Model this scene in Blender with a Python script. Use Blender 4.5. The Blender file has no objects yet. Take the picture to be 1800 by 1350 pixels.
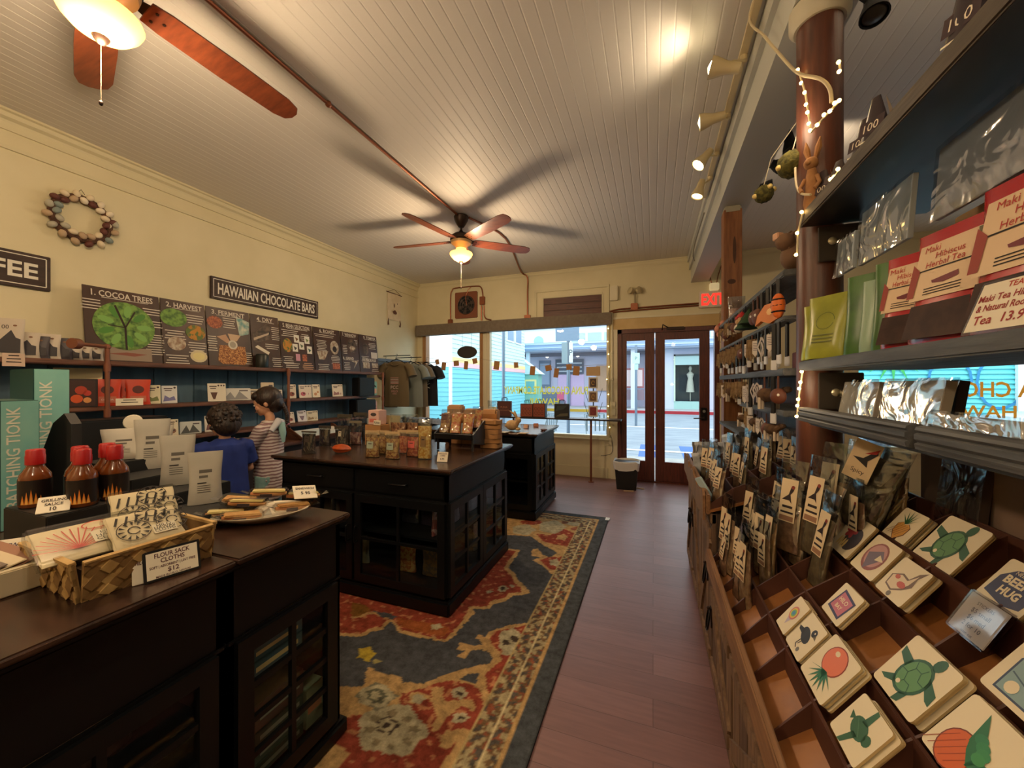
import bpy, bmesh, math, random
from mathutils import Vector, Matrix, noise
C = bpy.context.scene.collection
R = math.radians
rnd = random.Random(7)
# ---------------------------------------------------------------- camera, sky, exposure
FPX = 676.0                      # focal length for an 1800 px wide frame
YAW = math.atan(248/676)
CH = 1.43
cam_d = bpy.data.cameras.new('camera'); cam = bpy.data.objects.new('camera', cam_d); C.objects.link(cam)
cam_d.sensor_width = 36; cam_d.lens = FPX/1800*36; cam_d.clip_start = .02; cam_d.clip_end = 300
cam.location = (0, 0, CH); cam.rotation_euler = (R(90), 0, YAW)
sc = bpy.context.scene; sc.camera = cam
sc.view_settings.view_transform = 'Standard'; sc.view_settings.look = 'None'
sc.view_settings.exposure = 0.0; sc.view_settings.gamma = 1; sc.view_settings.use_curve_mapping = False
w = bpy.data.worlds.new('overcast_sky'); sc.world = w; w.use_nodes = True
wn = w.node_tree; bg = wn.nodes['Background']
SKY = 3.3
tc = wn.nodes.new('ShaderNodeTexCoord'); sep = wn.nodes.new('ShaderNodeSeparateXYZ')
ns = wn.nodes.new('ShaderNodeTexNoise'); ns.inputs['Scale'].default_value = 3; ns.inputs['Detail'].default_value = 6
rp = wn.nodes.new('ShaderNodeValToRGB')
rp.color_ramp.elements[0].color = (.70, .84, 1, 1); rp.color_ramp.elements[1].color = (.97, .99, 1, 1)
rp.color_ramp.elements[0].position = .3; rp.color_ramp.elements[1].position = .6
wn.links.new(tc.outputs['Generated'], ns.inputs['Vector']); wn.links.new(ns.outputs['Fac'], rp.inputs['Fac'])
wn.links.new(rp.outputs['Color'], bg.inputs['Color']); bg.inputs['Strength'].default_value = SKY
sc.cycles.max_bounces = 7; sc.cycles.diffuse_bounces = 4; sc.cycles.glossy_bounces = 3
sc.cycles.transmission_bounces = 5; sc.cycles.transparent_max_bounces = 24
sc.cycles.use_denoising = True; sc.cycles.sample_clamp_indirect = 4; sc.cycles.caustics_reflective = False; sc.cycles.caustics_refractive = False
def lamp(kind, name, loc, power, col, size=.1, rot=None, spot=None, blend=.6):
    l = bpy.data.lights.new(name, kind); l.energy = power; l.color = col
    if kind == 'SPOT': l.spot_size = spot; l.spot_blend = blend; l.shadow_soft_size = size
    elif kind == 'POINT': l.shadow_soft_size = size
    elif kind == 'AREA': l.size = size
    o = bpy.data.objects.new(name, l); C.objects.link(o); o.location = loc
    if rot: o.rotation_euler = rot
    return o
WARM = (1, .74, .46)
SPOTC = (1, .78, .52)
# ---------------------------------------------------------------- pixel -> place helpers
def dirv(u):
    xc = (u-900)/FPX; s, c = math.sin(YAW), math.cos(YAW)
    return (-s+c*xc, c+s*xc)
def Px(u, v, x=None, y=None, z=None):
    dx, dy = dirv(u); dz = -(v-675)/FPX
    if x is not None: d = x/dx
    elif y is not None: d = y/dy
    else: d = (z-CH)/dz
    return Vector((dx*d, dy*d, CH+dz*d))
# ---------------------------------------------------------------- materials
_m = {}
def lin(c):
    def f(a):
        a = a/255
        return a/12.92 if a <= .04045 else ((a+.055)/1.055)**2.4
    return (f(c[0]), f(c[1]), f(c[2]), 1)
def _new(name):
    m = bpy.data.materials.new(name); m.use_nodes = True
    return m, m.node_tree, m.node_tree.nodes['Principled BSDF']
def P(c, rough=.6, metal=0, spec=.5, emit=0, name=None, coat=0):
    k = ('p', c, rough, metal, spec, emit, coat)
    if k in _m: return _m[k]
    m, t, b = _new(name or 'paint_%d_%d_%d' % c[:3])
    b.inputs['Base Color'].default_value = lin(c); b.inputs['Roughness'].default_value = rough
    b.inputs['Metallic'].default_value = metal; b.inputs['Specular IOR Level'].default_value = spec
    b.inputs['Coat Weight'].default_value = coat
    if emit:
        b.inputs['Emission Color'].default_value = lin(c); b.inputs['Emission Strength'].default_value = emit
    _m[k] = m; return m
def N(c1, c2, scale=8, rough=.6, metal=0, stretch=(1, 1, 1), bump=0, detail=6, lo=.35, hi=.65, kind='noise', obj=True, spec=.5, bscale=None):
    k = ('n', c1, c2, scale, rough, metal, stretch, bump, lo, hi, kind, obj, spec)
    if k in _m: return _m[k]
    m, t, b = _new('mottled_%d_%d_%d' % c1[:3]); n = t.nodes; L = t.links
    tc = n.new('ShaderNodeTexCoord'); mp = n.new('ShaderNodeMapping'); mp.inputs['Scale'].default_value = stretch
    L.new(tc.outputs['Object'], mp.inputs['Vector'])
    if kind == 'noise':
        x = n.new('ShaderNodeTexNoise'); x.inputs['Scale'].default_value = scale; x.inputs['Detail'].default_value = detail; o = x.outputs['Fac']
    elif kind == 'voronoi':
        x = n.new('ShaderNodeTexVoronoi'); x.inputs['Scale'].default_value = scale; sp = n.new('ShaderNodeSeparateColor')
        L.new(x.outputs['Color'], sp.inputs[0]); o = sp.outputs[0]
    else:
        x = n.new('ShaderNodeTexWave'); x.inputs['Scale'].default_value = scale; x.inputs['Distortion'].default_value = 6; x.inputs['Detail'].default_value = 3; o = x.outputs['Fac']
    L.new(mp.outputs[0], x.inputs['Vector'])
    r = n.new('ShaderNodeValToRGB'); r.color_ramp.elements[0].color = lin(c1); r.color_ramp.elements[1].color = lin(c2)
    r.color_ramp.elements[0].position = lo; r.color_ramp.elements[1].position = hi
    L.new(o, r.inputs['Fac']); L.new(r.outputs['Color'], b.inputs['Base Color'])
    b.inputs['Roughness'].default_value = rough; b.inputs['Metallic'].default_value = metal; b.inputs['Specular IOR Level'].default_value = spec
    if bump:
        bp = n.new('ShaderNodeBump'); bp.inputs['Strength'].default_value = bump; bp.inputs['Distance'].default_value = .01
        L.new(o, bp.inputs['Height']); L.new(bp.outputs[0], b.inputs['Normal'])
    _m[k] = m; return m
def WOOD(c1, c2, axis=0, rough=.5, scale=6, bump=.15):
    s = [9, 9, 9]; s[axis] = 1
    return N(c1, c2, scale, rough, stretch=tuple(s), bump=bump, detail=8, lo=.3, hi=.7)
def FILM(tint=(235, 240, 242), fac=.12, rough=.08):
    k = ('film', tint, fac, rough)
    if k in _m: return _m[k]
    m = bpy.data.materials.new('clear_film'); m.use_nodes = True; t = m.node_tree; n = t.nodes; L = t.links
    n.remove(n['Principled BSDF']); o = n['Material Output']
    tr = n.new('ShaderNodeBsdfTransparent'); tr.inputs['Color'].default_value = lin(tint)
    gl = n.new('ShaderNodeBsdfGlossy'); gl.inputs['Roughness'].default_value = rough
    fr = n.new('ShaderNodeFresnel'); fr.inputs['IOR'].default_value = 1.45
    ad = n.new('ShaderNodeMath'); ad.inputs[1].default_value = fac; ad.use_clamp = True
    ge = n.new('ShaderNodeNewGeometry'); iv = n.new('ShaderNodeMath'); iv.operation = 'SUBTRACT'; iv.inputs[0].default_value = 1; L.new(ge.outputs['Backfacing'], iv.inputs[1])
    ml = n.new('ShaderNodeMath'); ml.operation = 'MULTIPLY'; L.new(ad.outputs[0], ml.inputs[0]); L.new(iv.outputs[0], ml.inputs[1])
    mx = n.new('ShaderNodeMixShader'); L.new(fr.outputs[0], ad.inputs[0]); L.new(ml.outputs[0], mx.inputs['Fac'])
    L.new(tr.outputs[0], mx.inputs[1]); L.new(gl.outputs[0], mx.inputs[2]); L.new(mx.outputs[0], o.inputs['Surface'])
    _m[k] = m; return m
GLASS = FILM((250, 253, 253), 0.0, .01)
def CELLO(fac=.28):
    k = ('cello', fac)
    if k in _m: return _m[k]
    m = FILM((225, 230, 234), fac, .12); t = m.node_tree; n = t.nodes; L = t.links
    tc = n.new('ShaderNodeTexCoord'); x = n.new('ShaderNodeTexNoise'); x.inputs['Scale'].default_value = 9; x.inputs['Distortion'].default_value = 1.2
    bp = n.new('ShaderNodeBump'); bp.inputs['Strength'].default_value = .7; bp.inputs['Distance'].default_value = .02
    L.new(tc.outputs['Object'], x.inputs['Vector']); L.new(x.outputs['Fac'], bp.inputs['Height'])
    for q in n:
        if q.type == 'BSDF_GLOSSY': L.new(bp.outputs[0], q.inputs['Normal'])
    _m[k] = m; return m
def TRANSL(c):
    k = ('tl', c)
    if k in _m: return _m[k]
    m, t, b = _new('translucent_film'); n = t.nodes; tl = n.new('ShaderNodeBsdfTranslucent'); tl.inputs['Color'].default_value = lin(c); b.inputs['Base Color'].default_value = lin(c); mx = n.new('ShaderNodeMixShader'); mx.inputs['Fac'].default_value = .6
    t.links.new(b.outputs[0], mx.inputs[1]); t.links.new(tl.outputs[0], mx.inputs[2]); t.links.new(mx.outputs[0], n['Material Output'].inputs['Surface']); _m[k] = m; return m
def VCOL(rough=.95, wear=.25):
    k = ('vc', rough, wear)
    if k in _m: return _m[k]
    m, t, b = _new('woven_pile'); n = t.nodes; L = t.links
    a = n.new('ShaderNodeVertexColor'); a.layer_name = 'Col'
    tc = n.new('ShaderNodeTexCoord'); x = n.new('ShaderNodeTexNoise'); x.inputs['Scale'].default_value = 22; x.inputs['Detail'].default_value = 9; x.inputs['Roughness'].default_value = .75
    L.new(tc.outputs['Object'], x.inputs['Vector'])
    mr = n.new('ShaderNodeMapRange'); mr.inputs[1].default_value = .3; mr.inputs[2].default_value = .7; mr.inputs[3].default_value = 1-wear; mr.inputs[4].default_value = 1+wear
    L.new(x.outputs['Fac'], mr.inputs[0]); mu = n.new('ShaderNodeVectorMath'); mu.operation = 'SCALE'
    L.new(a.outputs['Color'], mu.inputs[0]); L.new(mr.outputs[0], mu.inputs['Scale']); L.new(mu.outputs[0], b.inputs['Base Color'])
    b.inputs['Roughness'].default_value = rough; b.inputs['Specular IOR Level'].default_value = .1
    _m[k] = m; return m
def EMIT(c, s):
    k = ('e', c, s)
    if k in _m: return _m[k]
    m = bpy.data.materials.new('glow'); m.use_nodes = True; t = m.node_tree; t.nodes.remove(t.nodes['Principled BSDF'])
    e = t.nodes.new('ShaderNodeEmission'); e.inputs['Color'].default_value = lin(c); e.inputs['Strength'].default_value = s
    t.links.new(e.outputs[0], t.nodes['Material Output'].inputs['Surface']); _m[k] = m; return m
# ---------------------------------------------------------------- mesh builder
_tx = {}
def text_geo(s, bold=.0):
    k = (s, bold)
    if k in _tx: return _tx[k]
    cu = bpy.data.curves.new('t', 'FONT'); cu.body = s; cu.size = 1; cu.offset = bold; cu.resolution_u = 2
    o = bpy.data.objects.new('t', cu); C.objects.link(o)
    dg = bpy.context.evaluated_depsgraph_get(); dg.update()
    me = o.evaluated_get(dg).to_mesh()
    vs = [tuple(v.co) for v in me.vertices]; fs = [tuple(p.vertices) for p in me.polygons]
    o.evaluated_get(dg).to_mesh_clear(); bpy.data.objects.remove(o); bpy.data.curves.remove(cu)
    if not vs: vs = [(0, 0, 0)]; fs = []
    x0 = min(v[0] for v in vs); x1 = max(v[0] for v in vs)
    _tx[k] = (vs, fs, x0, x1); return _tx[k]
def FR(o, xd, yd):
    x = Vector(xd).normalized(); y = Vector(yd); y = (y-x*y.dot(x)).normalized(); z = x.cross(y)
    m = Matrix.Identity(4)
    for i in range(3): m[i][0], m[i][1], m[i][2], m[i][3] = x[i], y[i], z[i], o[i]
    return m
class MB:
    def __init__(s): s.v = []; s.f = []; s.mi = []; s.mats = []; s.M = Matrix.Identity(4); s.sm = []
    def idx(s, m):
        if m not in s.mats: s.mats.append(m)
        return s.mats.index(m)
    def add(s, vs, fs, mat, smooth=False):
        b = len(s.v); M = s.M; s.v += [tuple(M @ Vector(v)) for v in vs]
        flip = M.to_3x3().determinant() < 0
        i = s.idx(mat)
        for f in fs:
            f = tuple(b+q for q in f); s.f.append(f[::-1] if flip else f); s.mi.append(i); s.sm.append(smooth)
        return s
    def box(s, x0, x1, y0, y1, z0, z1, mat):
        v = [(x, y, z) for z in (z0, z1) for y in (y0, y1) for x in (x0, x1)]
        return s.add(v, [(0, 2, 3, 1), (4, 5, 7, 6), (0, 1, 5, 4), (2, 6, 7, 3), (0, 4, 6, 2), (1, 3, 7, 5)], mat)
    def bbox(s, x0, x1, y0, y1, z0, z1, mat, b=.004, seg=2):
        bm = bmesh.new(); bmesh.ops.create_cube(bm, size=1)
        for v in bm.verts: v.co = Vector(((x0+x1)/2+v.co.x*(x1-x0), (y0+y1)/2+v.co.y*(y1-y0), (z0+z1)/2+v.co.z*(z1-z0)))
        bmesh.ops.bevel(bm, geom=bm.edges[:], offset=min(b, abs(x1-x0)*.45, abs(y1-y0)*.45, abs(z1-z0)*.45), segments=seg, affect='EDGES')
        bm.verts.index_update(); s.add([tuple(v.co) for v in bm.verts], [tuple(v.index for v in f.verts) for f in bm.faces], mat); bm.free(); return s
    def rings(s, rs, mat, caps=True, closed=False, smooth=True):
        n = len(rs[0]); vs = [p for r in rs for p in r]; fs = []
        m = len(rs)
        for i in range(m if closed else m-1):
            j = (i+1) % m
            for k in range(n):
                l = (k+1) % n; fs.append((i*n+k, i*n+l, j*n+l, j*n+k))
        if caps and not closed: fs.append(tuple(range(n))[::-1]); fs.append(tuple((m-1)*n+k for k in range(n)))
        return s.add(vs, fs, mat, smooth)
    def tube(s, path, r, mat, n=8, closed=False):
        ps = [Vector(p) for p in path]; m = len(ps); rs = r if isinstance(r, (list, tuple)) else [r]*m
        out = []; up = None
        for i in range(m):
            a = ps[(i-1) % m] if (closed or i) else ps[0]; b = ps[(i+1) % m] if (closed or i < m-1) else ps[-1]
            t = (b-a)
            if t.length < 1e-9: t = Vector((0, 0, 1))
            t.normalize()
            if up is None: up = Vector((0, 0, 1)) if abs(t.z) < .9 else Vector((1, 0, 0))
            sd = t.cross(up)
            if sd.length < 1e-6: sd = t.cross(Vector((1, 0, .3)))
            sd.normalize(); up = sd.cross(t).normalized()
            out.append([ps[i]+(sd*math.cos(2*math.pi*k/n)+up*math.sin(2*math.pi*k/n))*rs[i] for k in range(n)])
        return s.rings([[tuple(p) for p in q] for q in out], mat, closed=closed)
    def cyl(s, p0, p1, r0, mat, r1=None, n=14): return s.tube([p0, p1], [r0, r0 if r1 is None else r1], mat, n)
    def lathe(s, prof, mat, n=24, c=(0, 0, 0), sx=1, sy=1, caps=True):
        return s.rings([[(c[0]+r*sx*math.cos(2*math.pi*k/n), c[1]+r*sy*math.sin(2*math.pi*k/n), c[2]+z) for k in range(n)] for r, z in prof], mat, caps=caps)
    def ball(s, c, r, mat, n=12, m=8):
        if not isinstance(r, (tuple, list)): r = (r, r, r)
        rs = []
        for i in range(m+1):
            a = -math.pi/2+math.pi*i/m; q = max(math.cos(a), .02)
            rs.append([(c[0]+r[0]*q*math.cos(2*math.pi*k/n), c[1]+r[1]*q*math.sin(2*math.pi*k/n), c[2]+r[2]*math.sin(a)) for k in range(n)])
        return s.rings(rs, mat)
    def prism(s, poly, z0, z1, mat, side=None):
        n = len(poly); a = sum(poly[i][0]*poly[(i+1) % n][1]-poly[(i+1) % n][0]*poly[i][1] for i in range(n))
        if a < 0: poly = poly[::-1]
        vs = [(p[0], p[1], z0) for p in poly]+[(p[0], p[1], z1) for p in poly]
        s.add(vs, [tuple(range(n))[::-1], tuple(range(n, 2*n))], mat)
        b = [(i, (i+1) % n, (i+1) % n+n, i+n) for i in range(n)]
        return s.add(vs, b, side or mat)
    def flat(s, poly, z, mat):
        n = len(poly); a = sum(poly[i][0]*poly[(i+1) % n][1]-poly[(i+1) % n][0]*poly[i][1] for i in range(n))
        if a < 0: poly = poly[::-1]
        return s.add([(p[0], p[1], z) for p in poly], [tuple(range(n))], mat)
    def rect(s, x0, x1, y0, y1, z, mat): return s.flat([(x0, y0), (x1, y0), (x1, y1), (x0, y1)], z, mat)
    def line(s, pts, w, z, mat):
        for a, b in zip(pts[:-1], pts[1:]):
            dx, dy = b[0]-a[0], b[1]-a[1]; l = math.hypot(dx, dy) or 1; nx, ny = -dy/l*w/2, dx/l*w/2
            s.flat([(a[0]+nx, a[1]+ny), (a[0]-nx, a[1]-ny), (b[0]-nx, b[1]-ny), (b[0]+nx, b[1]+ny)], z, mat)
        return s
    def text(s, t, h, mat, x=0, y=0, z=.001, w=None, align='c', bold=.0, mirror=False, rot=0):
        vs, fs, x0, x1 = text_geo(t, bold); k = h/.7; kx = k
        if w and (x1-x0)*k > w: kx = w/(x1-x0)
        off = -(x0+x1)/2 if align == 'c' else (-x0 if align == 'l' else -x1)
        c, sn = math.cos(rot), math.sin(rot); out = []
        for v in vs:
            a = (v[0]+off)*kx*(-1 if mirror else 1); b = (v[1]-.35)*k; out.append((x+a*c-b*sn, y+a*sn+b*c, z))
        return s.add(out, fs, mat)
    def build(s, name, parent=None, label=None, cat=None, group=None, kind=None, loc=None, rz=None, rot=None, mods=None, sharp=40):
        me = bpy.data.meshes.new(name); me.from_pydata(s.v, [], s.f)
        for m in s.mats: me.materials.append(m)
        me.polygons.foreach_set('material_index', s.mi); me.polygons.foreach_set('use_smooth', s.sm); me.update()
        if any(s.sm): me.set_sharp_from_angle(angle=R(sharp))
        return link(name, me, parent, label, cat, group, kind, loc, rz, rot)
def link(name, me, parent=None, label=None, cat=None, group=None, kind=None, loc=None, rz=None, rot=None):
    o = bpy.data.objects.new(name, me); C.objects.link(o)
    if parent: o.parent = parent
    tag(o, label, cat, group, kind)
    if loc is not None: o.location = loc
    if rot is not None: o.rotation_euler = rot
    elif rz is not None: o.rotation_euler = (0, 0, rz)
    return o
def tag(o, label=None, cat=None, group=None, kind=None):
    if label: o['label'] = label
    if cat: o['category'] = cat
    if group: o['group'] = group
    if kind: o['kind'] = kind
    return o
def T(name, label, cat, loc=(0, 0, 0), rz=0, group=None, rot=None):
    return link(name, None, None, label, cat, group, None, loc, rz, rot)
def ST(mb, name): return mb.build(name, kind='structure')
_kids = {}
def kids(o): return [c for c in bpy.data.objects if c.parent == o]
def dup(root, loc=None, rz=None, label=None, rot=None, group=None, ks=None):
    r = root.copy(); C.objects.link(r)
    if loc is not None: r.location = loc
    if rot is not None: r.rotation_euler = rot
    elif rz is not None: r.rotation_euler = (0, 0, rz)
    if label: r['label'] = label
    if group: r['group'] = group
    if root.name not in _kids: _kids[root.name] = [(c, kids(c)) for c in kids(root)]
    for c, g in _kids[root.name]:
        d = c.copy(); C.objects.link(d); d.parent = r
        for h in g:
            e = h.copy(); C.objects.link(e); e.parent = d
    return r
def ell(cx, cy, rx, ry, n=20, a0=0, a1=360, rot=0):
    out = []
    full = abs(a1-a0) >= 360
    for i in range(n if full else n+1):
        a = R(a0+(a1-a0)*i/n); x, y = rx*math.cos(a), ry*math.sin(a); c, s = math.cos(rot), math.sin(rot)
        out.append((cx+x*c-y*s, cy+x*s+y*c))
    return out
def smoothpath(pts, k=6):
    ps = [Vector(p) for p in pts]; out = []
    for i in range(len(ps)-1):
        p0 = ps[max(i-1, 0)]; p1 = ps[i]; p2 = ps[i+1]; p3 = ps[min(i+2, len(ps)-1)]
        for j in range(k):
            t = j/k; out.append(.5*((2*p1)+(-p0+p2)*t+(2*p0-5*p1+4*p2-p3)*t*t+(-p0+3*p1-3*p2+p3)*t**3))
    out.append(ps[-1]); return out
# common materials
CREAM = P((214, 198, 150), .75); TRIMC = P((216, 206, 170), .6)
BLACKW = P((10, 11, 13), .42, 0, .35); BLACK = P((12, 12, 13), .5); WHITE = P((235, 232, 224), .6); INK = P((30, 24, 24), .7)
PAPER = P((236, 226, 205), .7); KRAFT = P((176, 128, 80), .8); DARKWOOD = WOOD((52, 30, 20), (84, 50, 32), 1, .28)
COPPER = P((150, 92, 66), .42, .7); BRONZE = P((52, 36, 28), .4, .6); STEEL = P((180, 182, 186), .25, 1)
REDP = P((178, 34, 30), .45); GOLD = P((200, 150, 60), .4)
# ================================================================ room lamps and added fill that carry the light
H = 3.23; BW = 5.97; LW = -4.02; RW = 5.6; NEAR = -2.6
for (x, y) in ((-1.93, 3.68), (-1.96, .83)):
    lamp('POINT', 'fan_lamp_glow', (x, y, 2.66), 55, WARM, .09)
    lamp('POINT', 'fan_lamp_uplight', (x, y, 2.93), 28, WARM, .05)
lamp('POINT', 'unseen_fill_glow', (-1.95, -1.6, 2.7), 45, WARM, .1)  # added fill behind the camera, no lamp built there
lamp('POINT', 'unseen_fill_glow', (.1, -1.0, 2.8), 30, SPOTC, .1)  # second added fill, out of view behind the camera
# ================================================================ setting
m = MB()
m.box(LW-.1, RW+.1, NEAR-.1, BW+.1, -.12, 0, N((96, 62, 54), (122, 82, 70), 5, .34, stretch=(.6, 7, 1), detail=9, bump=.04))
ST(m, 'floor')
fm, ft, fb = _new('wide_planks'); n = ft.nodes; L = ft.links
tc = n.new('ShaderNodeTexCoord'); br = n.new('ShaderNodeTexBrick'); br.offset = .37
br.inputs['Scale'].default_value = 1; br.inputs['Brick Width'].default_value = 1.2; br.inputs['Row Height'].default_value = .155
br.inputs['Mortar Size'].default_value = .0022; br.inputs['Mortar Smooth'].default_value = .6
br.inputs['Color1'].default_value = lin((120, 86, 83)); br.inputs['Color2'].default_value = lin((134, 98, 95)); br.inputs['Mortar'].default_value = lin((98, 68, 62))
x = n.new('ShaderNodeTexNoise'); mp = n.new('ShaderNodeMapping'); mp.inputs['Scale'].default_value = (1.2, 14, 1); x.inputs['Scale'].default_value = 4; x.inputs['Detail'].default_value = 9
L.new(tc.outputs['Object'], mp.inputs['Vector']); L.new(mp.outputs[0], x.inputs['Vector']); L.new(tc.outputs['Object'], br.inputs['Vector'])
mr = n.new('ShaderNodeMapRange'); mr.inputs[3].default_value = .72; mr.inputs[4].default_value = 1.25; L.new(x.outputs['Fac'], mr.inputs[0])
mu = n.new('ShaderNodeVectorMath'); mu.operation = 'SCALE'; L.new(br.outputs['Color'], mu.inputs[0]); L.new(mr.outputs[0], mu.inputs['Scale']); L.new(mu.outputs[0], fb.inputs['Base Color'])
fb.inputs['Roughness'].default_value = .42
bp = n.new('ShaderNodeBump'); bp.inputs['Strength'].default_value = .25; bp.inputs['Distance'].default_value = .004; L.new(br.outputs['Fac'], bp.inputs['Height']); bp.invert = True; L.new(bp.outputs[0], fb.inputs['Normal'])
fo = [o for o in C.objects if o.name == 'floor'][0]; fo.data.materials.clear(); fo.data.materials.append(fm)
# ceiling: beadboard strips running away from the camera
CEILM = P((216, 210, 202), .55)
m = MB(); x = LW
sect = []
while x < RW:
    sect += [(x, H), (x+.060, H), (x+.0635, H+.0014), (x+.0665, H+.0014)]; x += .07
sect.append((RW, H))
n0 = len(sect); vs = [(a, NEAR, b) for a, b in sect]+[(a, BW, b) for a, b in sect]
m.add(vs, [(i, i+n0, i+n0+1, i+1) for i in range(n0-1)], CEILM)
m.box(LW-.1, RW+.1, NEAR-.1, BW+.1, H+.012, H+.1, CEILM); ST(m, 'ceiling')
WALLM = N((216, 205, 168), (222, 211, 176), 3, .7, bump=.05)
m = MB(); m.box(LW-.1, LW, NEAR, BW, 0, H+.01, WALLM); ST(m, 'wall_left')
m = MB(); m.box(RW, RW+.1, NEAR, BW, 0, H+.01, WALLM); ST(m, 'wall_right')
m = MB(); m.box(LW-.1, RW+.1, NEAR-.1, NEAR, 0, H+.01, WALLM); ST(m, 'wall_near')
# back wall with two window openings, a door opening, a transom vent opening
W1 = (-3.90, -.62, .60, 2.42); DR = (-.50, .86, 0, 2.24); W2 = (2.32, 5.35, .62, 2.42); FV = (-3.22, -2.83, 2.58, 3.0)
m = MB(); T_ = .12
def wallrect(x0, x1, z0, z1):
    if x1 > x0 and z1 > z0: m.box(x0, x1, BW, BW+T_, z0, z1, WALLM)
wallrect(LW-.1, W1[0], 0, H+.01); wallrect(W1[0], W1[1], 0, W1[2]); wallrect(W1[1], DR[0], 0, H+.01)
wallrect(W1[0], W1[1], W1[3], H+.01); wallrect(DR[0], DR[1], DR[3], H+.01); wallrect(DR[1], W2[0], 0, H+.01)
wallrect(W2[0], W2[1], 0, W2[2]); wallrect(W2[0], W2[1], W2[3], H+.01); wallrect(W2[1], RW+.1, 0, H+.01)
ST(m, 'wall_back')
# crown moulding
def crown(name, a, b, nx, ny, w=.06, h=.085):
    prof = [(0, 0), (w, 0), (w, -.014), (w*.75, -.02), (w*.6, -.045), (w*.28, -.058), (w*.2, -.072), (w*.2, -h), (0, -h)]
    m = MB(); v = []
    for q in (a, b):
        for d, z in prof: v.append((q[0]+nx*d, q[1]+ny*d, H+z))
    k = len(prof); m.add(v, [(i, (i+1) % k, (i+1) % k+k, i+k) for i in range(k)]+[tuple(range(k)), tuple(range(k, 2*k))[::-1]], TRIMC); ST(m, name)
crown('trim_1', (LW, NEAR), (LW, BW), 1, 0, .075, .12)
crown('trim_2', (LW+.07, BW), (RW, BW), 0, -1, .035, .05)
m = MB(); m.box(LW+.0, LW+.018, NEAR, BW, 2.985, 3.01, TRIMC); ST(m, 'trim_3')   # picture rail under the crown
m = MB(); m.bbox(LW, DR[0]-.14, BW-.02, BW, 0, .16, TRIMC, .004); m.bbox(DR[1]+.12, RW, BW-.02, BW, 0, .16, TRIMC); ST(m, 'baseboard_back')
# ceiling beam over the shelf divider, with its moulding
BEAM = P((196, 196, 186), .5)
m = MB(); m.box(.50, .72, NEAR, BW, 2.86, H, BEAM); m.box(.475, .50, NEAR, BW, 3.04, H, BEAM); m.box(.455, .475, NEAR, BW, 3.15, H, BEAM); m.box(.72, .745, NEAR, BW, 3.1, H, BEAM)
ST(m, 'trim_4')
# window 1
FRW = WOOD((150, 106, 62), (178, 132, 84), 2, .45); CRW = P((222, 212, 182), .5)
def window(name, W, mull, fr, frin):
    m = MB(); x0, x1, z0, z1 = W; y = BW
    m.box(x0, x0+.07, y-.02, y+.1, z0, z1, fr); m.box(x1-.04, x1, y-.02, y+.1, z0, z1, frin)
    m.box(x0, x1, y+.02, y+.1, z1-.04, z1, frin); m.box(x0, x1, y-.015, y+.1, z0, z0+.045, frin)
    m.box(x0-.03, x1+.03, y-.05, y, z0-.02, z0, frin)
    for a in mull:
        m.box(a-.09, a-.035, y-.02, y+.1, z0, z1, fr); m.box(a-.035, a+.09, y-.005, y+.09, z0, z1, frin); m.box(a+.02, a+.04, y-.02, y, z0, z1, frin)
    m.box(x0, x1, y+.055, y+.061, z0+.03, z1-.02, GLASS)
    ST(m, name)
window('window_1', W1, [-2.68], FRW, CRW)
window('window_2', W2, [], CRW, CRW)
# cream panelling and casings on the back wall
m = MB()
m.bbox(-.60, -.50, BW-.03, BW, 0, 2.42, CRW, .004); m.bbox(DR[1], DR[1]+.11, BW-.03, BW, 0, 2.42, CRW, .004)
m.bbox(-.60, 1.0, BW-.032, BW, 2.24, 2.40, N((196, 164, 106), (206, 176, 120), 6, .5), .004); m.bbox(-.62, 1.0, BW-.036, BW, 2.40, 2.425, CRW, .003)
ST(m, 'trim_5')
m = MB(); a = [(-1.80, -.62, 2.90, 2.94), (-1.80, -1.76, 2.5, 2.9), (-.66, -.62, 2.5, 2.9)]
for x0, x1, z0, z1 in a: m.bbox(x0, x1, BW-.02, BW, z0, z1, TRIMC, .003)
m.bbox(-1.67, -.72, BW-.012, BW, 2.80, 2.83, TRIMC, .003); m.bbox(-1.68, -1.65, BW-.012, BW, 2.5, 2.8, TRIMC, .003); m.bbox(-.735, -.705, BW-.012, BW, 2.5, 2.8, TRIMC, .003)
ST(m, 'trim_6')
t = T('transom_vent', 'dark brown slatted wood transom panel framed above the shop window', 'vent', (-1.19, BW, 2.64))
m = MB(); m.box(-.457, .457, -.008, -.001, -.15, .155, P((38, 20, 14), .6)); m.build('backing', t)
DW = WOOD((70, 34, 22), (96, 50, 32), 0, .5)
m = MB()
for k in range(3): m.bbox(-.455, .455, -.022, -.009, -.148+k*.102, -.052+k*.102, DW, .006)
m.build('slat_panel', t)
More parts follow.
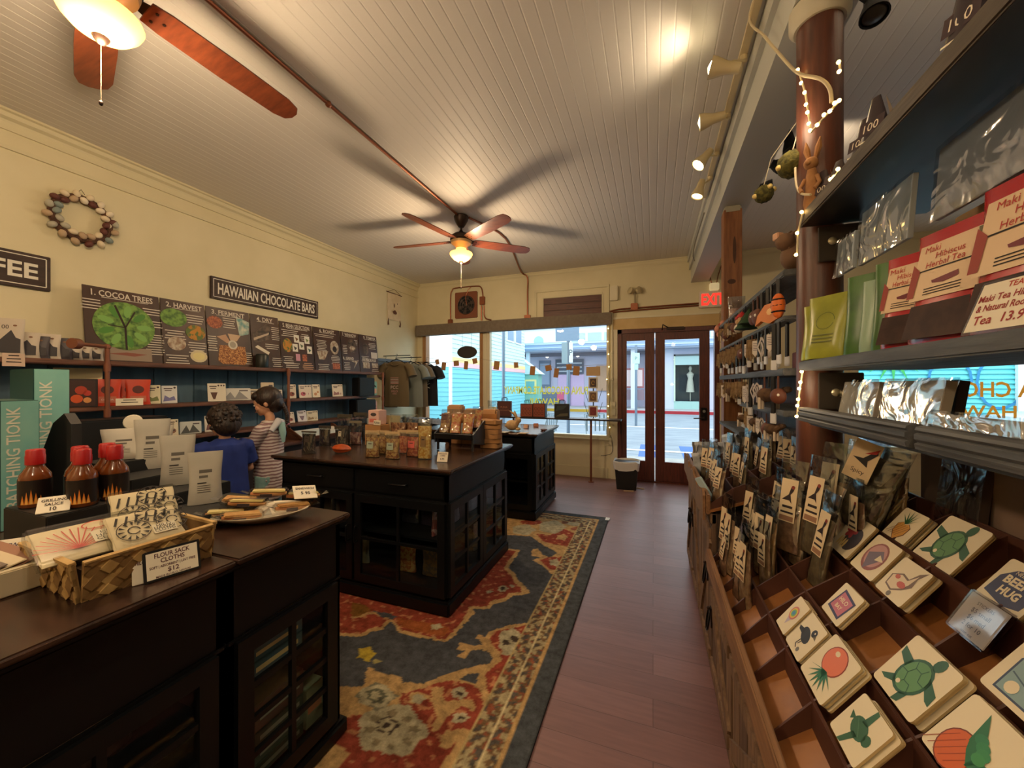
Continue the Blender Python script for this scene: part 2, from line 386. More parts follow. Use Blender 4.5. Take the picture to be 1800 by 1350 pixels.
# door
t = T('door_1', None, None, (0, BW, 0)); t['kind'] = 'structure'
MAH = WOOD((70, 28, 20), (104, 46, 32), 2, .42)
m = MB(); m.box(-.50, -.44, -.02, .1, 0, 2.24, MAH); m.box(.80, .86, -.02, .1, 0, 2.24, MAH); m.box(-.5, .86, -.02, .1, 2.18, 2.24, MAH); m.box(.735, .74, .03, .04, 0, 2.18, MAH)
m.box(-.5, .86, -.03, .1, 0, .02, MAH); m.build('door_frame', t, kind='structure')
def leaf(x0, x1, lo, st, sr, name):
    m = MB(); m.bbox(x0, x0+st, -.0, .045, .02, 2.18, MAH, .004); m.bbox(x1-sr, x1, 0, .045, .02, 2.18, MAH, .004)
    m.bbox(x0+st, x1-sr, 0.002, .043, 2.07, 2.18, MAH, .003); m.bbox(x0+st, x1-sr, .002, .043, .02, lo, MAH, .003)
    m.box(x0+st, x1-sr, .02, .026, lo, 2.07, GLASS); o = m.build(name, t, kind='structure'); return o
leaf(-.44, .02, .30, .07, .13, 'fixed_leaf'); d = leaf(.03, .74, .30, .13, .13, 'door_leaf')
m = MB(); m.bbox(.625, .705, -.03, 0, .92, 1.10, P((26, 22, 20), .4, .6), .008); m.cyl((.665, -.03, .96), (.665, -.065, .96), .012, BRONZE); m.tube([(.665, -.065, .96), (.60, -.07, .955), (.53, -.06, .95)], .008, BRONZE); m.cyl((.665, -.03, 1.05), (.665, -.04, 1.05), .02, STEEL)
m.build('door_handle', d)
m = MB(); m.bbox(.18, .42, -.05, 0, 2.20, 2.245, BRONZE, .01); m.tube([(.20, -.03, 2.24), (.13, -.13, 2.27), (.12, -.09, 2.20)], .009, BRONZE); m.build('door_closer', t)
# roller shade box over window 1
m = MB(); SH = N((112, 100, 86), (122, 110, 96), 30, .8)
v = [(-3.98, 2.285), (-.585, 2.32), (-.585, 2.495), (-3.98, 2.47)]
m.M = FR((0, BW-.01, 0), (1, 0, 0), (0, 0, 1)); m.prism(v, 0, .11, SH); m.M = Matrix.Identity(4)
m.build('roller_shade', label='long taupe roller shade box mounted above the shop window', cat='shade')
# ================================================================ outside
ASPH = N((118, 130, 142), (140, 152, 162), 2.2, .75, stretch=(.6, 2.5, 1), detail=10)
m = MB(); m.box(-60, 60, BW+.12, 80, -.22, -.12, ASPH); ST(m, 'street_ground')
m = MB(); m.box(-60, 60, BW+.12, 8.1, -.12, -.02, N((150, 152, 150), (170, 172, 168), 4, .8)); ST(m, 'near_sidewalk')
m = MB(); m.box(-8.2, 60, 21.5, 26, -.12, .02, N((160, 164, 166), (180, 182, 184), 3, .8)); m.box(-8.2, -3.0, 21.4, 21.5, -.12, .03, P((190, 150, 40), .7)); m.box(-3.0, 4.2, 21.4, 21.5, -.12, .03, P((170, 40, 50), .7)); ST(m, 'far_sidewalk')
m = MB()
for k in range(3): m.box(-.3+k*.9, .1+k*.9, 8.6, 10.4, -.12, -.115, P((52, 98, 170), .7))
m.box(-1.6, 2.4, 9.4, 9.55, -.115, -.111, WHITE); m.box(-3, 3, 14.6, 14.75, -.12, -.115, WHITE); m.box(1.2, 1.35, 8.5, 11.5, -.115, -.111, WHITE)
ST(m, 'road_markings')
def siding(m, o, xd, w, z0, z1, mat, step=.16, dep=.02):
    m.M = FR(o, xd, (0, 0, 1)); z = z0
    while z < z1-1e-6:
        e = min(z+step, z1)
        m.add([(0, z, dep), (w, z, dep), (w, e, 0), (0, e, 0), (0, z, 0), (w, z, 0)], [(0, 1, 2, 3), (4, 5, 1, 0)], mat); z += step
    m.M = Matrix.Identity(4)
TEAL = P((122, 200, 212), .7); MINT = P((196, 222, 218), .7); TRW = P((225, 232, 230), .6); YEL = P((236, 222, 150), .7); PNK = P((228, 186, 190), .7)
# corner house with clapboards, its long wall parallel to the view
t = T('clapboard_house', 'tall two tone turquoise and pale mint clapboard house across the street', 'building', (-6.6, 11.8, -.12))
m = MB(); m.box(-5.5, 0, 0, 8.2, 0, 6.8, TEAL); m.build('walls', t)
m = MB(); siding(m, (.0, 0, 0), (0, 1, 0), 8.2, .0, 2.15, TEAL); siding(m, (-5.5, 0, 0), (1, 0, 0), 5.5, 0, 2.15, TEAL)
siding(m, (.0, 0, 0), (0, 1, 0), 8.2, 2.5, 6.8, MINT); siding(m, (-5.5, -.0, 0), (1, 0, 0), 5.5, 2.15, 6.8, P((240, 244, 244), .7))
m.box(0, .03, -.03, 8.2, 2.15, 2.33, PNK); m.box(0, .035, -.03, 8.2, 2.33, 2.5, YEL)
m.build('siding', t)
m = MB(); m.box(-.05, .04, -.04, .05, 0, 6.8, TRW); m.build('corner_board', t)
for k, yy in enumerate((5.4, 6.6)):
    m = MB(); m.box(.0, .05, yy, yy+.95, 3.6, 5.0, TRW); m.box(.05, .06, yy+.06, yy+.89, 3.68, 4.92, P((120, 150, 176), .3)); m.build('window', t)
m = MB(); m.M = FR((-5.9, 8.3, 6.8), (1, 0, 0), (0, 0, 1)); m.prism([(0, 0), (6.4, 0), (3.2, 2.2)], 0, 8.6, P((130, 142, 150), .8)); m.build('roof', t)
t = T('low_shed', 'low blue clapboard shed with yellow and teal stripes beside the turquoise house', 'building', (-9.4, 9.1, -.12))
m = MB(); m.box(-6, 1.15, 0, 2.4, 0, 2.7, P((150, 190, 212), .7)); m.build('walls', t)
m = MB(); siding(m, (-6, 0, 0), (1, 0, 0), 7.15, 1.35, 2.5, P((156, 194, 214), .7), .14); siding(m, (1.15, 0, 0), (0, 1, 0), 2.4, 1.35, 2.5, P((156, 194, 214), .7), .14)
m.box(-6, 1.17, -.03, 0, 1.2, 1.35, YEL); m.box(-6, 1.17, -.03, 0, .5, 1.2, P((60, 160, 170), .7)); m.box(-6, 1.17, -.03, 0, .0, .5, PNK); m.build('siding', t)
m = MB(); m.box(-6.2, 1.35, -.2, 2.6, 2.6, 2.72, TRW); m.build('roof', t)
t = T('green_booth', 'small green and yellow kiosk beyond the corner of the turquoise house', 'building', (-6.1, 20.9, -.12))
m = MB(); m.box(-.9, .0, 0, .8, 0, 2.1, P((130, 190, 176), .7)); m.build('walls', t)
m = MB(); m.box(-.8, -.1, -.03, 0, 1.0, 1.8, YEL); m.box(-.7, -.2, -.04, -.03, 1.1, 1.7, P((110, 180, 180), .7)); m.build('sign_board', t)
m = MB(); m.M = FR((-1.0, -.1, 2.1), (1, 0, 0), (0, 0, 1)); m.prism([(0, 0), (1.2, 0), (0.0, .9)], -.9, 0, P((206, 228, 228), .7)); m.build('roof', t)
# long arcade of shops across the street
t = T('shop_arcade', 'lavender shopfront row with a long blue grey canopy across the street', 'building', (-8.4, 23.0, 0))
LAV = P((196, 194, 216), .75)
m = MB(); m.box(0, 26, 2.0, 4, 0, 3.7, LAV); m.build('walls', t)
m = MB(); m.box(-.6, 26, -.2, 2.2, 3.42, 3.55, P((176, 184, 204), .7)); m.box(-.65, 26, -.3, -.15, 3.5, 3.95, P((150, 172, 204), .7)); m.box(-.65, 26, -.34, -.3, 3.82, 3.92, P((190, 208, 230), .6)); m.box(-.65, 26, -.33, -.3, 3.6, 3.66, P((190, 208, 230), .6)); m.box(-.6, 26, 1.2, 1.3, 3.2, 3.42, P((120, 116, 130), .8)); m.build('canopy', t)
for xx, c_ in ((.5, (150, 206, 206)), (.9, (214, 222, 232)), (7.2, (214, 222, 232))): m = MB(); m.box(xx, xx+.22, .0, .22, 0, 3.42, P(c_, .7)); m.build('column', t)
m = MB(); m.box(8.7, 9.5, .6, 1.0, 0, 3.42, P((206, 210, 228), .7)); m.box(9.5, 11.2, .6, 1.0, 0, .45, P((170, 206, 200), .7)); m.box(9.5, 11.2, .6, 1.0, 3.1, 3.42, LAV); m.box(11.0, 26, .6, 1.0, 0, 3.42, LAV); m.build('pier', t)
m = MB(); m.box(9.5, 9.58, .52, .62, .45, 3.1, P((206, 220, 200), .5)); m.box(10.92, 11.0, .52, .62, .45, 3.1, P((206, 220, 200), .5)); m.box(9.5, 11.0, .52, .62, 3.0, 3.1, P((90, 96, 100), .5)); m.box(9.58, 10.92, .56, .58, 2.5, 3.0, P((176, 206, 206), .4)); m.box(9.5, 11.0, 1.5, 1.8, .45, 3.0, P((50, 58, 66), .6)); m.box(9.58, 10.92, .59, .595, .45, 2.5, GLASS); m.build('display_window', t)
m = MB(); m.box(2.5, 4.2, 1.93, 2.0, .0, 2.05, P((212, 184, 220), .7)); m.box(3.3, 3.36, 1.9, 1.96, 0, 2.05, P((150, 136, 168), .7)); m.build('door', t)
m = MB(); m.box(2.35, 4.2, 1.8, 1.9, 2.1, 3.05, P((84, 92, 110), .6))
m.M = FR((2.35, 1.79, 2.1), (1, 0, 0), (0, 0, 1))
for k in range(3): m.rect(.1, 1.75, .12+k*.26, .2+k*.26, .006, P((190, 196, 206), .6))
m.M = Matrix.Identity(4); m.build('menu_sign', t)
m = MB(); m.box(1.2, 2.0, 1.9, 2.0, 1.2, 3.0, P((110, 122, 144), .6)); m.box(1.28, 1.92, 1.88, 1.9, 1.4, 2.8, P((150, 166, 190), .5)); m.build('poster', t)
m = MB(); m.box(1.2, 2.9, 1.85, 1.92, 0, .9, P((110, 122, 142), .7)); m.box(2.45, 2.9, 1.82, 1.85, .35, .9, P((220, 100, 136), .6)); m.build('graffiti_panel', t)
m = MB(); m.box(5.0, 6.0, 1.85, 1.95, 1.0, 2.6, P((190, 150, 120), .6)); m.build('side_poster', t)
m = MB(); m.box(6.85, 7.9, .5, .6, 1.2, 2.35, P((160, 100, 104), .6)); m.box(6.93, 7.82, .48, .5, 1.3, 2.25, P((220, 200, 200), .6)); m.box(6.85, 7.9, .52, .6, .5, 1.1, P((140, 120, 132), .7)); m.build('notice_board', t)
for xx in (1.9, 3.9): m = MB(); m.ball((xx, 1.4, 3.25), .12, EMIT((255, 245, 230), 3)); m.build('canopy_lamp', t)
t = T('dress_mannequin', 'pale dress on a mannequin in the shop display window across the street', 'mannequin', (2.0, 24.2, .45))
m = MB(); m.lathe([(.02, 0), (.02, .5), (.22, .52), (.16, 1.1), (.12, 1.3), (.2, 1.55), (.05, 1.68), (.05, 1.75), (.09, 1.85), (.06, 1.98), (.01, 2.0)], P((220, 212, 196), .7), 12, sy=.6); m.box(-.15, .15, -.1, .1, 0, .02, INK); m.build('dress_form', t)
t = T('upper_building', 'white upper storey with a long band of windows above the canopy', 'building', (-10.5, 30, 0))
UPW = P((236, 240, 242), .7)
m = MB(); m.box(0, 32, 0, 5, 0, 6.4, UPW); m.box(-.2, 32, -.3, 0, 5.9, 6.1, P((206, 218, 226), .7)); m.build('walls', t)
for k in range(14):
    m = MB(); m.box(4.5+k*1.25, 5.55+k*1.25, -.05, 0, 4.5, 5.4, P((164, 190, 208), .3)); m.build('window', t)
m = MB(); m.lathe([(.4, 0), (.4, .08), (.02, .1)], P((150, 190, 206), .5), 20); o = m.build('round_vent', t, loc=(1.8, 0, 4.9), rot=(R(90), 0, 0))
def signpost(x, y, h, label, plates):
    t = T('street_sign', label, 'sign', (x, y, -.12))
    m = MB(); m.cyl((0, 0, 0), (0, 0, h), .045, P((110, 128, 146), .4, .5), n=8); m.build('post', t)
    for (x0, x1, z0, z1, c, tx) in plates:
        m = MB(); m.M = FR((0, -.05, 0), (1, 0, 0), (0, 0, 1)); m.prism([(x0, z0), (x1, z0), (x1, z1), (x0, z1)], -.01, .0, P(c, .5))
        if tx: m.text(tx, (z1-z0)*.3, P((40, 70, 90), .5), (x0+x1)/2, (z0+z1)/2, .002, w=(x1-x0)*.85)
        m.M = Matrix.Identity(4); m.build('sign_plate', t)
q = Px(999, 675, y=10.2); signpost(q.x, 10.2, 3.6, 'tall street sign post with a large square back plate outside the shop window', [(-.34, .30, 2.7, 3.15, (112, 138, 162), None), (-.17, -.01, 2.1, 2.66, (126, 150, 160), None), (.03, .13, 2.12, 2.66, (206, 222, 230), 'P')])
q = Px(885, 675, y=9.6); signpost(q.x, 9.6, 4.4, 'thin plain utility pole in front of the turquoise house', [(-.05, .05, 3.2, 3.5, (120, 150, 180), None)])
q = Px(1118, 675, y=15); signpost(q.x, 15, 3.0, 'short green and white parking sign seen through the narrow door pane', [(-.13, .13, 2.30, 2.70, (180, 224, 214), 'P'), (-.06, .08, 2.08, 2.28, (170, 214, 214), None)])
# outdoor folding chairs by the window
def wire_chair(x, y, rz, label):
    t = T('wire_chair', label, 'chair', (x, y, -.02), rz)
    m = MB(); mm = P((150, 168, 182), .4, .6)
    for sx in (-.2, .2):
        m.tube([(sx, -.2, 0), (sx, .1, .45), (sx, .24, .88)], .012, mm, 6); m.tube([(sx, .22, 0), (sx, -.18, .45)], .012, mm, 6)
    m.tube([(-.2, .24, .88), (.2, .24, .88)], .012, mm, 6); m.build('frame', t)
    m = MB(); m.bbox(-.2, .2, -.2, .16, .44, .46, mm, .005); m.build('seat', t)
    m = MB()
    for k in range(5): m.box(-.18+k*.085, -.155+k*.085, .16+.02, .175+.02, .55, .86, mm)
    m.build('backrest', t)
wire_chair(-.95, 7.3, .5, 'grey metal chair outside the shop window near the door')
wire_chair(-2.0, 7.2, -.8, 'grey metal chair outside lying low behind the window sill')
# striped mural building and car seen through the second window
t = T('mural_building', 'bright turquoise slatted building with painted palms behind the white car', 'building', (5.0, 14.0, -.12))
AQ = P((96, 200, 208), .6)
m = MB(); m.box(0, 24, .03, 4, 0, 4.2, AQ); m.build('walls', t)
m = MB(); siding(m, (0, .03, 0), (1, 0, 0), 24, 0, 4.2, AQ, .13, .05); m.build('siding', t)
m = MB(); m.M = FR((0, -.03, 0), (1, 0, 0), (0, 0, 1))
for (cx, cy, s, mt) in ((1.4, 2.3, .5, P((60, 170, 90), .7)), (4.6, 2.3, .55, P((76, 180, 84), .7)), (5.6, 1.8, .5, P((96, 190, 80), .7)), (8.4, 2.1, .6, P((80, 176, 90), .7))):
    for a in range(0, 360, 30): m.flat([(cx, cy), (cx+s*.6*math.cos(R(a-9)), cy+s*.6*math.sin(R(a-9))), (cx+s*1.3*math.cos(R(a)), cy+s*1.3*math.sin(R(a))-.1), (cx+s*.6*math.cos(R(a+9)), cy+s*.6*math.sin(R(a+9)))], .006+a*.00002, mt)
for k, cx in enumerate((2.6, 3.6, 6.9)): m.line(ell(cx, 1.6, .45, .7, 14), .06, .005, P((40, 130, 180), .7))
m.M = Matrix.Identity(4); m.build('mural', t)
m = MB(); m.box(3.9, 4.05, -.1, .0, 0, 4.2, TRW); m.build('post', t)
t = T('parked_car', 'white car parked outside, seen through the gap under the shelf', 'car', (6.25, 9.6, -.12), 0)
CARW = P((226, 230, 236), .2, coat=.6)
def body(secs, mat):
    m = MB(); rs = []
    for (x, w, z0, z1, t_) in secs:
        rs.append([(x, -w, z0), (x, -w*1.02, (z0+z1)*.5), (x, -w*t_, z1), (x, 0, z1+.03), (x, w*t_, z1), (x, w*1.02, (z0+z1)*.5), (x, w, z0)])
    m.rings(rs, mat); return m
body([(-.65, .55, .35, .62, .9), (-.58, .78, .25, .78, .9), (-.2, .86, .22, .92, .86), (.55, .88, .22, 1.05, .84), (1.6, .88, .22, 1.08, .84), (3.1, .88, .22, 1.08, .84), (3.5, .84, .3, 1.0, .85)], CARW).build('car_body', t)
body([(.5, .76, 1.0, 1.08, .9), (1.15, .72, 1.0, 1.55, .86), (1.9, .7, 1.0, 1.62, .86), (2.9, .7, 1.0, 1.58, .84), (3.35, .72, 1.0, 1.1, .9)], P((70, 86, 98), .1, coat=.5)).build('cabin_glass', t)
body([(1.1, .7, 1.54, 1.57, .86), (1.9, .68, 1.6, 1.66, .86), (2.85, .66, 1.56, 1.62, .84)], CARW).build('roof', t)
for sx in (-.1, 2.6):
    for sy in (-.84, .84):
        m = MB(); m.cyl((sx, sy-.1, .32), (sx, sy+.1, .32), .32, P((24, 24, 26), .7), n=20); m.cyl((sx, sy-.11, .32), (sx, sy+.11, .32), .19, P((150, 154, 160), .3, .8), n=16); m.build('wheel', t)
for sy in (-.62, .62):
    m = MB(); m.ball((-.5, sy, .66), (.14, .16, .07), P((60, 70, 84), .1, coat=.8)); m.build('headlight', t)
m = MB(); m.bbox(-.68, -.62, -.4, .4, .42, .55, P((60, 64, 70), .4), .01); m.build('grille', t)
# ================================================================ ceiling fans
BLADE = WOOD((92, 44, 26), (122, 62, 36), 0, .35, 5, .05); BLADE2 = WOOD((92, 50, 36), (116, 64, 46), 0, .4, 5, .05)
FROST = P((255, 196, 104), .4, emit=2.6); 
def fan(x, y, a0, label, chain):
    t = T('ceiling_fan', label, 'ceiling fan', (x, y, H))
    m = MB(); m.lathe([(.01, -.125), (.03, -.12), (.05, -.09), (.072, -.05), (.078, -.012), (.07, 0)], BRONZE, 24); m.cyl((0, 0, -.2), (0, 0, -.1), .012, BRONZE); m.lathe([(.01, -.19), (.03, -.18), (.012, -.15)], BRONZE, 16); m.build('canopy', t)
    m = MB(); m.lathe([(.02, -.18), (.075, -.195), (.115, -.225), (.118, -.26), (.10, -.285), (.06, -.30)], BRONZE, 28)
    m.lathe([(.10, -.284), (.112, -.275), (.104, -.30), (.07, -.32), (.055, -.345), (.05, -.35)], P((206, 176, 130), .4, .3), 28); m.build('motor_housing', t)
    for k in range(5):
        a = R(a0+72*k); m = MB()
        pr = [(.135, .052), (.2, .062), (.45, .07), (.72, .068), (.78, .052), (.80, .02)]
        pts = [(px, -py) for px, py in pr]+[(px, py) for px, py in pr[::-1]]
        m.M = Matrix.Rotation(a, 4, 'Z') @ Matrix.Translation((0, 0, -.272)) @ Matrix.Rotation(R(-13), 4, 'X')
        m.prism(pts, -.004, .004, BLADE)
        o = m.build('blade', t)
        m = MB(); m.M = Matrix.Rotation(a, 4, 'Z') @ Matrix.Translation((0, 0, -.272)) @ Matrix.Rotation(R(-13), 4, 'X')
        m.prism([(.08, -.014), (.15, -.035), (.21, -.03), (.21, .03), (.15, .035), (.08, .014)], .0045, .010, BRONZE)
        for q in ((.16, -.025), (.16, .025), (.195, 0)): m.cyl((q[0], q[1], -.007), (q[0], q[1], -.004), .006, BRONZE, n=8)
        m.build('blade_bracket', t)
    m = MB(); m.lathe([(.055, -.35), (.052, -.375), (.058, -.38), (.05, -.395)], P((255, 206, 120), .4, emit=1.6), 28); m.lathe([(.06, -.395), (.064, -.40), (.06, -.405)], BRONZE, 24); m.build('light_fitter', t)
    m = MB(); m.lathe([(.088, -.385), (.118, -.398), (.122, -.41), (.112, -.432), (.085, -.462), (.045, -.486), (.015, -.492)], FROST, 32, caps=False); m.build('glass_bowl', t)
    m = MB(); m.lathe([(.002, -.518), (.012, -.513), (.022, -.500), (.026, -.490), (.006, -.484)], BRONZE, 14); m.build('finial', t)
    m = MB(); m.cyl((0, 0, -.51), (0, 0, -chain), .0013, P((120, 104, 80), .6), n=6); m.ball((0, 0, -chain-.008), (.007, .007, .01), BRONZE, 8, 6); m.build('pull_chain', t)
    return t
fan(-1.93, 3.68, -30, 'wooden five blade ceiling fan hanging in front of the shop window', .76)
fan(-1.96, .83, 15, 'wooden five blade ceiling fan nearest, cut off by the top of the view', .73)
# conduits
def conduit(label, pts, r=.011, fit=(), mat=COPPER, boxes=()):
    t = T('conduit_pipe', label, 'pipe'); m = MB(); m.tube(smoothpath(pts, 5) if len(pts) > 2 else pts, r, mat, 8); m.build('pipe', t)
    for f in fit: m = MB(); m.ball(f, (r*1.9,)*3, mat, 8, 6); m.build('coupling', t)
    for b in boxes:
        m = MB(); m.bbox(b[0]-b[3], b[0]+b[3], BW-.05, BW-.001, b[2]-b[4], b[2]+b[4], mat, .006); m.build('junction_box', t)
    return t
conduit('thin copper coloured conduit running along the ceiling between the two fans', [(-1.95, -2.5, H-.014), (-1.95, .7, H-.014)]); conduit('copper conduit on the ceiling leading up to the far fan', [(-1.945, .95, H-.014), (-1.945, 2.2, H-.014), (-1.94, 3.6, H-.014)], fit=[(-1.945, 1.9, H-.014)])
a = Px(1015, 512, y=BW); x1 = Px(928, 520, y=BW).x
conduit('copper conduit from the far fan over the ceiling and down to the shade box', [(-1.86, 3.72, H-.014), (-1.7, 4.4, H-.014), (x1-.05, 5.75, H-.016), (x1, BW-.03, H-.07), (x1, BW-.022, 2.9), (x1, BW-.022, 2.52)], .012, boxes=[(x1, 0, 2.52, .05, .03)])
xl = Px(793, 540, y=BW).x; xr = Px(849, 540, y=BW).x
conduit('copper conduit looping up and over the wall exhaust fan', [(xl, BW-.02, 2.50), (xl, BW-.02, 2.95), (xl+.03, BW-.02, 3.06), (xl+.1, BW-.02, 3.1), (xr-.12, BW-.02, 3.1), (xr-.03, BW-.02, 3.07), (xr, BW-.02, 2.98), (xr+.01, BW-.02, 2.84)], .011, boxes=[(xl, 0, 2.52, .04, .04), (xr, 0, 2.84, .045, .07)])
conduit('pair of copper conduits dropping from the junction box beside the exhaust fan', [(xr-.02, BW-.018, 2.76), (xr-.02, BW-.018, 2.51)], .013); conduit('curved copper conduit bending right onto the shade box', [(xr+.03, BW-.018, 2.76), (xr+.03, BW-.018, 2.62), (xr+.06, BW-.018, 2.54), (xr+.16, BW-.018, 2.505)], .011)
conduit('double copper conduit running level above the door to the exit sign', [(-.62, BW-.02, 2.52), (-.5, BW-.02, 2.545), (-.3, BW-.02, 2.55), (.6, BW-.02, 2.56)], .012, boxes=[(-.26, 0, 2.57, .05, .05)])
conduit('copper conduit, lower of the two above the door', [(-.62, BW-.02, 2.5), (-.4, BW-.02, 2.515), (.6, BW-.02, 2.53)], .011)
conduit('cream conduit running down the wall between window and door', [(-.58, BW-.045, 2.5), (-.575, BW-.045, 2.3), (-.575, BW-.045, 1.1)], .012, fit=[(-.575, BW-.045, 1.9), (-.575, BW-.045, 1.5)], mat=CRW)
t = T('light_switch', 'pair of small cream switch boxes on the wall beside the door', 'switch', (-.56, BW-.032, 1.12)); m = MB(); m.bbox(-.035, .035, -.03, 0, -.03, .05, CRW, .005); m.build('switch_plate', t); m = MB(); m.bbox(-.035, .035, -.03, 0, -.16, -.06, CRW, .005); m.build('outlet', t)
# exhaust fan
t = T('exhaust_fan', 'brown square exhaust fan with dark round blades high on the window wall', 'exhaust fan', (-3.025, BW, 2.79)); FB = P((130, 74, 50), .5)
m = MB(); pts = ell(0, 0, .165, .165, 28); m.M = FR((0, -.002, 0), (1, 0, 0), (0, 0, 1))
q = 28
out = [(.21*max(-1, min(1, 1.5*math.cos(2*math.pi*i/q))), .225*max(-1, min(1, 1.5*math.sin(2*math.pi*i/q)))) for i in range(q)]
for z in (0, .03): m.add([(a[0], a[1], z) for a in out]+[(a[0], a[1], z) for a in pts], [(i, (i+1) % q, (i+1) % q+q, i+q) for i in range(q)], FB)
m.add([(a[0], a[1], z) for z in (0, .03) for a in out], [(i, (i+1) % q, (i+1) % q+q, i+q) for i in range(q)], FB); m.flat(pts, .002, P((20, 20, 22), .8)); m.build('housing', t)
m = MB(); m.M = FR((0, -.02, 0), (1, 0, 0), (0, 0, 1))
for k in range(6):
    a = R(60*k+12); m.flat([(.03*math.cos(a), .03*math.sin(a)), (.15*math.cos(a-.12), .15*math.sin(a-.12)), (.155*math.cos(a+.35), .155*math.sin(a+.35)), (.04*math.cos(a+.6), .04*math.sin(a+.6))], 0, P((74, 62, 58), .5, .3))
m.ball((0, 0, .0), (.035, .035, .02), P((90, 80, 76), .5, .3)); m.build('fan_blades', t)
m = MB(); m.M = FR((0, -.036, 0), (1, 0, 0), (0, 0, 1))
for rr in (.06, .11, .155): m.tube([(p[0], p[1], 0) for p in ell(0, 0, rr, rr, 24)], .0025, P((120, 110, 104), .4, .6), 5, closed=True)
m.build('guard', t)
m = MB(); m.tube([(.02, -.04, .0), (.0, -.05, .12), (.05, -.04, .26), (.1, -.03, .3)], .006, COPPER, 6); m.build('power_cord', t)
# exit sign, emergency light
t = T('exit_sign', 'red lettered white exit sign above the door', 'sign', (.77, BW, 2.6))
m = MB(); m.bbox(-.17, .17, -.055, 0, -.11, .11, P((226, 214, 196), .5), .006); m.build('housing', t)
m = MB(); m.M = FR((0, -.057, 0), (1, 0, 0), (0, 0, 1)); m.text('EXIT', .15, EMIT((255, 46, 34), 2.2), 0, 0, .001, w=.28, bold=.03); m.build('letters', t)
t = T('emergency_beacon', 'small cream box lamp mounted on top of the exit sign', 'lamp', (.79, BW, 2.72)); m = MB(); m.bbox(-.06, .06, -.07, 0, 0, .1, P((236, 218, 170), .5, emit=.3), .01); m.build('housing', t); m = MB(); m.tube([(-.03, -.03, .1), (-.05, -.03, .2), (-.14, -.03, .36)], .006, COPPER, 6); m.tube([(.03, -.03, .1), (.05, -.03, .2), (.09, -.03, .34)], .006, COPPER, 6); m.build('cable', t)
t = T('emergency_light', 'two headed emergency light above the junction box beside the door', 'lamp', (-.25, BW, 2.78)); m = MB(); m.tube([(0, -.03, -.16), (0, -.05, -.02), (0, -.06, 0)], .01, P((150, 136, 104), .5), 8); m.build('arm', t)
for sx in (-1, 1):
    m = MB(); m.M = Matrix.Translation((sx*.07, -.09, .02)) @ Matrix.Rotation(R(70*sx), 4, 'Y') @ Matrix.Rotation(R(40), 4, 'X'); m.lathe([(.01, -.06), (.035, -.05), (.055, 0), (.05, .005), (.005, .01)], P((190, 176, 140), .4), 16); m.build('lamp_head', t)
m = MB(); m.bbox(-.36, -.24, -.06, -.002, -.1, .12, CRW, .01); m.build('battery_box', t)
# ================================================================ track lights
def spot(loc, aim, col, lit, label, mount, group):
    t = T('track_spotlight', label, 'spotlight', loc, group=group)
    d = (Vector(aim)-Vector(loc)).normalized(); q = d.to_track_quat('Z', 'Y').to_matrix().to_4x4()
    m = MB(); m.M = q; m.lathe([(.012, -.09), (.024, -.085), (.028, -.05), (.03, -.02), (.046, .03), (.05, .055), (.044, .055), (.036, .03)], col, 20); m.build('shade', t)
    m = MB(); m.M = q; m.lathe([(.001, .04), (.034, .042), (.04, .05), (.02, .06), (.001, .066)], EMIT((255, 232, 180), lit) if lit else P((60, 56, 50), .4), 16); m.build('bulb', t)
    mv = Vector(mount)-Vector(loc); m = MB(); m.tube([Vector((0, 0, 0)), mv*.5+Vector((0, 0, .015)), mv], .007, col, 6); m.cyl(mv, mv+Vector((0, 0, .03)), .018, col); m.build('arm', t)
    return t
SPC = P((206, 190, 150), .45); BLK = P((14, 14, 15), .45)
loc = [(.33, 2.22, 3.05), (.33, 2.68, 3.08), (.34, 3.1, 3.06), (.35, 3.45, 3.0)]
aims = [(-1.2, 2.15, 3.45), (-.9, 2.75, 3.0), (-.15, 2.95, 2.45), (.1, 3.35, 2.2)]
labs = ['cream track spotlight, nearest of those fully in view, turned up at the ceiling', 'cream track spotlight, second along the ceiling beam', 'cream track spotlight tipped down and lit, third along the beam', 'small cream track spotlight farthest along the beam']
for l, a, s, lb in zip(loc, aims, (30, 4, 18, 3), labs): spot(l, a, SPC, s, lb, (.44, l[1]+.06, 3.1), 'cream track spotlights')
spot((.30, 1.62, 3.02), (.1, 1.9, 2.4), SPC, 8, 'cream track spotlight at the very top edge above the cable', (.44, 1.66, 3.1), 'cream track spotlights')
m = MB(); m.bbox(.42, .455, .2, 3.9, 3.125, 3.15, SPC, .003); m.build('light_track', label='cream lighting track fixed along the side of the ceiling beam', cat='track')
for (l, a, lb) in (((.85, 3.02, 3.02), (.95, 2.9, 2.2), 'black spotlight pointing straight down, upper one behind the round post'), ((.84, 3.30, 3.03), (1.1, 3.0, 2.7), 'black spotlight in the middle behind the beam'), ((.84, 3.62, 3.02), (1.3, 3.55, 3.02), 'black spotlight turned sideways, lowest behind the beam'), ((.86, 2.02, 3.0), (.8, 1.7, 2.0), 'large black spotlight at the top edge right of the round post')):
    spot(l, a, BLK, 0, lb, (.75, l[1], 3.1), 'black spotlights')
for l, a, p in ((loc[0], aims[0], 8), (loc[2], aims[2], 10)):
    d = (Vector(a)-Vector(l)).normalized(); lamp('SPOT', 'track_and_fill_beam', Vector(l)+d*.09, p, SPOTC, .03, d.to_track_quat('-Z', 'Y').to_euler(), R(120), .9)
d = Vector((-.35, -.6, .75)).normalized(); lamp('SPOT', 'track_and_fill_beam', (.28, 1.62, 3.05), 4, SPOTC, .03, d.to_track_quat('-Z', 'Y').to_euler(), R(130), .9)
lamp('SPOT', 'track_and_fill_beam', (1.3, 1.4, 2.9), 26, SPOTC, .04, (R(150), 0, 0), R(140), .9)
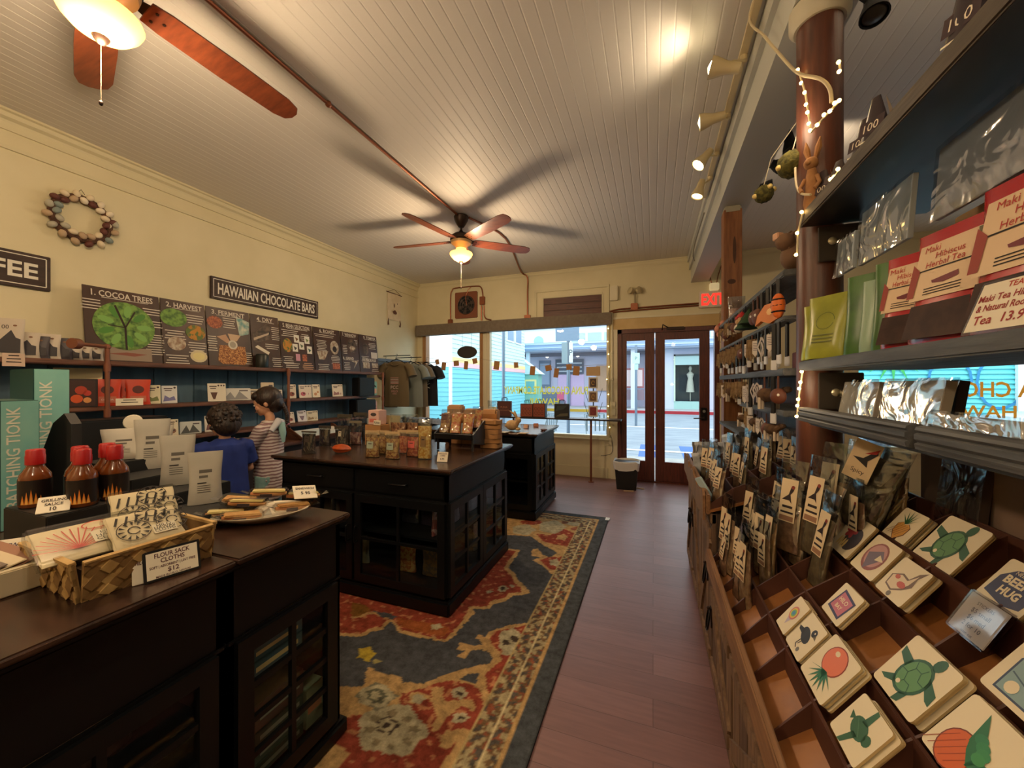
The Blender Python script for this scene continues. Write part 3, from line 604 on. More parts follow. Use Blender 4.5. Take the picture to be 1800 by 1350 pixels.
lamp('SPOT', 'track_and_fill_beam', (1.2, 3.2, 3.0), 10, SPOTC, .04, (R(100), 0, 0), R(140), .9)
lamp('SPOT', 'track_and_fill_beam', (-.25, .25, 3.0), 48, SPOTC, .05, (0, R(25), 0), R(120), .9)  # added fill toward the near cabinet, off the track and without a fixture
# ================================================================ divider shelving
REDW = WOOD((70, 38, 28), (98, 56, 40), 2, .4)
t = T('round_post', 'round reddish brown wooden post wrapped in string lights', 'post', (.59, 1.765, 0))
m = MB(); m.lathe([(.07, 0), (.072, 1), (.07, 2), (.071, 2.8), (.07, 2.86)], REDW, 28); m.build('trunk', t)
m = MB(); m.lathe([(.08, 2.78), (.095, 2.80), (.095, 2.855), (.08, 2.859)], P((190, 182, 160), .5), 24); m.build('collar', t)
t = T('square_post', 'squared knotty timber post under the ceiling beam beside the exit sign', 'post', (.60, 3.56, 0)); PINE = WOOD((112, 66, 36), (150, 98, 58), 2, .5)
m = MB(); m.bbox(-.065, .065, -.065, .065, 0, 2.83, PINE, .004); m.build('timber', t); m = MB(); m.bbox(-.06, .06, -.07, .07, 2.80, 2.86, P((170, 164, 146), .5), .01); m.build('cap_plate', t)
m = MB(); m.M = FR((0, -.068, 0), (1, 0, 0), (0, 0, 1)); m.flat(ell(.01, 2.5, .012, .11, 14), 0.001, P((70, 38, 20), .6)); m.flat(ell(-.01, 2.25, .03, .02, 12), .001, P((70, 38, 20), .6)); m.build('knot', t)
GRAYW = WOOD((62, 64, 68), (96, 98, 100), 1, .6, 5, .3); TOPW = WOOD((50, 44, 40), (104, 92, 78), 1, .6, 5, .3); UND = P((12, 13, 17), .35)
def board(label, x0, x1, y0, y1, z0, z1, mat, und=None):
    m = MB(); m.bbox(x0, x1, y0, y1, z0, z1, mat, .004)
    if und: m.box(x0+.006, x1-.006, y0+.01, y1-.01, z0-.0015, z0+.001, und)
    return m.build('shelf_board', label=label, cat='shelf')
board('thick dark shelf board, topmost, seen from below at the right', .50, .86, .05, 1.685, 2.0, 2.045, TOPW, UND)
board('grey shelf board carrying the red and green pouches', .50, .86, .05, 1.685, 1.478, 1.512, GRAYW)
# print ledge: two butted boards with a scalloped end
for (y0, y1, lb) in ((1.03, 1.66, 'grooved grey ledge board with a scalloped end holding wrapped prints'), (.1, 1.0, 'grooved grey ledge board nearest at the right edge')):
    m = MB(); pr = [(0, -.025), (.008, -.022), (.01, -.012), (.004, -.008), (.01, -.002), (.01, .008), (.004, .011), (.009, .016), (.007, .022), (0, .025), (-.02, .025), (-.02, -.025)]
    m.rings([[(.50-a, yy, 1.322+b) for a, b in pr] for yy in (y0, y1)], GRAYW, smooth=False); m.build('ledge_board', label=lb, cat='ledge')
board('grey shelf board hidden behind the grooved ledge under the wrapped prints', .522, .80, .1, 1.66, 1.285, 1.30, GRAYW)
for i, (z, y0, y1, th, lb) in enumerate(((1.90, 1.86, 3.48, .028, 'grey upper shelf board with ornaments hooked along its edge'), (1.71, 1.86, 3.48, .02, 'grey narrow board of hooks below the upper ornament shelf'), (1.495, 1.86, 3.48, .03, 'grey shelf board running level with the door glass'), (1.32, 1.86, 2.72, .025, 'short grey board with animal ornaments above the seasoning bags'), (1.135, 2.72, 3.48, .025, 'low grey board near the square post'))):
    board(lb, .50, .70 if i != 1 else .56, y0, y1, z-th, z, GRAYW)
m = MB(); m.bbox(.72, .74, 2.25, 3.48, .6, 1.49, WOOD((44, 22, 16), (62, 32, 22), 2, .5), .003); m.build('back_panel', label='dark brown back panel behind the hanging ornaments', cat='panel')
m = MB(); m.bbox(.83, .845, .05, 1.66, .0, 1.28, N((120, 98, 84), (132, 108, 92), 3, .8), .003); m.build('back_panel', label='plain tan back panel behind the sticker bins', cat='panel')
t = T('shelf_bracket', 'rusty angle bracket with round bolt joining top shelf to post', 'bracket', (.56, 1.69, 1.93)); m = MB(); m.bbox(-.0, .13, -.012, 0, -.06, .065, P((64, 56, 48), .6, .3), .002); m.build('plate', t); m = MB(); m.ball((.04, -.012, .01), (.014, .008, .014), P((190, 180, 150), .3, .6)); m.build('bolt', t)
t = T('shelf_bracket', 'rusty angle bracket under the pouch shelf beside the string lights', 'bracket', (.56, 1.69, 1.40)); m = MB(); m.bbox(-.0, .13, -.012, 0, -.06, .07, P((64, 56, 48), .6, .3), .002); m.build('plate', t); m = MB(); m.ball((.05, -.012, .0), (.014, .008, .014), P((190, 180, 150), .3, .6)); m.build('bolt', t)
# ================================================================ rustic cabinets and divided trays
RUST = WOOD((70, 52, 40), (116, 90, 70), 2, .7, 5, .4); RUST2 = WOOD((96, 72, 52), (140, 110, 84), 2, .7, 5, .4); TRAYF = N((128, 80, 40), (158, 104, 58), 9, .45); DIV = N((70, 40, 30), (88, 52, 40), 6, .5); LIP = WOOD((112, 78, 50), (150, 110, 76), 1, .6, 5, .3)
def ringpull(m_parent, x, y, z):
    m = MB(); m.bbox(x-.004, x+.002, y-.018, y+.018, z-.045, z+.045, BRONZE, .002); m.tube([(x-.014+.006*math.cos(R(a)), y+.026*math.sin(R(a)), z-.012+.05*math.cos(R(a))) for a in range(0, 360, 24)], .0045, P((20, 18, 18), .35, .6), 6, closed=True); m.ball((x-.012, y, z+.04), .008, BRONZE, 8, 6); m.build('ring_pull', m_parent)
def crate(label, y0, y1, zt, nd):
    t = T('plank_cabinet', label, 'cabinet', (.27, y0, 0)); w = y1-y0
    m = MB(); m.box(.02, .55, 0, w, .0, zt, P((56, 42, 34), .8)); m.build('carcass', t)
    m = MB(); m.box(0, .02, 0, w, 0, .05, RUST); m.bbox(-.008, .02, 0, w, zt-.05, zt, RUST2, .004); m.box(0, .018, 0, .03, 0, zt, RUST); m.build('face_frame', t)
    dw = w/nd
    for k in range(nd):
        d0 = k*dw; m = MB(); n = 4
        for j in range(n): m.bbox(-.002, .018, d0+.012+j*(dw-.024)/n, d0+.008+(j+1)*(dw-.024)/n, .06, zt-.06, (RUST, RUST2)[(j+k) % 2], .003)
        m.bbox(-.014, -.002, d0+.02, d0+dw-.02, .08, .13, RUST2, .002); m.bbox(-.014, -.002, d0+.02, d0+dw-.02, zt-.13, zt-.08, RUST2, .002)
        a = (d0+.03, .13) if k % 2 else (d0+dw-.03, .13); b = (d0+dw-.03, zt-.13) if k % 2 else (d0+.03, zt-.13)
        m.M = FR((-.002, 0, 0), (0, 1, 0), (0, 0, 1)); m.M = FR((-.002, 0, 0), (0, -1, 0), (0, 0, 1)); m.M = Matrix.Identity(4)
        dy, dz = b[0]-a[0], b[1]-a[1]; l = math.hypot(dy, dz); ny, nz = -dz/l*.028, dy/l*.028
        v = [(xx, p[0]+s*ny, p[1]+s*nz) for xx in (-.013, -.002) for p in (a, b) for s in (-1, 1)]
        m.add(v, [(0, 1, 3, 2), (4, 6, 7, 5), (0, 4, 5, 1), (2, 3, 7, 6), (0, 2, 6, 4), (1, 5, 7, 3)], RUST2)
        d = m.build('door', t); ringpull(d, -.014, d0+(dw-.06 if k % 2 else .06), zt*.62)
    return t
crate('long rustic plank cabinet with ring pulls under the sticker bins', .12, 2.075, .545, 4)
crate('taller rustic plank cabinet at the far end of the display near the door', 2.085, 3.42, .80, 3)
def tray(label, y0, y1, xs, top, fl, ys):
    t = T('divided_tray', label, 'tray', (0, 0, 0)); x0, x1 = xs[0], xs[-1]
    m = MB(); m.add([(x0, y0, fl(x0)), (x1, y0, fl(x1)), (x1, y1, fl(x1)), (x0, y1, fl(x0)), (x0, y0, fl(x0)-.012), (x1, y0, fl(x1)-.012), (x1, y1, fl(x1)-.012), (x0, y1, fl(x0)-.012)], [(0, 1, 2, 3), (7, 6, 5, 4), (0, 4, 5, 1), (1, 5, 6, 2), (2, 6, 7, 3), (3, 7, 4, 0)], TRAYF); m.build('tray_floor', t)
    m = MB(); m.bbox(x0-.014, x0+.006, y0, y1, fl(x0)-.02, top[0], LIP, .004); m.build('front_lip', t)
    for x, z in list(zip(xs, top))[1:]:
        m = MB(); m.bbox(x-.004, x+.004, y0, y1, fl(x)-.01, z, DIV, .0015); m.build('long_divider', t)
    for y in ys:
        pts = [(x0+.006, fl(x0)), (x0+.006, fl(x0)+.03)]+list(zip(xs, top))[1:]+[(x1, fl(x1))]
        m = MB(); m.M = FR((0, y+.003, 0), (1, 0, 0), (0, 0, 1)); m.prism(pts, 0, .006, DIV); m.build('cross_divider', t)
    return t
XS = (.256, .35, .45, .56, .66, .80); ZT = (.635, .695, .783, .867, .975, 1.07)
flo = lambda x: .56+.80*(x-.256)
tray('stepped brown compartment tray holding stickers and seasoning bags', .13, 2.075, XS, ZT, flo, [.15, .37, .56, .74, .915, 1.08, 1.274, 1.447, 1.61, 1.78, 1.94, 2.065])
XS2 = (.256, .36, .47, .58, .70); ZT2 = (.89, .93, .98, 1.03, 1.08); flo2 = lambda x: .815+.38*(x-.256)
tray('raised compartment tray at the far end crammed with small packets', 2.085, 3.30, XS2, ZT2, flo2, [2.1, 2.3, 2.5, 2.7, 2.9, 3.1, 3.29])
# ================================================================ things on the left wall
def WL(o, x=LW+.001): return FR((x, o[0], o[1]), (0, 1, 0), (0, 0, 1))   # frame on the left wall, right = +y
def wallsign(label, y0, y1, z0, z1, txt, h, tx=None, tilt=0):
    t = T('wall_sign', label, 'sign', (LW, (y0+y1)/2, (z0+z1)/2), rot=(tilt, 0, 0)); w, hh = y1-y0, z1-z0
    SB = WOOD((46, 30, 24), (62, 42, 34), 1, .6)
    m = MB(); m.bbox(.001, .025, -w/2, w/2, -hh/2, hh/2, SB, .003); m.build('board', t)
    m = MB(); m.M = FR((.0265, 0, 0), (0, 1, 0), (0, 0, 1)); W_ = P((226, 220, 206), .6); a, b = w/2-.022, hh/2-.022
    m.line([(-a, -b), (a, -b), (a, b), (-a, b), (-a, -b)], .006, 0, W_); m.build('border', t)
    m = MB(); m.M = FR((.0265, 0, 0), (0, 1, 0), (0, 0, 1)); m.text(txt[0], h, W_, 0 if tx is None else tx, 0, .001, w=w-.12 if tx is None else None, bold=.025, align='c' if tx is None else 'r')
    m.build('lettering', t)
q = [Px(368, 470, x=LW), Px(557, 515, x=LW), Px(372, 512, x=LW), Px(553, 546, x=LW)]
wallsign('long dark wall sign lettered HAWAIIAN CHOCOLATE BARS above the process boards', q[0].y, q[1].y, 2.26, 2.475, ('HAWAIIAN CHOCOLATE BARS',), .105)
q = [Px(0, 440, x=LW), Px(86, 455, x=LW), Px(84, 514, x=LW)]
wallsign('dark wall sign ending in FEE, cut by the left edge', q[1].y-.74, q[1].y, q[2].z+.005, q[1].z+.005, ('COFFEE',), .10, .31)
# egg wreath
c = Px(140, 386, x=LW)
t = T('egg_wreath', 'round wreath of speckled brown, cream and blue eggs on the wall', 'wreath', (LW+.03, c.y, c.z))
m = MB(); m.tube([(0, .155*math.cos(R(a)), .155*math.sin(R(a))) for a in range(0, 360, 15)], .022, N((60, 40, 30), (96, 66, 48), 40, .9), 8, closed=True); m.build('twig_ring', t)
EG = [P((232, 220, 196), .6), P((226, 210, 180), .6), P((130, 142, 138), .6), P((186, 160, 130), .6), P((96, 52, 44), .6), P((176, 172, 156), .6)]
for k in range(34):
    a = 2*math.pi*k/34*2+rnd.uniform(-.05, .05); rr = .175 if k % 2 else .135
    if k >= 17: rr = .155+(.028 if k % 2 else -.028)
    m = MB(); m.M = Matrix.Translation((rnd.uniform(.012, .024), rr*math.cos(a*.5+k*.01), rr*math.sin(a*.5+k*.01))) @ Matrix.Rotation(rnd.uniform(0, 3), 4, 'X'); m.ball((0, 0, 0), (.023, .022, .027), EG[rnd.randrange(6)], 10, 7); m.build('egg', t)
m = MB(); m.tube([(-.01, -.02, .19), (-.01, 0, .22), (-.01, .02, .19)], .002, BLACK, 5); m.build('hanging_loop', t)
# small cloth hanging near the corner
c = Px(692, 540, x=LW)
t = T('cloth_hanging', 'small cream cloth scroll with brown marks and tassels hanging near the corner', 'wall hanging', (LW+.012, c.y, c.z))
m = MB(); CL = N((216, 196, 160), (226, 208, 176), 12, .9)
m.rings([[(0+.006*math.sin(i*1.3+j), -.17+.34*j/6, -.22+.44*i/8) for j in range(7)]+[(-.006+.006*math.sin(i*1.3+j), -.17+.34*j/6, -.22+.44*i/8) for j in range(6, -1, -1)] for i in range(9)], CL)
m.M = FR((.018, 0, 0), (0, 1, 0), (0, 0, 1)); BRN = P((92, 58, 44), .8)
m.flat(ell(-.02, .02, .012, .035, 10), 0, BRN); m.flat(ell(.06, .06, .01, .012, 8), 0, BRN); m.flat([(-.06, -.08), (.0, -.05), (.05, -.09), (.03, -.12), (-.03, -.12)], 0, BRN); m.build('cloth', t)
m = MB(); m.cyl((0, -.2, .22), (0, .2, .22), .007, BRN); m.tube([(0, -.18, .22), (.004, 0, .29), (0, .18, .22)], .003, BRN, 6); m.build('rod', t)
for s in (-1, 1): m = MB(); m.tube([(0, s*.15, -.2), (.005, s*.16, -.26), (0, s*.15, -.31)], [.004, .009, .014], BRN, 6); m.build('tassel', t)
# process boards standing on the top shelf
BRD = N((50, 32, 24), (74, 48, 36), 5, .45, stretch=(1, 1, .3)); TXT = P((214, 204, 190), .7)
GRN = N((34, 74, 28), (120, 160, 70), 26, .6, lo=.3, hi=.6); POD = N((190, 130, 40), (90, 110, 50), 40, .6, kind='voronoi'); BEAN = N((130, 74, 36), (206, 150, 90), 130, .6, kind='voronoi')
MEAT = N((120, 50, 40), (196, 120, 80), 60, .6); AQU = N((100, 150, 150), (210, 210, 190), 20, .6); DARKP = N((40, 34, 32), (110, 92, 78), 20, .6); PALE = N((200, 190, 170), (140, 110, 90), 30, .6)
def lines(m, x, y, w, n, lh=.022, mat=TXT, al='c'):
    for k in range(n):
        ww = w*(.7+.3*abs(math.sin(k*2.3+x*9))); x0 = x-ww/2 if al == 'c' else x; m.rect(x0, x0+ww, y-k*lh-lh*.32, y-k*lh, .0002, mat)
def procboard(label, y0, y1, ztop, title, draw, name='process_board', xx=0):
    w = y1-y0; z0 = 1.602; h = ztop-z0
    t = T(name, label, 'poster board', (LW+.16+xx, y0, z0), rot=(0, R(-6), 0), group='chocolate process boards')
    m = MB(); m.bbox(-.008, .0, .002, w-.002, 0, h, BRD, .002); m.build('panel', t)
    m = MB(); m.M = FR((.002, 0, 0), (0, 1, 0), (0, 0, 1))
    for (tx, x, y, hh) in title:
        m.text(tx, hh, TXT, x*w, y*h, .001, bold=.02, w=.8*w); 
        if ' ' in tx: m.rect(x*w-.28*w, x*w+.33*w, y*h-hh*.72, y*h-hh*.62, .001, TXT)
    m.build('title', t)
    m = MB(); m.M = FR((.0015, 0, 0), (0, 1, 0), (0, 0, 1)); draw(m, w, h); m.build('pictures', t)
    return t
ys = [Px(u, 560, x=LW+.1).y for u in (143, 280, 360, 438, 489, 548, 597, 628, 661)]
def d1(m, w, h):
    m.flat(ell(w*.5, h*.50, .19, .19, 30), .0006, GRN)
    TR = P((52, 42, 34), .8); m.line([(w*.5, h*.17), (w*.5, h*.48), (w*.38, h*.78)], .014, .0012, TR); m.line([(w*.5, h*.48), (w*.64, h*.72)], .01, .0012, TR); m.line([(w*.5, h*.48), (w*.28, h*.5)], .008, .0012, TR)
    for k in range(9): a = k*.7; m.flat(ell(w*.5+.12*math.cos(a), h*.5+.12*math.sin(a), .05, .024, 10, rot=a), .0009, P((70, 130, 40), .5) if k % 2 else P((120, 170, 80), .5))
    m.flat([(w*.16, .01), (w*.84, .01), (w*.84, h*.2), (w*.16, h*.2)], .0006, P((150, 132, 116), .7)); m.flat([(w*.25, .06), (w*.6, .045), (w*.78, .065), (w*.5, .075)], .0009, P((140, 84, 70), .7))
    lines(m, w*.1, h*.82, .12, 4); lines(m, w*.88, h*.80, .14, 3); lines(m, w*.9, h*.62, .12, 3); lines(m, w*.9, h*.42, .13, 9, .02)
def d2(m, w, h):
    m.flat(ell(w*.27, h*.72, .10, .08, 18), .0006, GRN); m.flat(ell(w*.74, h*.52, .08, .07, 18), .0006, POD); m.flat(ell(w*.3, h*.32, .07, .06, 18), .0006, PALE); m.flat(ell(w*.78, h*.14, .07, .055, 18), .0006, P((214, 200, 160), .6)); m.flat(ell(w*.78, h*.14, .05, .035, 18), .001, P((226, 214, 150), .6))
    lines(m, w*.74, h*.80, .15, 4); lines(m, w*.28, h*.52, .16, 4); lines(m, w*.76, h*.36, .15, 5); lines(m, w*.3, h*.14, .18, 4)
def d3(m, w, h):
    m.flat(ell(w*.18, h*.74, .07, .06, 14), .0006, MEAT); m.flat([(w*.66, h*.9), (w*.98, h*.82), (w*.95, h*.6), (w*.72, h*.55)], .0006, AQU); m.flat([(w*.2, .05), (w*.3, .02), (w*.8, .02), (w*.86, .05), (w*.84, h*.36), (w*.25, h*.36)], .0006, BEAN)
    m.flat(ell(w*.55, h*.38, .045, .045, 18), .0012, P((206, 196, 176), .4)); m.flat(ell(w*.55, h*.38, .03, .03, 18), .0014, P((150, 140, 120), .4)); m.flat([(w*.2, h*.5), (w*.4, h*.55), (w*.5, h*.42), (w*.42, h*.4)], .001, P((190, 150, 120), .6)); m.flat([(w*.45, h*.57), (w*.75, h*.56), (w*.65, h*.45), (w*.5, h*.45)], .001, P((200, 170, 140), .6))
    lines(m, w*.5, h*.84, .12, 5); lines(m, w*.1, h*.5, .09, 7); lines(m, w*.9, h*.26, .09, 6)
def d4(m, w, h):
    m.flat([(w*.05, h*.62), (w*.55, h*.85), (w*.7, h*.8), (w*.62, h*.55), (w*.1, h*.45)], .0006, DARKP); m.flat([(w*.08, h*.55), (w*.62, h*.68), (w*.6, h*.64), (w*.08, h*.5)], .0009, P((190, 170, 150), .6)); m.flat([(w*.1, h*.38), (w*.55, h*.25), (w*.6, h*.3), (w*.2, h*.42)], .0009, P((220, 210, 190), .6))
    lines(m, w*.86, h*.8, .1, 7); lines(m, w*.7, h*.46, .16, 3); lines(m, w*.85, h*.2, .12, 5)
def d5(m, w, h):
    lines(m, w*.3, h*.83, w*.5, 4); lines(m, w*.75, h*.78, w*.3, 4); m.flat(ell(w*.2, h*.5, .06, .08, 14), .0006, POD)
    for (a, b, c) in ((.48, .66, (120, 84, 50)), (.8, .66, (120, 140, 80)), (.42, .46, (60, 60, 56)), (.86, .44, (70, 96, 80)), (.62, .52, (96, 110, 80))):
        m.rect(w*a-.035, w*a+.035, h*b-.045, h*b+.045, .0006, P((226, 222, 210), .6)); m.flat([(w*a-.02, h*b+.02), (w*a+.024, h*b), (w*a-.005, h*b-.03)], .001, P(c, .6))
    m.rect(w*.42, w*.55, h*.18, h*.33, .0006, P((206, 150, 170), .6)); m.rect(w*.62, w*.76, h*.18, h*.33, .0006, MEAT); lines(m, w*.2, h*.26, w*.3, 4); lines(m, w*.3, h*.12, w*.45, 3); lines(m, w*.78, h*.14, w*.35, 4, mat=P((216, 170, 130), .7))
def d6(m, w, h):
    lines(m, w*.4, h*.84, w*.7, 2); lines(m, w*.28, h*.7, w*.36, 7, .02); m.flat(ell(w*.74, h*.56, .07, .09, 16), .0006, PALE); m.flat(ell(w*.74, h*.52, .035, .04, 14), .001, P((40, 26, 22), .6)); m.flat([(w*.1, h*.44), (w*.5, h*.46), (w*.35, h*.25), (w*.15, h*.25)], .0006, PALE); lines(m, w*.75, h*.36, w*.34, 6, .02); lines(m, w*.3, h*.14, w*.4, 4); m.rect(w*.62, w*.9, .02, h*.18, .0006, MEAT)
def d7(m, w, h):
    m.flat(ell(w*.62, h*.66, w*.26, .1, 16), .0006, DARKP); m.flat(ell(w*.62, h*.6, w*.16, .03, 16), .001, PALE); lines(m, w*.2, h*.66, w*.26, 6); lines(m, w*.25, h*.22, w*.36, 5); m.flat([(w*.5, h*.26), (w*.95, h*.3), (w*.6, h*.06), (w*.75, h*.22)], .0006, PALE); lines(m, w*.85, h*.82, w*.2, 4, .02)
def d8(m, w, h):
    m.flat(ell(w*.35, h*.62, .06, .09, 14), .0006, DARKP); lines(m, w*.72, h*.8, w*.4, 5, .02); lines(m, w*.3, h*.42, w*.4, 5, .02); m.rect(w*.62, w*.95, h*.38, h*.55, .0006, P((206, 196, 186), .6)); m.rect(w*.62, w*.95, h*.12, h*.25, .0006, PALE); m.rect(w*.15, w*.5, h*.1, h*.25, .0006, PALE); lines(m, w*.78, h*.08, w*.4, 2)
procboard('dark board titled COCOA TREES with a large round picture of green leaves', ys[0], ys[1]-.004, 2.165, [('1. COCOA TREES', .5, .92, .045)], d1)
procboard('dark board titled HARVEST with pictures of pods and a hand', ys[1], ys[2]-.004, 2.165, [('2. HARVEST', .52, .92, .042)], d2)
procboard('dark board titled FERMENT with a thermometer in orange beans', ys[2], ys[3]-.004, 2.165, [('3. FERMENT', .5, .92, .042)], d3)
procboard('dark board titled DRY with drying racks', ys[3], ys[4]-.004, 2.165, [('4. DRY', .5, .92, .042)], d4)
procboard('dark board titled BEAN SELECTION with five small white map pictures', ys[4], ys[5]-.004, 2.14, [('5. BEAN SELECTION', .5, .92, .045)], d5)
procboard('dark board titled ROAST with roasting pan pictures', ys[5], ys[6]-.004, 2.14, [('6. ROAST', .5, .93, .04)], d6)
procboard('dark narrow board titled WINNOW above GRIND', ys[6], ys[7]-.004, 2.14, [('7. WINNOW', .5, .93, .04), ('8. GRIND', .35, .33, .034)], d7)
procboard('dark board at the far end titled TEMPER above PACKAGE', ys[7], ys[8], 2.14, [('9. TEMPER', .6, .93, .04), ('10. PACKAGE', .5, .33, .034)], d8)
# blue panelling and shelves
BLU = N((66, 90, 106), (80, 106, 122), 4, .6, stretch=(1, 3, .4)); SHW = WOOD((84, 52, 38), (122, 80, 60), 1, .5)
m = MB(); yy = .2
while yy < 4.62: m.bbox(LW+.001, LW+.03, yy, min(yy+.30, 4.62), .3, 1.57, BLU, .004); yy += .304
m.build('blue_panelling', label='slate blue plank panelling behind the wall shelves', cat='panel')
def wshelf(label, x1, y0, y1, z0, z1): m = MB(); m.bbox(LW+.035 if z1 < 1.57 else LW, x1, y0, y1, z0, z1, SHW, .006); m.build('wall_shelf', label=label, cat='shelf')
wshelf('top brown wall shelf, left length, carrying the process boards', -3.74, .2, 3.08, 1.565, 1.598); wshelf('top brown wall shelf, far length up to the shirts', -3.74, 3.085, 4.66, 1.565, 1.598)
wshelf('middle brown wall shelf, left length, with red pouches', -3.74, .2, 3.08, 1.235, 1.265); wshelf('middle brown wall shelf, far length, with chocolate bars', -3.74, 3.085, 4.62, 1.235, 1.265)
wshelf('low brown wall shelf behind the two children', -3.70, .2, 4.62, .96, .985)
for y, lb in ((1.605, 'copper pipe upright nearest, in front of the leaf board'), (3.08, 'copper pipe upright behind the taller child'), (4.63, 'copper pipe upright at the far end beside the shirts')):
    t = T('pipe_upright', lb, 'pipe', (-3.71, y, .0)); PP = P((134, 84, 64), .45, .4)
    m = MB(); m.cyl((0, 0, 0), (0, 0, 1.70 if y < 2 else 1.60), .014, PP); m.build('pipe', t)
    for z in (1.55, 1.22, .95): m = MB(); m.cyl((0, 0, z-.03), (0, 0, z+.03), .02, PP); m.build('coupling', t)
    if y < 2:
        m = MB(); m.cyl((0, 0, 1.69), (-.0, -.0, 1.70), .02, PP); m.cyl((0, 0, 1.70), (-.22, -.0, 1.72), .014, PP); m.ball((0, 0, 1.7), .02, PP); m.lathe([(.001, 0), (.05, 0), (.05, .01), (.02, .02), (.001, .02)], PP, 14, c=(0, 0, 0)) if 0 else None
        m.build('elbow', t)
        m = MB(); m.tube([(.08, -.18, 1.70), (.1, -.22, 1.70)], [.035, .035], PP, 14); m.tube([(.08, -.18, 1.70), (0, 0, 1.70)], .013, PP, 8); m.build('flange', t)
# sales counter under the shelves with sloping trays
t = T('wall_counter', 'brown display counter below the wall shelves where the children stand', 'counter', (LW, 0, 0)); CW = WOOD((74, 44, 32), (110, 70, 52), 1, .5)
m = MB(); m.box(.035, .50, .25, 4.6, 0, .80, P((40, 26, 22), .7)); m.build('carcass', t); m = MB(); m.bbox(.035, .56, .2, 4.62, .80, .84, CW, .006); m.build('worktop', t)
def slope(label, y0, y1, mat, tilt=24):
    t = T('sloping_tray', label, 'tray', (LW+.36, y0, .842)); w = y1-y0
    m = MB(); m.M = Matrix.Rotation(R(tilt), 4, 'Y'); m.bbox(0, .20, 0, w, .08, .092, mat, .003); m.bbox(.195, .21, 0, w, .08, .12, CW, .003); m.build('deck', t)
    m = MB()
    for s in (0, w-.012): m.M = FR((0, s+.012, 0), (1, 0, 0), (0, 0, 1)); m.prism([(0, 0), (.2, 0), (.22, .0), (.22, .02), (.03, .12), (0, .12)], 0, .012, CW)
    m.build('side', t)
m = MB(); m.bbox(-3.66, -3.44, 1.28, 1.84, .841, 1.19, BLACK, .01); m.build('black_crate', label='big plain black crate on the wall counter behind the white coffee bags', cat='box')
slope('sloping pale display tray on the counter right of the taller child', 3.02, 3.62, N((176, 196, 200), (226, 214, 200), 5, .5, stretch=(1, .2, 1)))
slope('sloping dark display tray under the hands of the smaller child', 1.95, 2.75, N((150, 140, 134), (84, 60, 52), 8, .5))
# ---------------------------------------------------------------- packets on the shelves
def bar(m, w, h, d, c, art, k=0):
    m.bbox(-w/2, w/2, -d, 0, 0, h, P(c, .6), .001); m.M = m.M @ FR((0, -d-.0006, 0), (1, 0, 0), (0, 0, 1))
    A = P(art, .6); B = P((70, 52, 52), .6)
    m.rect(-w*.36, w*.2, h*.80, h*.86, 0, B); m.rect(-w*.3, w*.14, h*.70, h*.745, 0, B); m.flat(ell(w*.34, h*.88, w*.08, w*.08, 10), .0002, B)
    s = k % 4
    if s == 0: m.flat(ell(0, h*.3, w*.32, h*.16, 12), 0, A); m.flat(ell(w*.1, h*.33, w*.1, h*.07, 8), .0003, B)
    elif s == 1: m.flat([(-w*.4, h*.1), (w*.4, h*.16), (w*.3, h*.4), (0, h*.3), (-w*.3, h*.45)], 0, A)
    elif s == 2: m.flat([(-w*.3, h*.5), (w*.25, h*.5), (w*.05, h*.12), (-w*.1, h*.12)], 0, A)
    else: m.flat(ell(-w*.1, h*.25, w*.2, h*.12, 10), 0, A); m.flat(ell(w*.2, h*.4, w*.14, h*.08, 10), .0002, A)
    m.M = Matrix.Identity(4)
FACE = R(68)   # facing the shop floor, turned a little to the door
_bars = {}
def put_bar(u, shelfz, c=(232, 224, 206), art=(150, 110, 120), w=.085, h=.15, n=1, label='', k=0, x=-3.86, group=None, lean=10):
    y = Px(u, 700, x=x).y
    for i in range(n):
        key = (c, art, w, h, k)
        if key not in _bars:
            m = MB(); m.M = Matrix.Rotation(R(-0), 4, 'X'); bar(m, w, h, .009, c, art, k); o = m.build('chocolate_bar'); _bars[key] = o; first = True
        else: o = _bars[key].copy(); C.objects.link(o)
        yy = y-i*.012
        o.location = (x+.006*math.sin(i*3), yy-.01*i, shelfz+.0015); o.rotation_euler = (R(-lean), 0, FACE+R(2*i))
        tag(o, label if i == 0 or n == 1 else label.replace('front', 'leaning behind the front'), 'chocolate bar', group)
        if n > 1: o['group'] = group or 'stacked bars'; o['label'] = label
S2, S3 = 1.265, .985
put_bar(268, S2, (228, 222, 190), (120, 130, 80), .10, .155, 1, 'cream packet with leaf drawings beside the orange pouches, middle shelf', 1)
put_bar(298, S2, (222, 222, 220), (120, 120, 170), .10, .15, 1, 'white packet with a pale blue wave, alone on the middle shelf', 1)
put_bar(386, S2, (232, 224, 206), (90, 60, 50), .10, .17, 3, 'upright row of cream bars with a brown dancer drawing, middle shelf', 2, group='cream bars left of the taller child')
put_bar(513, S2, (236, 224, 206), (150, 80, 70), .09, .16, 1, 'cream bar with a red flower just right of the middle pipe upright', 0)
put_bar(541, S2, (232, 220, 206), (180, 90, 110), .09, .155, 4, 'row of bars with a pink flower on the far middle shelf', 0, group='pink flower bars on the middle shelf')
put_bar(556, S2, (236, 226, 206), (200, 150, 110), .09, .16, 1, 'cream bar with an orange swirl right of the pink flower bars', 3)
put_bar(596, S2, (230, 220, 204), (150, 110, 110), .10, .16, 3, 'row of cream bars farthest right on the middle shelf', 1, group='far bars on the middle shelf')
put_bar(303, S3, (232, 222, 196), (150, 110, 90), .08, .14, 1, 'cream packet on the low shelf above the tall coffee pouch', 0)
put_bar(376, S3, (232, 224, 210), (120, 80, 80), .10, .15, 2, 'cream packet with a brown scene beside the smaller child, low shelf', 1, group='packets beside the smaller child')
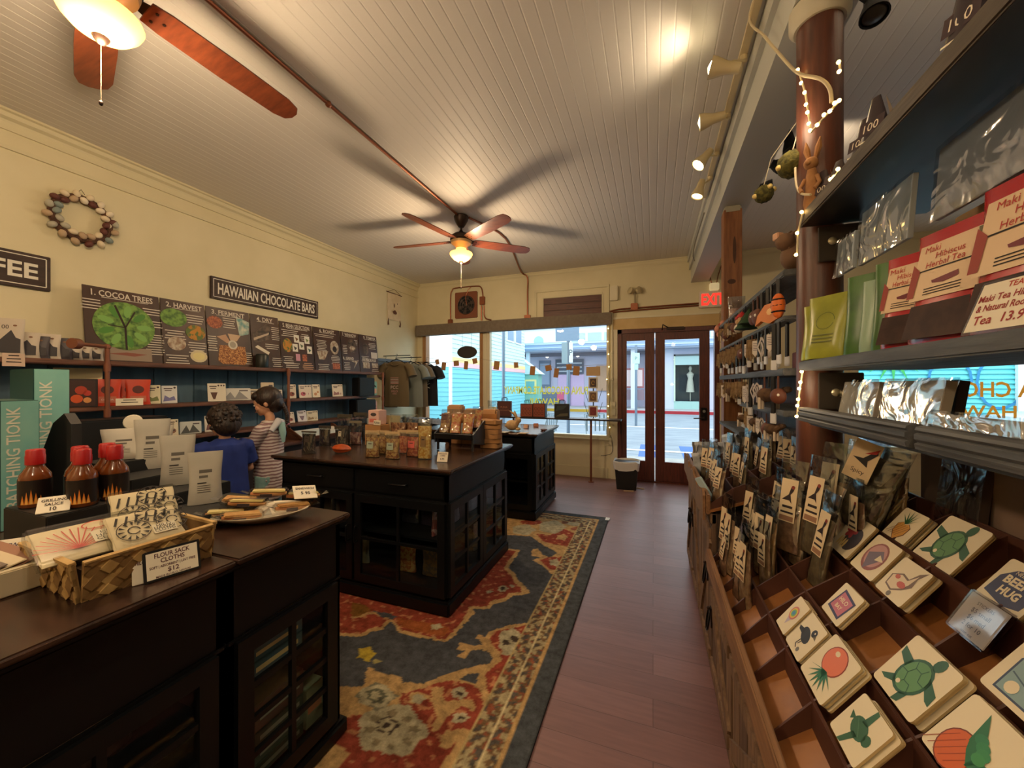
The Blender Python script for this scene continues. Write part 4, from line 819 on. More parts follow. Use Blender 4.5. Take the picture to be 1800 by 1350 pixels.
put_bar(511, S3, (232, 220, 208), (160, 90, 80), .09, .13, 1, 'cream bar with red mark right of the pipe on the low shelf', 0, lean=24)
put_bar(532, S3, (222, 220, 226), (130, 110, 130), .10, .14, 1, 'white bar with violet mark on the low shelf', 2, lean=24)
put_bar(552, S3, (222, 214, 190), (150, 130, 100), .09, .12, 3, 'short row of pale bars on the low shelf near the black jar', 1, group='pale bars on the low shelf')
def flatpack(u, z, w, h, label, c1=(222, 220, 214), c2=(150, 150, 152), x=-3.86):
    t = MB(); t.bbox(-w/2, w/2, -.02, 0, 0, h, P(c1, .4), .004); t.M = FR((0, -.0206, 0), (1, 0, 0), (0, 0, 1)); t.flat([(-w*.45, h*.06), (-w*.2, h*.7), (-w*.05, h*.2), (w*.1, h*.75), (w*.42, h*.1)], 0, P(c2, .6)); t.rect(w*.1, w*.4, h*.75, h*.85, .0003, P((90, 84, 90), .6)); t.M = Matrix.Identity(4)
    t.build('gift_pack', label=label, cat='packet', loc=(x, Px(u, 700, x=x).y, z+.0015), rot=(R(-8), 0, R(66)))
flatpack(415, S2, .24, .12, 'wide white pack with a grey mountain drawing left of the taller child'); flatpack(436, S2, .2, .11, 'second wide pale pack partly behind the taller child', (214, 204, 180), (170, 140, 110)); flatpack(335, S3, .15, .11, 'silver topped packet alone on the low shelf', (206, 212, 208), (80, 84, 84))
flatpack(470, S2, .12, .18, 'tall pale framed card beside the middle pipe, partly behind the taller child', (220, 206, 180), (200, 180, 150)); flatpack(485, S2, .12, .10, 'low white card rack left of the middle pipe', (220, 214, 206), (180, 170, 160))
# orange pouches, poster and card on the middle shelf
def pouch_shape(m, w, h, d, mat, n=8, pinch=.10, topw=1.0, puff=1.0, lower=0.0):
    """stand-up pouch: gusseted foot, flat sealed top"""
    rs = []
    for i in range(n+1):
        t_ = i/n; th = d*(1-t_)**.75*puff*(.55+.45*min(1, t_*5+.3)); ww = w*(1-pinch*math.sin(math.pi*min(1, t_*1.1)))*(1+(topw-1)*t_)
        th = max(th, .0018)
        rs.append([(ww/2*math.cos(a)*1.0 if abs(math.cos(a)) > .99 else ww/2*(abs(math.cos(a))**.45)*(1 if math.cos(a) > 0 else -1), th/2*math.sin(a), lower+h*t_) for a in [2*math.pi*k/14 for k in range(14)]])
    m.rings(rs, mat); return m
def opaque_pouch(name, label, loc, rz, w, h, d, mat, draw=None, lean=0, group=None, cat='pouch', band=None):
    t = T(name, label, cat, loc, rz, group, rot=(R(-lean), 0, rz))
    m = MB(); pouch_shape(m, w, h, d, mat); m.build('bag', t)
    if band: m = MB(); m.box(-w/2*.99, w/2*.99, -.0022, .0022, h*.90, h*.999, band); m.build('seal', t)
    if draw: m = MB(); m.M = FR((0, -d*.485, h*.12), (1, 0, 0), (0, d*.36, h*.74)); draw(m, w*.76, h*.78); m.build('label_panel', t)
    return t
ORG = P((206, 66, 36), .4)
def dorg(m, w, h): m.flat(ell(.0, h*.62, w*.3, h*.2, 14), .001, P((90, 40, 34), .6)); m.flat([(-w*.4, .0), (w*.4, 0), (w*.4, h*.3), (-w*.4, h*.3)], .001, P((196, 110, 84), .6)); m.text('COCOA', h*.08, WHITE, 0, h*.15, .002)
for (u, lb, k) in ((180, 'orange pouch behind the near pipe upright', 0), (190, 'orange pouch with brown picture just right of the near pipe', 1), (232, 'orange pouch leaning behind its neighbour on the middle shelf', 0), (244, 'orange pouch with brown picture behind the cream price card', 1)):
    y = Px(u, 700, x=-3.86+.04*k).y; opaque_pouch('orange_pouch', lb, (-3.88+.05*k, y, S2+.001), R(70), .15, .20, .045, ORG, dorg, 0)
m = MB(); m.bbox(-.075, .075, -.003, 0, 0, .055, PAPER, .001); m.M = FR((0, -.0036, 0), (1, 0, 0), (0, 0, 1)); lines(m, 0, .045, .1, 2, .018, INK); m.M = Matrix.Identity(4); m.build('price_card', label='blank cream price card in front of the right orange pouches', cat='card', loc=(-3.76, Px(228, 706, x=-3.76).y, S2+.0006), rot=(R(-10), 0, R(70)))
m = MB(); m.bbox(-.11, .11, -.012, 0, 0, .20, P((36, 26, 28), .4), .002); m.M = FR((0, -.013, 0), (1, 0, 0), (0, 0, 1))
m.rect(-.03, .1, .01, .19, 0, P((60, 34, 34), .4)); [m.flat(ell(x_, y_, r_, r_, 12), .0005, P(c_, .4)) for x_, y_, r_, c_ in ((.03, .12, .03, (176, 60, 40)), (.01, .06, .03, (206, 84, 40)), (.06, .05, .02, (216, 150, 90)), (.06, .1, .02, (190, 60, 50)))]; m.text('COCOA', .03, WHITE, -.06, .1, .001, rot=R(90)); m.M = Matrix.Identity(4)
m.build('picture_box', label='black box printed with red fruit at the end of the middle shelf', cat='box', loc=(-3.80, Px(132, 700, x=-3.8).y, S2+.001), rz=R(60))
m = MB(); m.bbox(-.12, .12, -.008, 0, 0, .28, P((222, 206, 160), .6), .002); m.build('cream_board', label='plain cream card standing behind the black fruit box', cat='card', loc=(-3.93, Px(138, 680, x=-3.93).y, S2+.001), rz=R(72))
# pouches of beans on the top shelf at the left
def dbean(m, w, h):
    m.flat([(-w*.5, 0), (w*.5, 0), (w*.5, h*.45), (w*.3, h*.5), (w*.1, h*.75), (-w*.1, h*.6), (-w*.5, h*.3)], .001, P((34, 28, 38), .5)); m.text('100', h*.13, INK, -w*.2, h*.85, .001, w=w*.4); m.flat(ell(w*.25, h*.9, w*.09, w*.06, 10), .001, P((120, 80, 50), .5))
BW_ = P((198, 186, 170), .5)
for (u, h_, lb) in ((18, .25, 'tallest white bean pouch with dark foot at the left end of the top shelf'), (46, .17, 'white and dark bean pouch, second from the left on the top shelf'), (64, .15, 'dark bean pouch squeezed between two pale ones on the top shelf'), (84, .17, 'white and dark bean pouch above the teal boxes'), (106, .15, 'dark fronted bean pouch right of the middle of the top shelf row'), (124, .11, 'small clear topped bean pouch, lower than its neighbours'), (142, .11, 'small bean pouch with a brown figure left of the near pipe'), (162, .11, 'small white bean pouch touching the near pipe upright')):
    y = Px(u, 630, x=-3.84).y; opaque_pouch('bean_pouch', lb, (-3.85, y, 1.599), R(58), .13, h_, .05, BW_ if h_ != .15 else P((70, 64, 70), .5), dbean)
m = MB(); m.bbox(-.045, .045, -.003, 0, -.05, .03, P((206, 180, 160), .6), .001); m.M = FR((0, -.0036, 0), (1, 0, 0), (0, 0, 1)); lines(m, 0, .02, .06, 3, .02, INK); m.M = Matrix.Identity(4); m.build('price_card', label='small pink price card clipped to the top shelf edge at the left', cat='card', loc=(-3.735, Px(24, 640, x=-3.735).y, 1.59), rz=R(85))
# dark canister, black jar and patterned tins
m = MB(); m.lathe([(.001, 0), (.055, 0), (.058, .01), (.058, .13), (.05, .14), (.001, .14)], P((26, 34, 32), .4), 20); m.build('dark_canister', label='short dark green canister on the top shelf in front of the DRY board', cat='canister', loc=(-3.80, Px(461, 630, x=-3.8).y, 1.5985))
def tin(u, z, c1, c2, lb):
    t = T('patterned_tin', lb, 'tin', (-3.78, Px(u, 690, x=-3.78).y, z+.001), R(60)); m = MB(); m.bbox(-.06, .06, -.06, 0, 0, .20, P(c1, .4), .008); m.build('body', t)
    m = MB(); m.M = FR((0, -.061, 0), (1, 0, 0), (0, 0, 1))
    for k in range(9): m.flat(ell(-.045+.09*((k*37) % 10)/10, .12+.07*((k*53) % 10)/10, .012, .007, 8, rot=k), .0005, P((30, 40, 42), .5))
    m.rect(-.05, .05, .03, .1, .0004, P(c2, .5)); m.build('label_panel', t)
tin(653, S2, (140, 196, 190), (226, 180, 160), 'teal patterned tin on the middle shelf next to the shirts'); tin(653, S3, (226, 190, 190), (206, 120, 110), 'pink patterned tin on the low shelf next to the shirts')
m = MB(); m.bbox(-.13, .13, -.16, 0, 0, .25, BLACK, .01); m.build('black_box', label='plain black box on the middle shelf left of the teal tin', cat='box', loc=(-3.84, 4.30, S2+.001), rz=R(80))
m = MB(); m.bbox(-.16, .16, -.17, 0, 0, .23, BLACK, .01); m.build('black_box', label='plain black box on the low shelf left of the pink tin', cat='box', loc=(-3.84, 4.28, S3+.001), rz=R(80))
# ---------------------------------------------------------------- shirts on a slatwall rail
t = T('slat_rail', 'blue grey slatted rail board on the wall holding shirt hooks', 'rail', (LW, 0, 0)); SL = P((86, 98, 112), .5)
m = MB()
for z in (1.66, 1.72, 1.78): m.bbox(.001, .022, 4.80, 5.72, z, z+.052, SL, .004)
m.build('slat_board', t)
def tshirt(label, loc, rz, mat, dr=None, w=.46, h=.68):
    t = T('hanging_shirt', label, 'shirt', loc, rz, group=None)
    m = MB(); rs = []; n = 12
    prof = [(-.02, .07), (.0, .15), (.03, .235), (.06, .23), (.12, .225), (.17, .215), (.3, .215), (.45, .222), (.6, .23), (h, .235)]
    for i, (z, hw) in enumerate(prof):
        hw *= w/.46; q = []
        for k in range(20):
            a = 2*math.pi*k/20; x = hw*math.cos(a); y = (.03+.012*math.sin(i+1))*math.sin(a)+.012*math.sin(x*34+i*.2)*min(1, z*3) ; q.append((x, y, -z))
        rs.append(q)
    m.rings(rs[::-1], mat); m.build('body', t)
    for s in (-1, 1):
        m = MB(); m.tube([(s*.17, 0, -.035), (s*.235, 0, -.08), (s*.275, -.01, -.17), (s*.29, -.015, -.215)], [.052, .06, .066, .07], mat, 12); m.build('sleeve', t)
    m = MB(); m.tube([(.07*math.cos(R(a)), -.03+.02*math.sin(R(a)), -.015-.03*max(0, math.sin(R(-a)))) for a in range(180, 361, 20)], .007, mat, 6); m.build('collar', t)
    if dr: m = MB(); m.M = FR((0, -.055, -.36), (1, 0, 0), (0, 0, 1)); dr(m); m.build('chest_print', t)
    return t
def prt(m):
    W_ = P((226, 206, 200), .8); R_ = P((206, 150, 150), .8)
    for k in range(5): m.rect(-.07, .07, .12-k*.022, .128-k*.022, .0, W_ if k % 2 else R_)
    m.text('PCC', .05, W_, 0, -.02, 0); m.text('HILO', .035, R_, 0, -.08, 0); m.text('HAWAII', .022, R_, 0, -.12, 0, w=.07)
def prt2(m):
    W_ = P((206, 206, 200), .8); m.text('COCO', .04, W_, 0, .1, 0); m.line([(-.1, .06), (.1, -.02)], .012, 0, W_); m.line([(-.1, -.02), (.1, .06)], .012, 0, W_); m.flat(ell(0, .02, .045, .03, 12), .001, W_); m.text('DE', .035, W_, 0, -.06, 0); m.text('MR', .035, W_, 0, -.12, 0)
OLV = P((98, 84, 62), .9)
def hanger(loc, lb):
    t = T('coat_hanger', lb, 'hanger', loc); m = MB(); m.tube([(-.2, 0, -.05), (-.08, 0, .02), (0, 0, .045), (.08, 0, .02), (.2, 0, -.05)], .008, BLACK, 6); m.build('arm', t); m = MB(); m.tube([(0, 0, .045), (0, 0, .08), (.02, 0, .1), (.012, 0, .125), (-.01, 0, .12)], .003, P((90, 90, 90), .4, .6), 6); m.build('hook', t)
shirts = [(677, 'plain olive brown shirt mostly hidden behind the printed olive one', OLV, None, 5.08, 1.74), (697, 'olive brown shirt with pink and white chest print, frontmost on the rail', P((106, 92, 68), .9), prt, 4.98, 1.76), (722, 'pale grey green shirt hanging between olive and black shirts', P((128, 134, 128), .9), None, 5.28, 1.74), (731, 'taupe shirt hanging just left of the black shirt', P((110, 98, 80), .9), None, 5.40, 1.74), (749, 'black shirt with a white crossed print nearest the window', P((26, 27, 32), .9), prt2, 5.62, 1.74)]
for u, lb, mt, dr, y, z in shirts:
    x = Px(u, 690, y=y).x; tshirt(lb, (x, y, z), R(4), mt, dr, .44); hanger((x, y+.0, z+.01), 'black plastic hanger holding the '+lb.split(' with ')[0].split(' mostly')[0].split(' hanging')[0]+(' by the window' if 'black' in lb else ' behind' if 'mostly' in lb else ' on the rail'))
t = T('shirt_rail_arm', 'thin black rod reaching from the wall rail over the hangers', 'rod', (-3.98, 5.5, 1.80)); m = MB(); m.cyl((0, 0, 0), (.55, .12, -.0), .006, BLACK); m.ball((.55, .12, 0), .01, BLACK); m.build('rod', t)
for i, (y, z) in enumerate(((5.0, 1.87), (5.3, 1.86))):
    m = MB(); m.cyl((0, 0, 0), (.5, 0, 0), .006, BLACK); m.build('shirt_rail_arm', label=('black rod above the printed olive shirt', 'black rod above the pale grey green shirt')[i], cat='rod', loc=(-3.995, y, z), rz=0)
# folded shirts on a small dark table under the hanging ones
t = T('side_table', 'small dark table under the hanging shirts piled with folded cloth', 'table', (-3.45, 5.2, 0)); m = MB(); m.bbox(-.42, .45, -.3, .3, .80, .83, BLACKW, .004); m.build('top', t)
for sx in (-.38, .41):
    for sy in (-.27, .27): m = MB(); m.bbox(sx-.02, sx+.02, sy-.02, sy+.02, 0, .8, BLACKW, .003); m.build('leg', t)
for k in range(7):
    c_ = [(170, 180, 190), (60, 66, 80), (206, 212, 218), (110, 120, 136), (190, 196, 204), (40, 44, 54), (150, 160, 176)][k]
    m = MB(); m.M = Matrix.Rotation(R(20*k), 4, 'Z'); rs = [[(.13*(1-.1*i)*(abs(math.cos(a))**.5)*(1 if math.cos(a) > 0 else -1), .1*(abs(math.sin(a))**.5)*(1 if math.sin(a) > 0 else -1)+.01*i, .002+i*.02+.012*math.sin(3*a+k)) for a in [2*math.pi*q/16 for q in range(16)]] for i in range(4)]
    m.rings(rs, N(c_, tuple(max(0, q-40) for q in c_), 20, .9)); m.build('folded_shirt', label='rumpled folded shirt in mixed greys on the small dark table', cat='shirt', group='folded shirts on the small dark table', loc=(-3.72+.11*k, 5.02+.05*(k % 3), .838))
# ================================================================ rug
def inpoly(pts, x, y):
    c = False; n = len(pts); j = n-1
    for i in range(n):
        xi, yi = pts[i]; xj, yj = pts[j]
        if (yi > y) != (yj > y) and x < (xj-xi)*(y-yi)/(yj-yi)+xi: c = not c
        j = i
    return c
def rugpt(X, Y):
    p = Px(X/3+600, Y/3+900, z=0); return (p.x, p.y)
SLA, RUS, GLD, BEI, DKB, GRN_ = (74, 76, 80), (138, 64, 48), (180, 146, 98), (170, 160, 130), (70, 58, 50), (96, 96, 78)
shapes = []
def S(col, pts, r=None): shapes.append((lin(col)[:3], [rugpt(*p) for p in pts]))
def blob(col, X, Y, rx, ry, n=16, wob=0.0): S(col, [(X+rx*(1+wob*math.cos(5*a))*math.cos(a), Y+ry*(1+wob*math.cos(5*a))*math.sin(a)) for a in [2*math.pi*i/n for i in range(n)]])
S(GLD, [(-500, 930), (55, 935), (120, 930), (128, 860), (150, 830), (240, 870), (300, 880), (330, 910), (400, 915), (430, 925), (520, 880), (620, 850), (700, 825), (790, 812), (800, 780), (770, 745), (720, 735), (685, 748), (650, 782), (608, 776), (650, 742), (612, 735), (628, 700), (690, 715), (738, 715), (735, 690), (700, 680), (722, 655), (762, 672), (780, 640), (900, 605), (992, 590), (1010, 640), (640, 1360), (500, 1700), (-900, 1700)])
S(RUS, [(780, 682), (805, 642), (980, 606), (990, 700), (900, 850), (800, 960), (790, 985), (765, 950), (760, 860), (845, 800), (835, 750), (795, 712)])
blob(BEI, 893, 690, 66, 66, 14, .12); blob(DKB, 870, 700, 20, 16); blob(DKB, 915, 680, 20, 16); blob(BEI, 880, 745, 34, 26, 12, .2)
S(RUS, [(330, 965), (420, 950), (470, 925), (560, 900), (660, 915), (725, 945), (745, 1000), (752, 1050), (718, 1100), (680, 1160), (600, 1165), (545, 1172), (520, 1200), (516, 1250), (560, 1262), (600, 1215), (590, 1190), (640, 1190), (640, 1260), (560, 1360), (300, 1700), (-300, 1700), (50, 1290), (-100, 1200), (50, 1090), (240, 1070), (300, 1040)])
S(GLD, [(476, 935), (535, 935), (548, 1010), (600, 1005), (690, 1005), (712, 1040), (690, 1068), (640, 1036), (600, 1062), (545, 1112), (520, 1162), (478, 1172), (500, 1085), (478, 1010), (420, 985), (375, 1000), (382, 1035), (352, 1020), (360, 970), (430, 962), (480, 990)])
S(GLD, [(560, 1180), (640, 1180), (650, 1280), (590, 1350), (500, 1500), (430, 1500), (540, 1330), (590, 1260), (600, 1225), (560, 1210), (530, 1262), (512, 1230)])
blob(BEI, 622, 968, 42, 30, 14, .15); blob(DKB, 622, 968, 14, 10); blob(BEI, 628, 1100, 46, 30, 14, .15); blob(DKB, 632, 1100, 16, 10); blob(BEI, 405, 1000, 34, 24, 12, .15)
blob(BEI, 265, 1165, 180, 135, 24, .08); blob(DKB, 240, 1140, 60, 45, 14, .2); blob(BEI, 238, 1138, 44, 32, 14, .2); blob(DKB, 238, 1138, 20, 14); 
for k in range(8): a = k*math.pi/4; blob((130, 118, 92), 265+118*math.cos(a), 1165+88*math.sin(a), 28, 20, 10, .2)
blob((120, 116, 96), 185, 985, 120, 80, 4); blob(BEI, 185, 985, 92, 60, 12, .14); blob(GRN_, 185, 985, 58, 38, 12, .2); blob(BEI, 180, 982, 34, 22, 10, .2)
S(SLA, [(615, 892), (690, 860), (727, 862), (712, 920), (660, 905)])
blob((182, 158, 60), 130, 760, 44, 34, 15, .3); blob((150, 140, 90), 185, 800, 24, 12, 8, .2)
# central medallion
S(GLD, [(-700, 560), (0, 668), (110, 668), (160, 640), (220, 632), (255, 585), (272, 600), (300, 645), (400, 668), (545, 698), (600, 660), (650, 600), (700, 545), (690, 522), (780, 522), (800, 495), (870, 482), (900, 452), (995, 440), (972, 402), (935, 370), (912, 330), (880, 300), (905, 265), (945, 208), (860, 200), (700, 150), (300, 100), (-700, 100)])
S(RUS, [(-600, 540), (0, 648), (110, 652), (150, 625), (210, 618), (240, 580), (272, 575), (310, 632), (400, 652), (540, 684), (590, 640), (640, 585), (668, 535), (672, 510), (770, 508), (790, 480), (860, 462), (890, 436), (955, 432), (945, 405), (915, 382), (892, 338), (858, 306), (880, 268), (920, 214), (850, 206), (700, 160), (300, 110), (-600, 110)])
S(GLD, [(52, 560), (170, 535), (262, 566), (240, 578), (160, 548), (60, 575)]); S(SLA, [(165, 530), (250, 545), (300, 560), (270, 580), (200, 560)]); S((120, 84, 40), [(52, 490), (130, 500), (160, 535), (80, 560), (52, 560)])
S((150, 84, 46), [(290, 570), (560, 610), (575, 640), (540, 668), (400, 640), (310, 615)]); blob(BEI, 500, 618, 30, 18, 10, .2); blob(BEI, 852, 413, 28, 16, 12, .2); blob(DKB, 852, 413, 13, 8); blob(BEI, 780, 430, 16, 9, 8, .2); blob(BEI, 900, 400, 14, 8, 8, .2)
# far corner, mirrored motif
S(GLD, [(500, 60), (872, 128), (1000, 135), (1060, 180), (1120, 210), (1140, 225), (1100, 246), (1060, 232), (1035, 200), (1010, 205), (1002, 235), (1050, 250), (1010, 262), (1062, 290), (1100, 330), (1135, 345), (1200, 300), (1370, 30), (1080, 0), (500, 0)])
S(RUS, [(1045, 262), (1092, 245), (1170, 245), (1175, 262), (1140, 322), (1100, 310)]); blob(BEI, 1125, 275, 28, 20, 10, .2)
S(RUS, [(1030, 120), (1100, 130), (1165, 90), (1235, 122), (1222, 165), (1195, 190), (1120, 178), (1060, 160)]); blob(GLD, 1165, 140, 30, 16, 10, .2); blob(BEI, 1110, 85, 70, 34, 14, .12); blob(BEI, 960, 100, 60, 28, 12, .15); blob(RUS, 1000, 60, 60, 14, 10); blob(BEI, 1230, 55, 50, 26, 12, .15); blob((120, 84, 66), 1180, 60, 18, 10); blob((150, 90, 66), 1240, 95, 30, 10)
RX0, RX1, RY0, RY1 = -3.15, -.44, .35, 4.18
bb = [(c, p, min(q[0] for q in p), max(q[0] for q in p), min(q[1] for q in p), max(q[1] for q in p)) for c, p in shapes]
def rugcol(x, y):
    e = RX1-x; f = RY1-y; g = x-RX0; e = min(e, f, g, y-RY0+.0)
    if e < .095: return lin((72, 76, 80))[:3] if e > .006 else lin((50, 52, 54))[:3]
    if e < .108: return lin(GLD)[:3]
    if e < .255:
        s = (y if e == RX1-x else x)
        if .168 < e < .176: return lin((196, 180, 140))[:3]
        h = noise.noise(Vector((s*40, e*48, 1.3))); h2 = math.sin(s*62)*math.cos(e*90+2*math.sin(s*31))
        v = h+.45*h2
        return lin((160, 146, 112))[:3] if v > .14 else (lin((112, 88, 62))[:3] if v > -.14 else (lin((136, 78, 56))[:3] if h2 > -.1 else lin((82, 76, 70))[:3]))
    if e < .263: return lin((170, 150, 104))[:3]
    dx = .010*noise.noise(Vector((x*22, y*22, 0))); dy = .010*noise.noise(Vector((x*22, y*22, 5)))
    c = SLA; X, Y = x+dx, y+dy; out = lin(SLA)[:3]
    for col, p, a, b, cc, d in bb:
        if a <= X <= b and cc <= Y <= d and inpoly(p, X, Y): out = col
    if out == lin(RUS)[:3] and noise.noise(Vector((x*30, y*30, 9))) > .34: out = lin((176, 120, 84))[:3]
    return out
st = .0095; nx = int((RX1-RX0)/st); ny = int((RY1-RY0)/st)
vs = [(RX0+(RX1-RX0)*i/nx, RY0+(RY1-RY0)*j/ny, .012) for j in range(ny+1) for i in range(nx+1)]
fs = [(j*(nx+1)+i, j*(nx+1)+i+1, (j+1)*(nx+1)+i+1, (j+1)*(nx+1)+i) for j in range(ny) for i in range(nx)]
b0 = len(vs); vs += [(RX0, RY0, .0), (RX1, RY0, 0), (RX1, RY1, 0), (RX0, RY1, 0), (RX0, RY0, .012), (RX1, RY0, .012), (RX1, RY1, .012), (RX0, RY1, .012)]
fs += [(b0, b0+1, b0+5, b0+4), (b0+1, b0+2, b0+6, b0+5), (b0+2, b0+3, b0+7, b0+6), (b0+3, b0, b0+4, b0+7)]
me = bpy.data.meshes.new('patterned_rug'); me.from_pydata(vs, [], fs); ca = me.color_attributes.new('Col', 'FLOAT_COLOR', 'POINT'); buf = []
for v in vs:
    c = rugcol(v[0], v[1]) if v[0] > -2.55 or v[0] < -3.0 else lin(SLA)[:3]
    k = 1+.14*noise.noise(Vector((v[0]*6, v[1]*6, 3)))+.16*noise.noise(Vector((v[0]*45, v[1]*45, 3))); buf += [c[0]*k, c[1]*k, c[2]*k, 1]
ca.data.foreach_set('color', buf); me.materials.append(VCOL(.95, .5)); link('patterned_rug', me, label='large worn oriental rug in slate, rust and gold under the dark islands', cat='rug')
# ================================================================ dark islands
TOPD = N((46, 31, 25), (70, 48, 38), 4, .25, stretch=(1, 5, 1), detail=9)
def pull(parent, p, L_=.11, vert=False, nrm=(0, -1, 0)):
    n_ = Vector(nrm); a = Vector((0, 0, 1)) if vert else (Vector((1, 0, 0)) if abs(n_.y) > .5 else Vector((0, 1, 0))); p = Vector(p)
    m = MB(); m.tube(smoothpath([p-a*L_/2, p-a*L_/2+n_*.025, p+n_*.03, p+a*L_/2+n_*.025, p+a*L_/2], 4), .0055, P((40, 40, 42), .3, .8), 7); return m.build('handle', parent)
def gdoor(t, o, xd, w, h, cols, rows, hside, nrm):
    xd = Vector(xd); F_ = FR(o, xd, (0, 0, 1)); fr = .05
    m = MB(); m.M = F_
    def b(x0, x1, z0, z1, d=.02): m.prism([(x0, z0), (x1, z0), (x1, z1), (x0, z1)], 0, d, BLACKW)
    b(0, fr, 0, h); b(w-fr, w, 0, h); b(fr, w-fr, 0, fr); b(fr, w-fr, h-fr, h)
    for i in range(1, cols): x = fr+(w-2*fr)*i/cols; b(x-.009, x+.009, fr, h-fr, .017)
    for j in range(1, rows): z = fr+(h-2*fr)*j/rows; b(fr, w-fr, z-.009, z+.009, .016)
    d = m.build('door', t)
    m = MB(); m.M = F_; m.prism([(fr, fr), (w-fr, fr), (w-fr, h-fr), (fr, h-fr)], .004, .007, GLASS); m.build('pane', d)
    if hside: x = fr/2 if hside < 0 else w-fr/2; p = F_ @ Vector((x, h*.55, .02)); pull(d, p, .10, True, nrm)
    return d
def island(label, x0, x1, y0, y1, front, right, zt=.915, drawers=0, fdoors=(), ov=.03, rail=.175, pl=.10):
    t = T('display_island', label, 'cabinet', (x0, y0, 0)); W, D = x1-x0, y1-y0; o = .025
    zb, zc = pl, zt-.035
    m = MB(); m.bbox(-0, W, 0, D, 0.013, zb, BLACKW, .012); m.build('plinth', t)
    m = MB(); i = o; m.box(i, W-i, i, D-i, zb, zb+.02, BLACKW); m.box(i, W-i, i, D-i, zc-.02, zc, BLACKW); m.box(i, W-i, D-i-.02, D-i, zb, zc, BLACKW); m.box(i, i+.02, i, D-i, zb, zc, BLACKW)
    if not right: m.box(W-i-.02, W-i, i, D-i, zb, zc, BLACKW)
    if not front: m.box(i, W-i, i, i+.02, zb, zc, BLACKW)
    m.box(i+.02, W-i-.02, i+.02, D-i-.02, .44, .455, BLACKW)
    zd = zc-rail
    for (a, b_) in ((i, i), (W-i-.045, i), (i, D-i-.045), (W-i-.045, D-i-.045)): m.box(a, a+.045, b_, b_+.045, zb, zd, BLACKW)
    m.box(W-i-.02, W-i, i, D-i, zd, zc, BLACKW); m.box(i, W-i, i, i+.02, zd, zc, BLACKW); m.build('cabinet_body', t)
    m = MB(); m.bbox(-.018, W+.018, -ov*.6, D+ov*.6, zt-.035, zt-.018, BLACKW, .006); m.bbox(-.03, W+.03, -ov, D+ov, zt-.02, zt, TOPD, .006, 3); m.build('countertop', t)
    m = MB(); m.bbox(W-i, W-i+.006, i, D-i, zd-.012, zd, BLACKW, .002); m.bbox(i, W-i, i-.006, i, zd-.012, zd, BLACKW, .002); m.build('moulding', t)
    for k in range(drawers):
        w_ = (W-2*i)/drawers; m = MB(); m.bbox(i+k*w_+.02, i+(k+1)*w_-.02, i-.012, i, zd+.015, zc-.02, BLACKW, .004); d = m.build('drawer', t); pull(d, (i+(k+.5)*w_, i-.012, (zd+zc)/2), .12, False, (0, -1, 0))
    for (a, b_, c_, r_, hs) in fdoors: gdoor(t, (i+a, i, zb+.02), (1, 0, 0), b_-a, zd-zb-.03, c_, r_, hs, (0, -1, 0))
    if right:
        for (a, b_, c_, r_, hs) in right: gdoor(t, (W-i, a, zb+.02), (0, 1, 0), b_-a, zd-zb-.03, c_, r_, hs, (1, 0, 0))
    return t
IA = island('black glass door cabinet island at the near left holding the plate of sandwiches', -2.62, -1.17, .760, 1.250, False, [(.045, .435, 2, 4, 0)], ov=-.022, rail=.225, pl=.075)
IB = island('black cabinet island nearest the camera at the left holding the woven basket', -2.62, -1.17, -.30, .800, False, [(.03, .53, 2, 4, 0), (.55, 1.05, 2, 4, 0)], ov=-.022, rail=.225, pl=.075)
I2 = island('middle black display island with glass doors, covered in snack pouches', -2.58, -1.155, 2.045, 3.07, True, [(.03, .51, 2, 3, 0), (.515, .995, 2, 3, 0)], drawers=2, fdoors=((.02, .33, 1, 2, 0), (.33, .66, 2, 2, 1), (.68, 1.365, 2, 2, -1)))
I3 = island('far black display island near the window with the rabbit figure on top', -2.50, -1.135, 3.80, 4.70, True, [(.03, .45, 2, 3, 0), (.455, .87, 2, 3, 0)], drawers=2, fdoors=((.05, .66, 2, 2, 1), (.68, 1.30, 2, 2, -1)))
ZT_ = .916
# ------------------------------------------------ things inside the cabinets
def carton(label, loc, w, d, h, c, rz=0, draw=None, name='carton', cat='box', group=None):
    m = MB(); m.bbox(-w/2, w/2, -d/2, d/2, 0, h, P(c, .5), .002)
    if draw: m.M = FR((w/2+.0006, 0, 0), (0, 1, 0), (0, 0, 1)); draw(m, d, h); m.M = Matrix.Identity(4)
    return m.build(name, label=label, cat=cat, loc=loc, rz=rz, group=group)
dl = lambda c: (lambda m, w, h: (m.rect(-w*.4, w*.4, h*.35, h*.65, 0, P(c, .5))))
zz = .12
for i, (c, h, lb) in enumerate((((60, 96, 84), .05, 'flat dark green box at the bottom of the glass door cabinet, near end'), ((64, 100, 88), .05, 'second flat green box up in the near glass door cabinet'), ((56, 90, 80), .05, 'third flat green box in the near glass door cabinet'), ((96, 84, 74), .09, 'brown box between green and blue ones in the near glass door cabinet'))):
    carton(lb, (-1.36, .99, zz), .26, .19, h, c, draw=dl((150, 170, 150))); zz += h+.002
zz = .456
for c, h, lb in (((70, 112, 130), .055, 'blue flat box below the yellow boxes behind the glass door'), ((80, 124, 140), .045, 'thin blue box directly under the yellow boxes'), ((206, 176, 40), .055, 'lower yellow box behind the glass door'), ((214, 184, 48), .055, 'upper yellow box behind the glass door, topmost of its pile')):
    carton(lb, (-1.36, .98, zz), .26, .20, h, c, draw=dl((230, 220, 160))); zz += h+.002
carton('pale green box behind the right lower glass pane of the near cabinet', (-1.31, 1.135, .12), .16, .08, .15, (120, 140, 110), draw=dl((190, 120, 80)))
CEL = CELLO(.12); CEL2 = CELLO(.25)
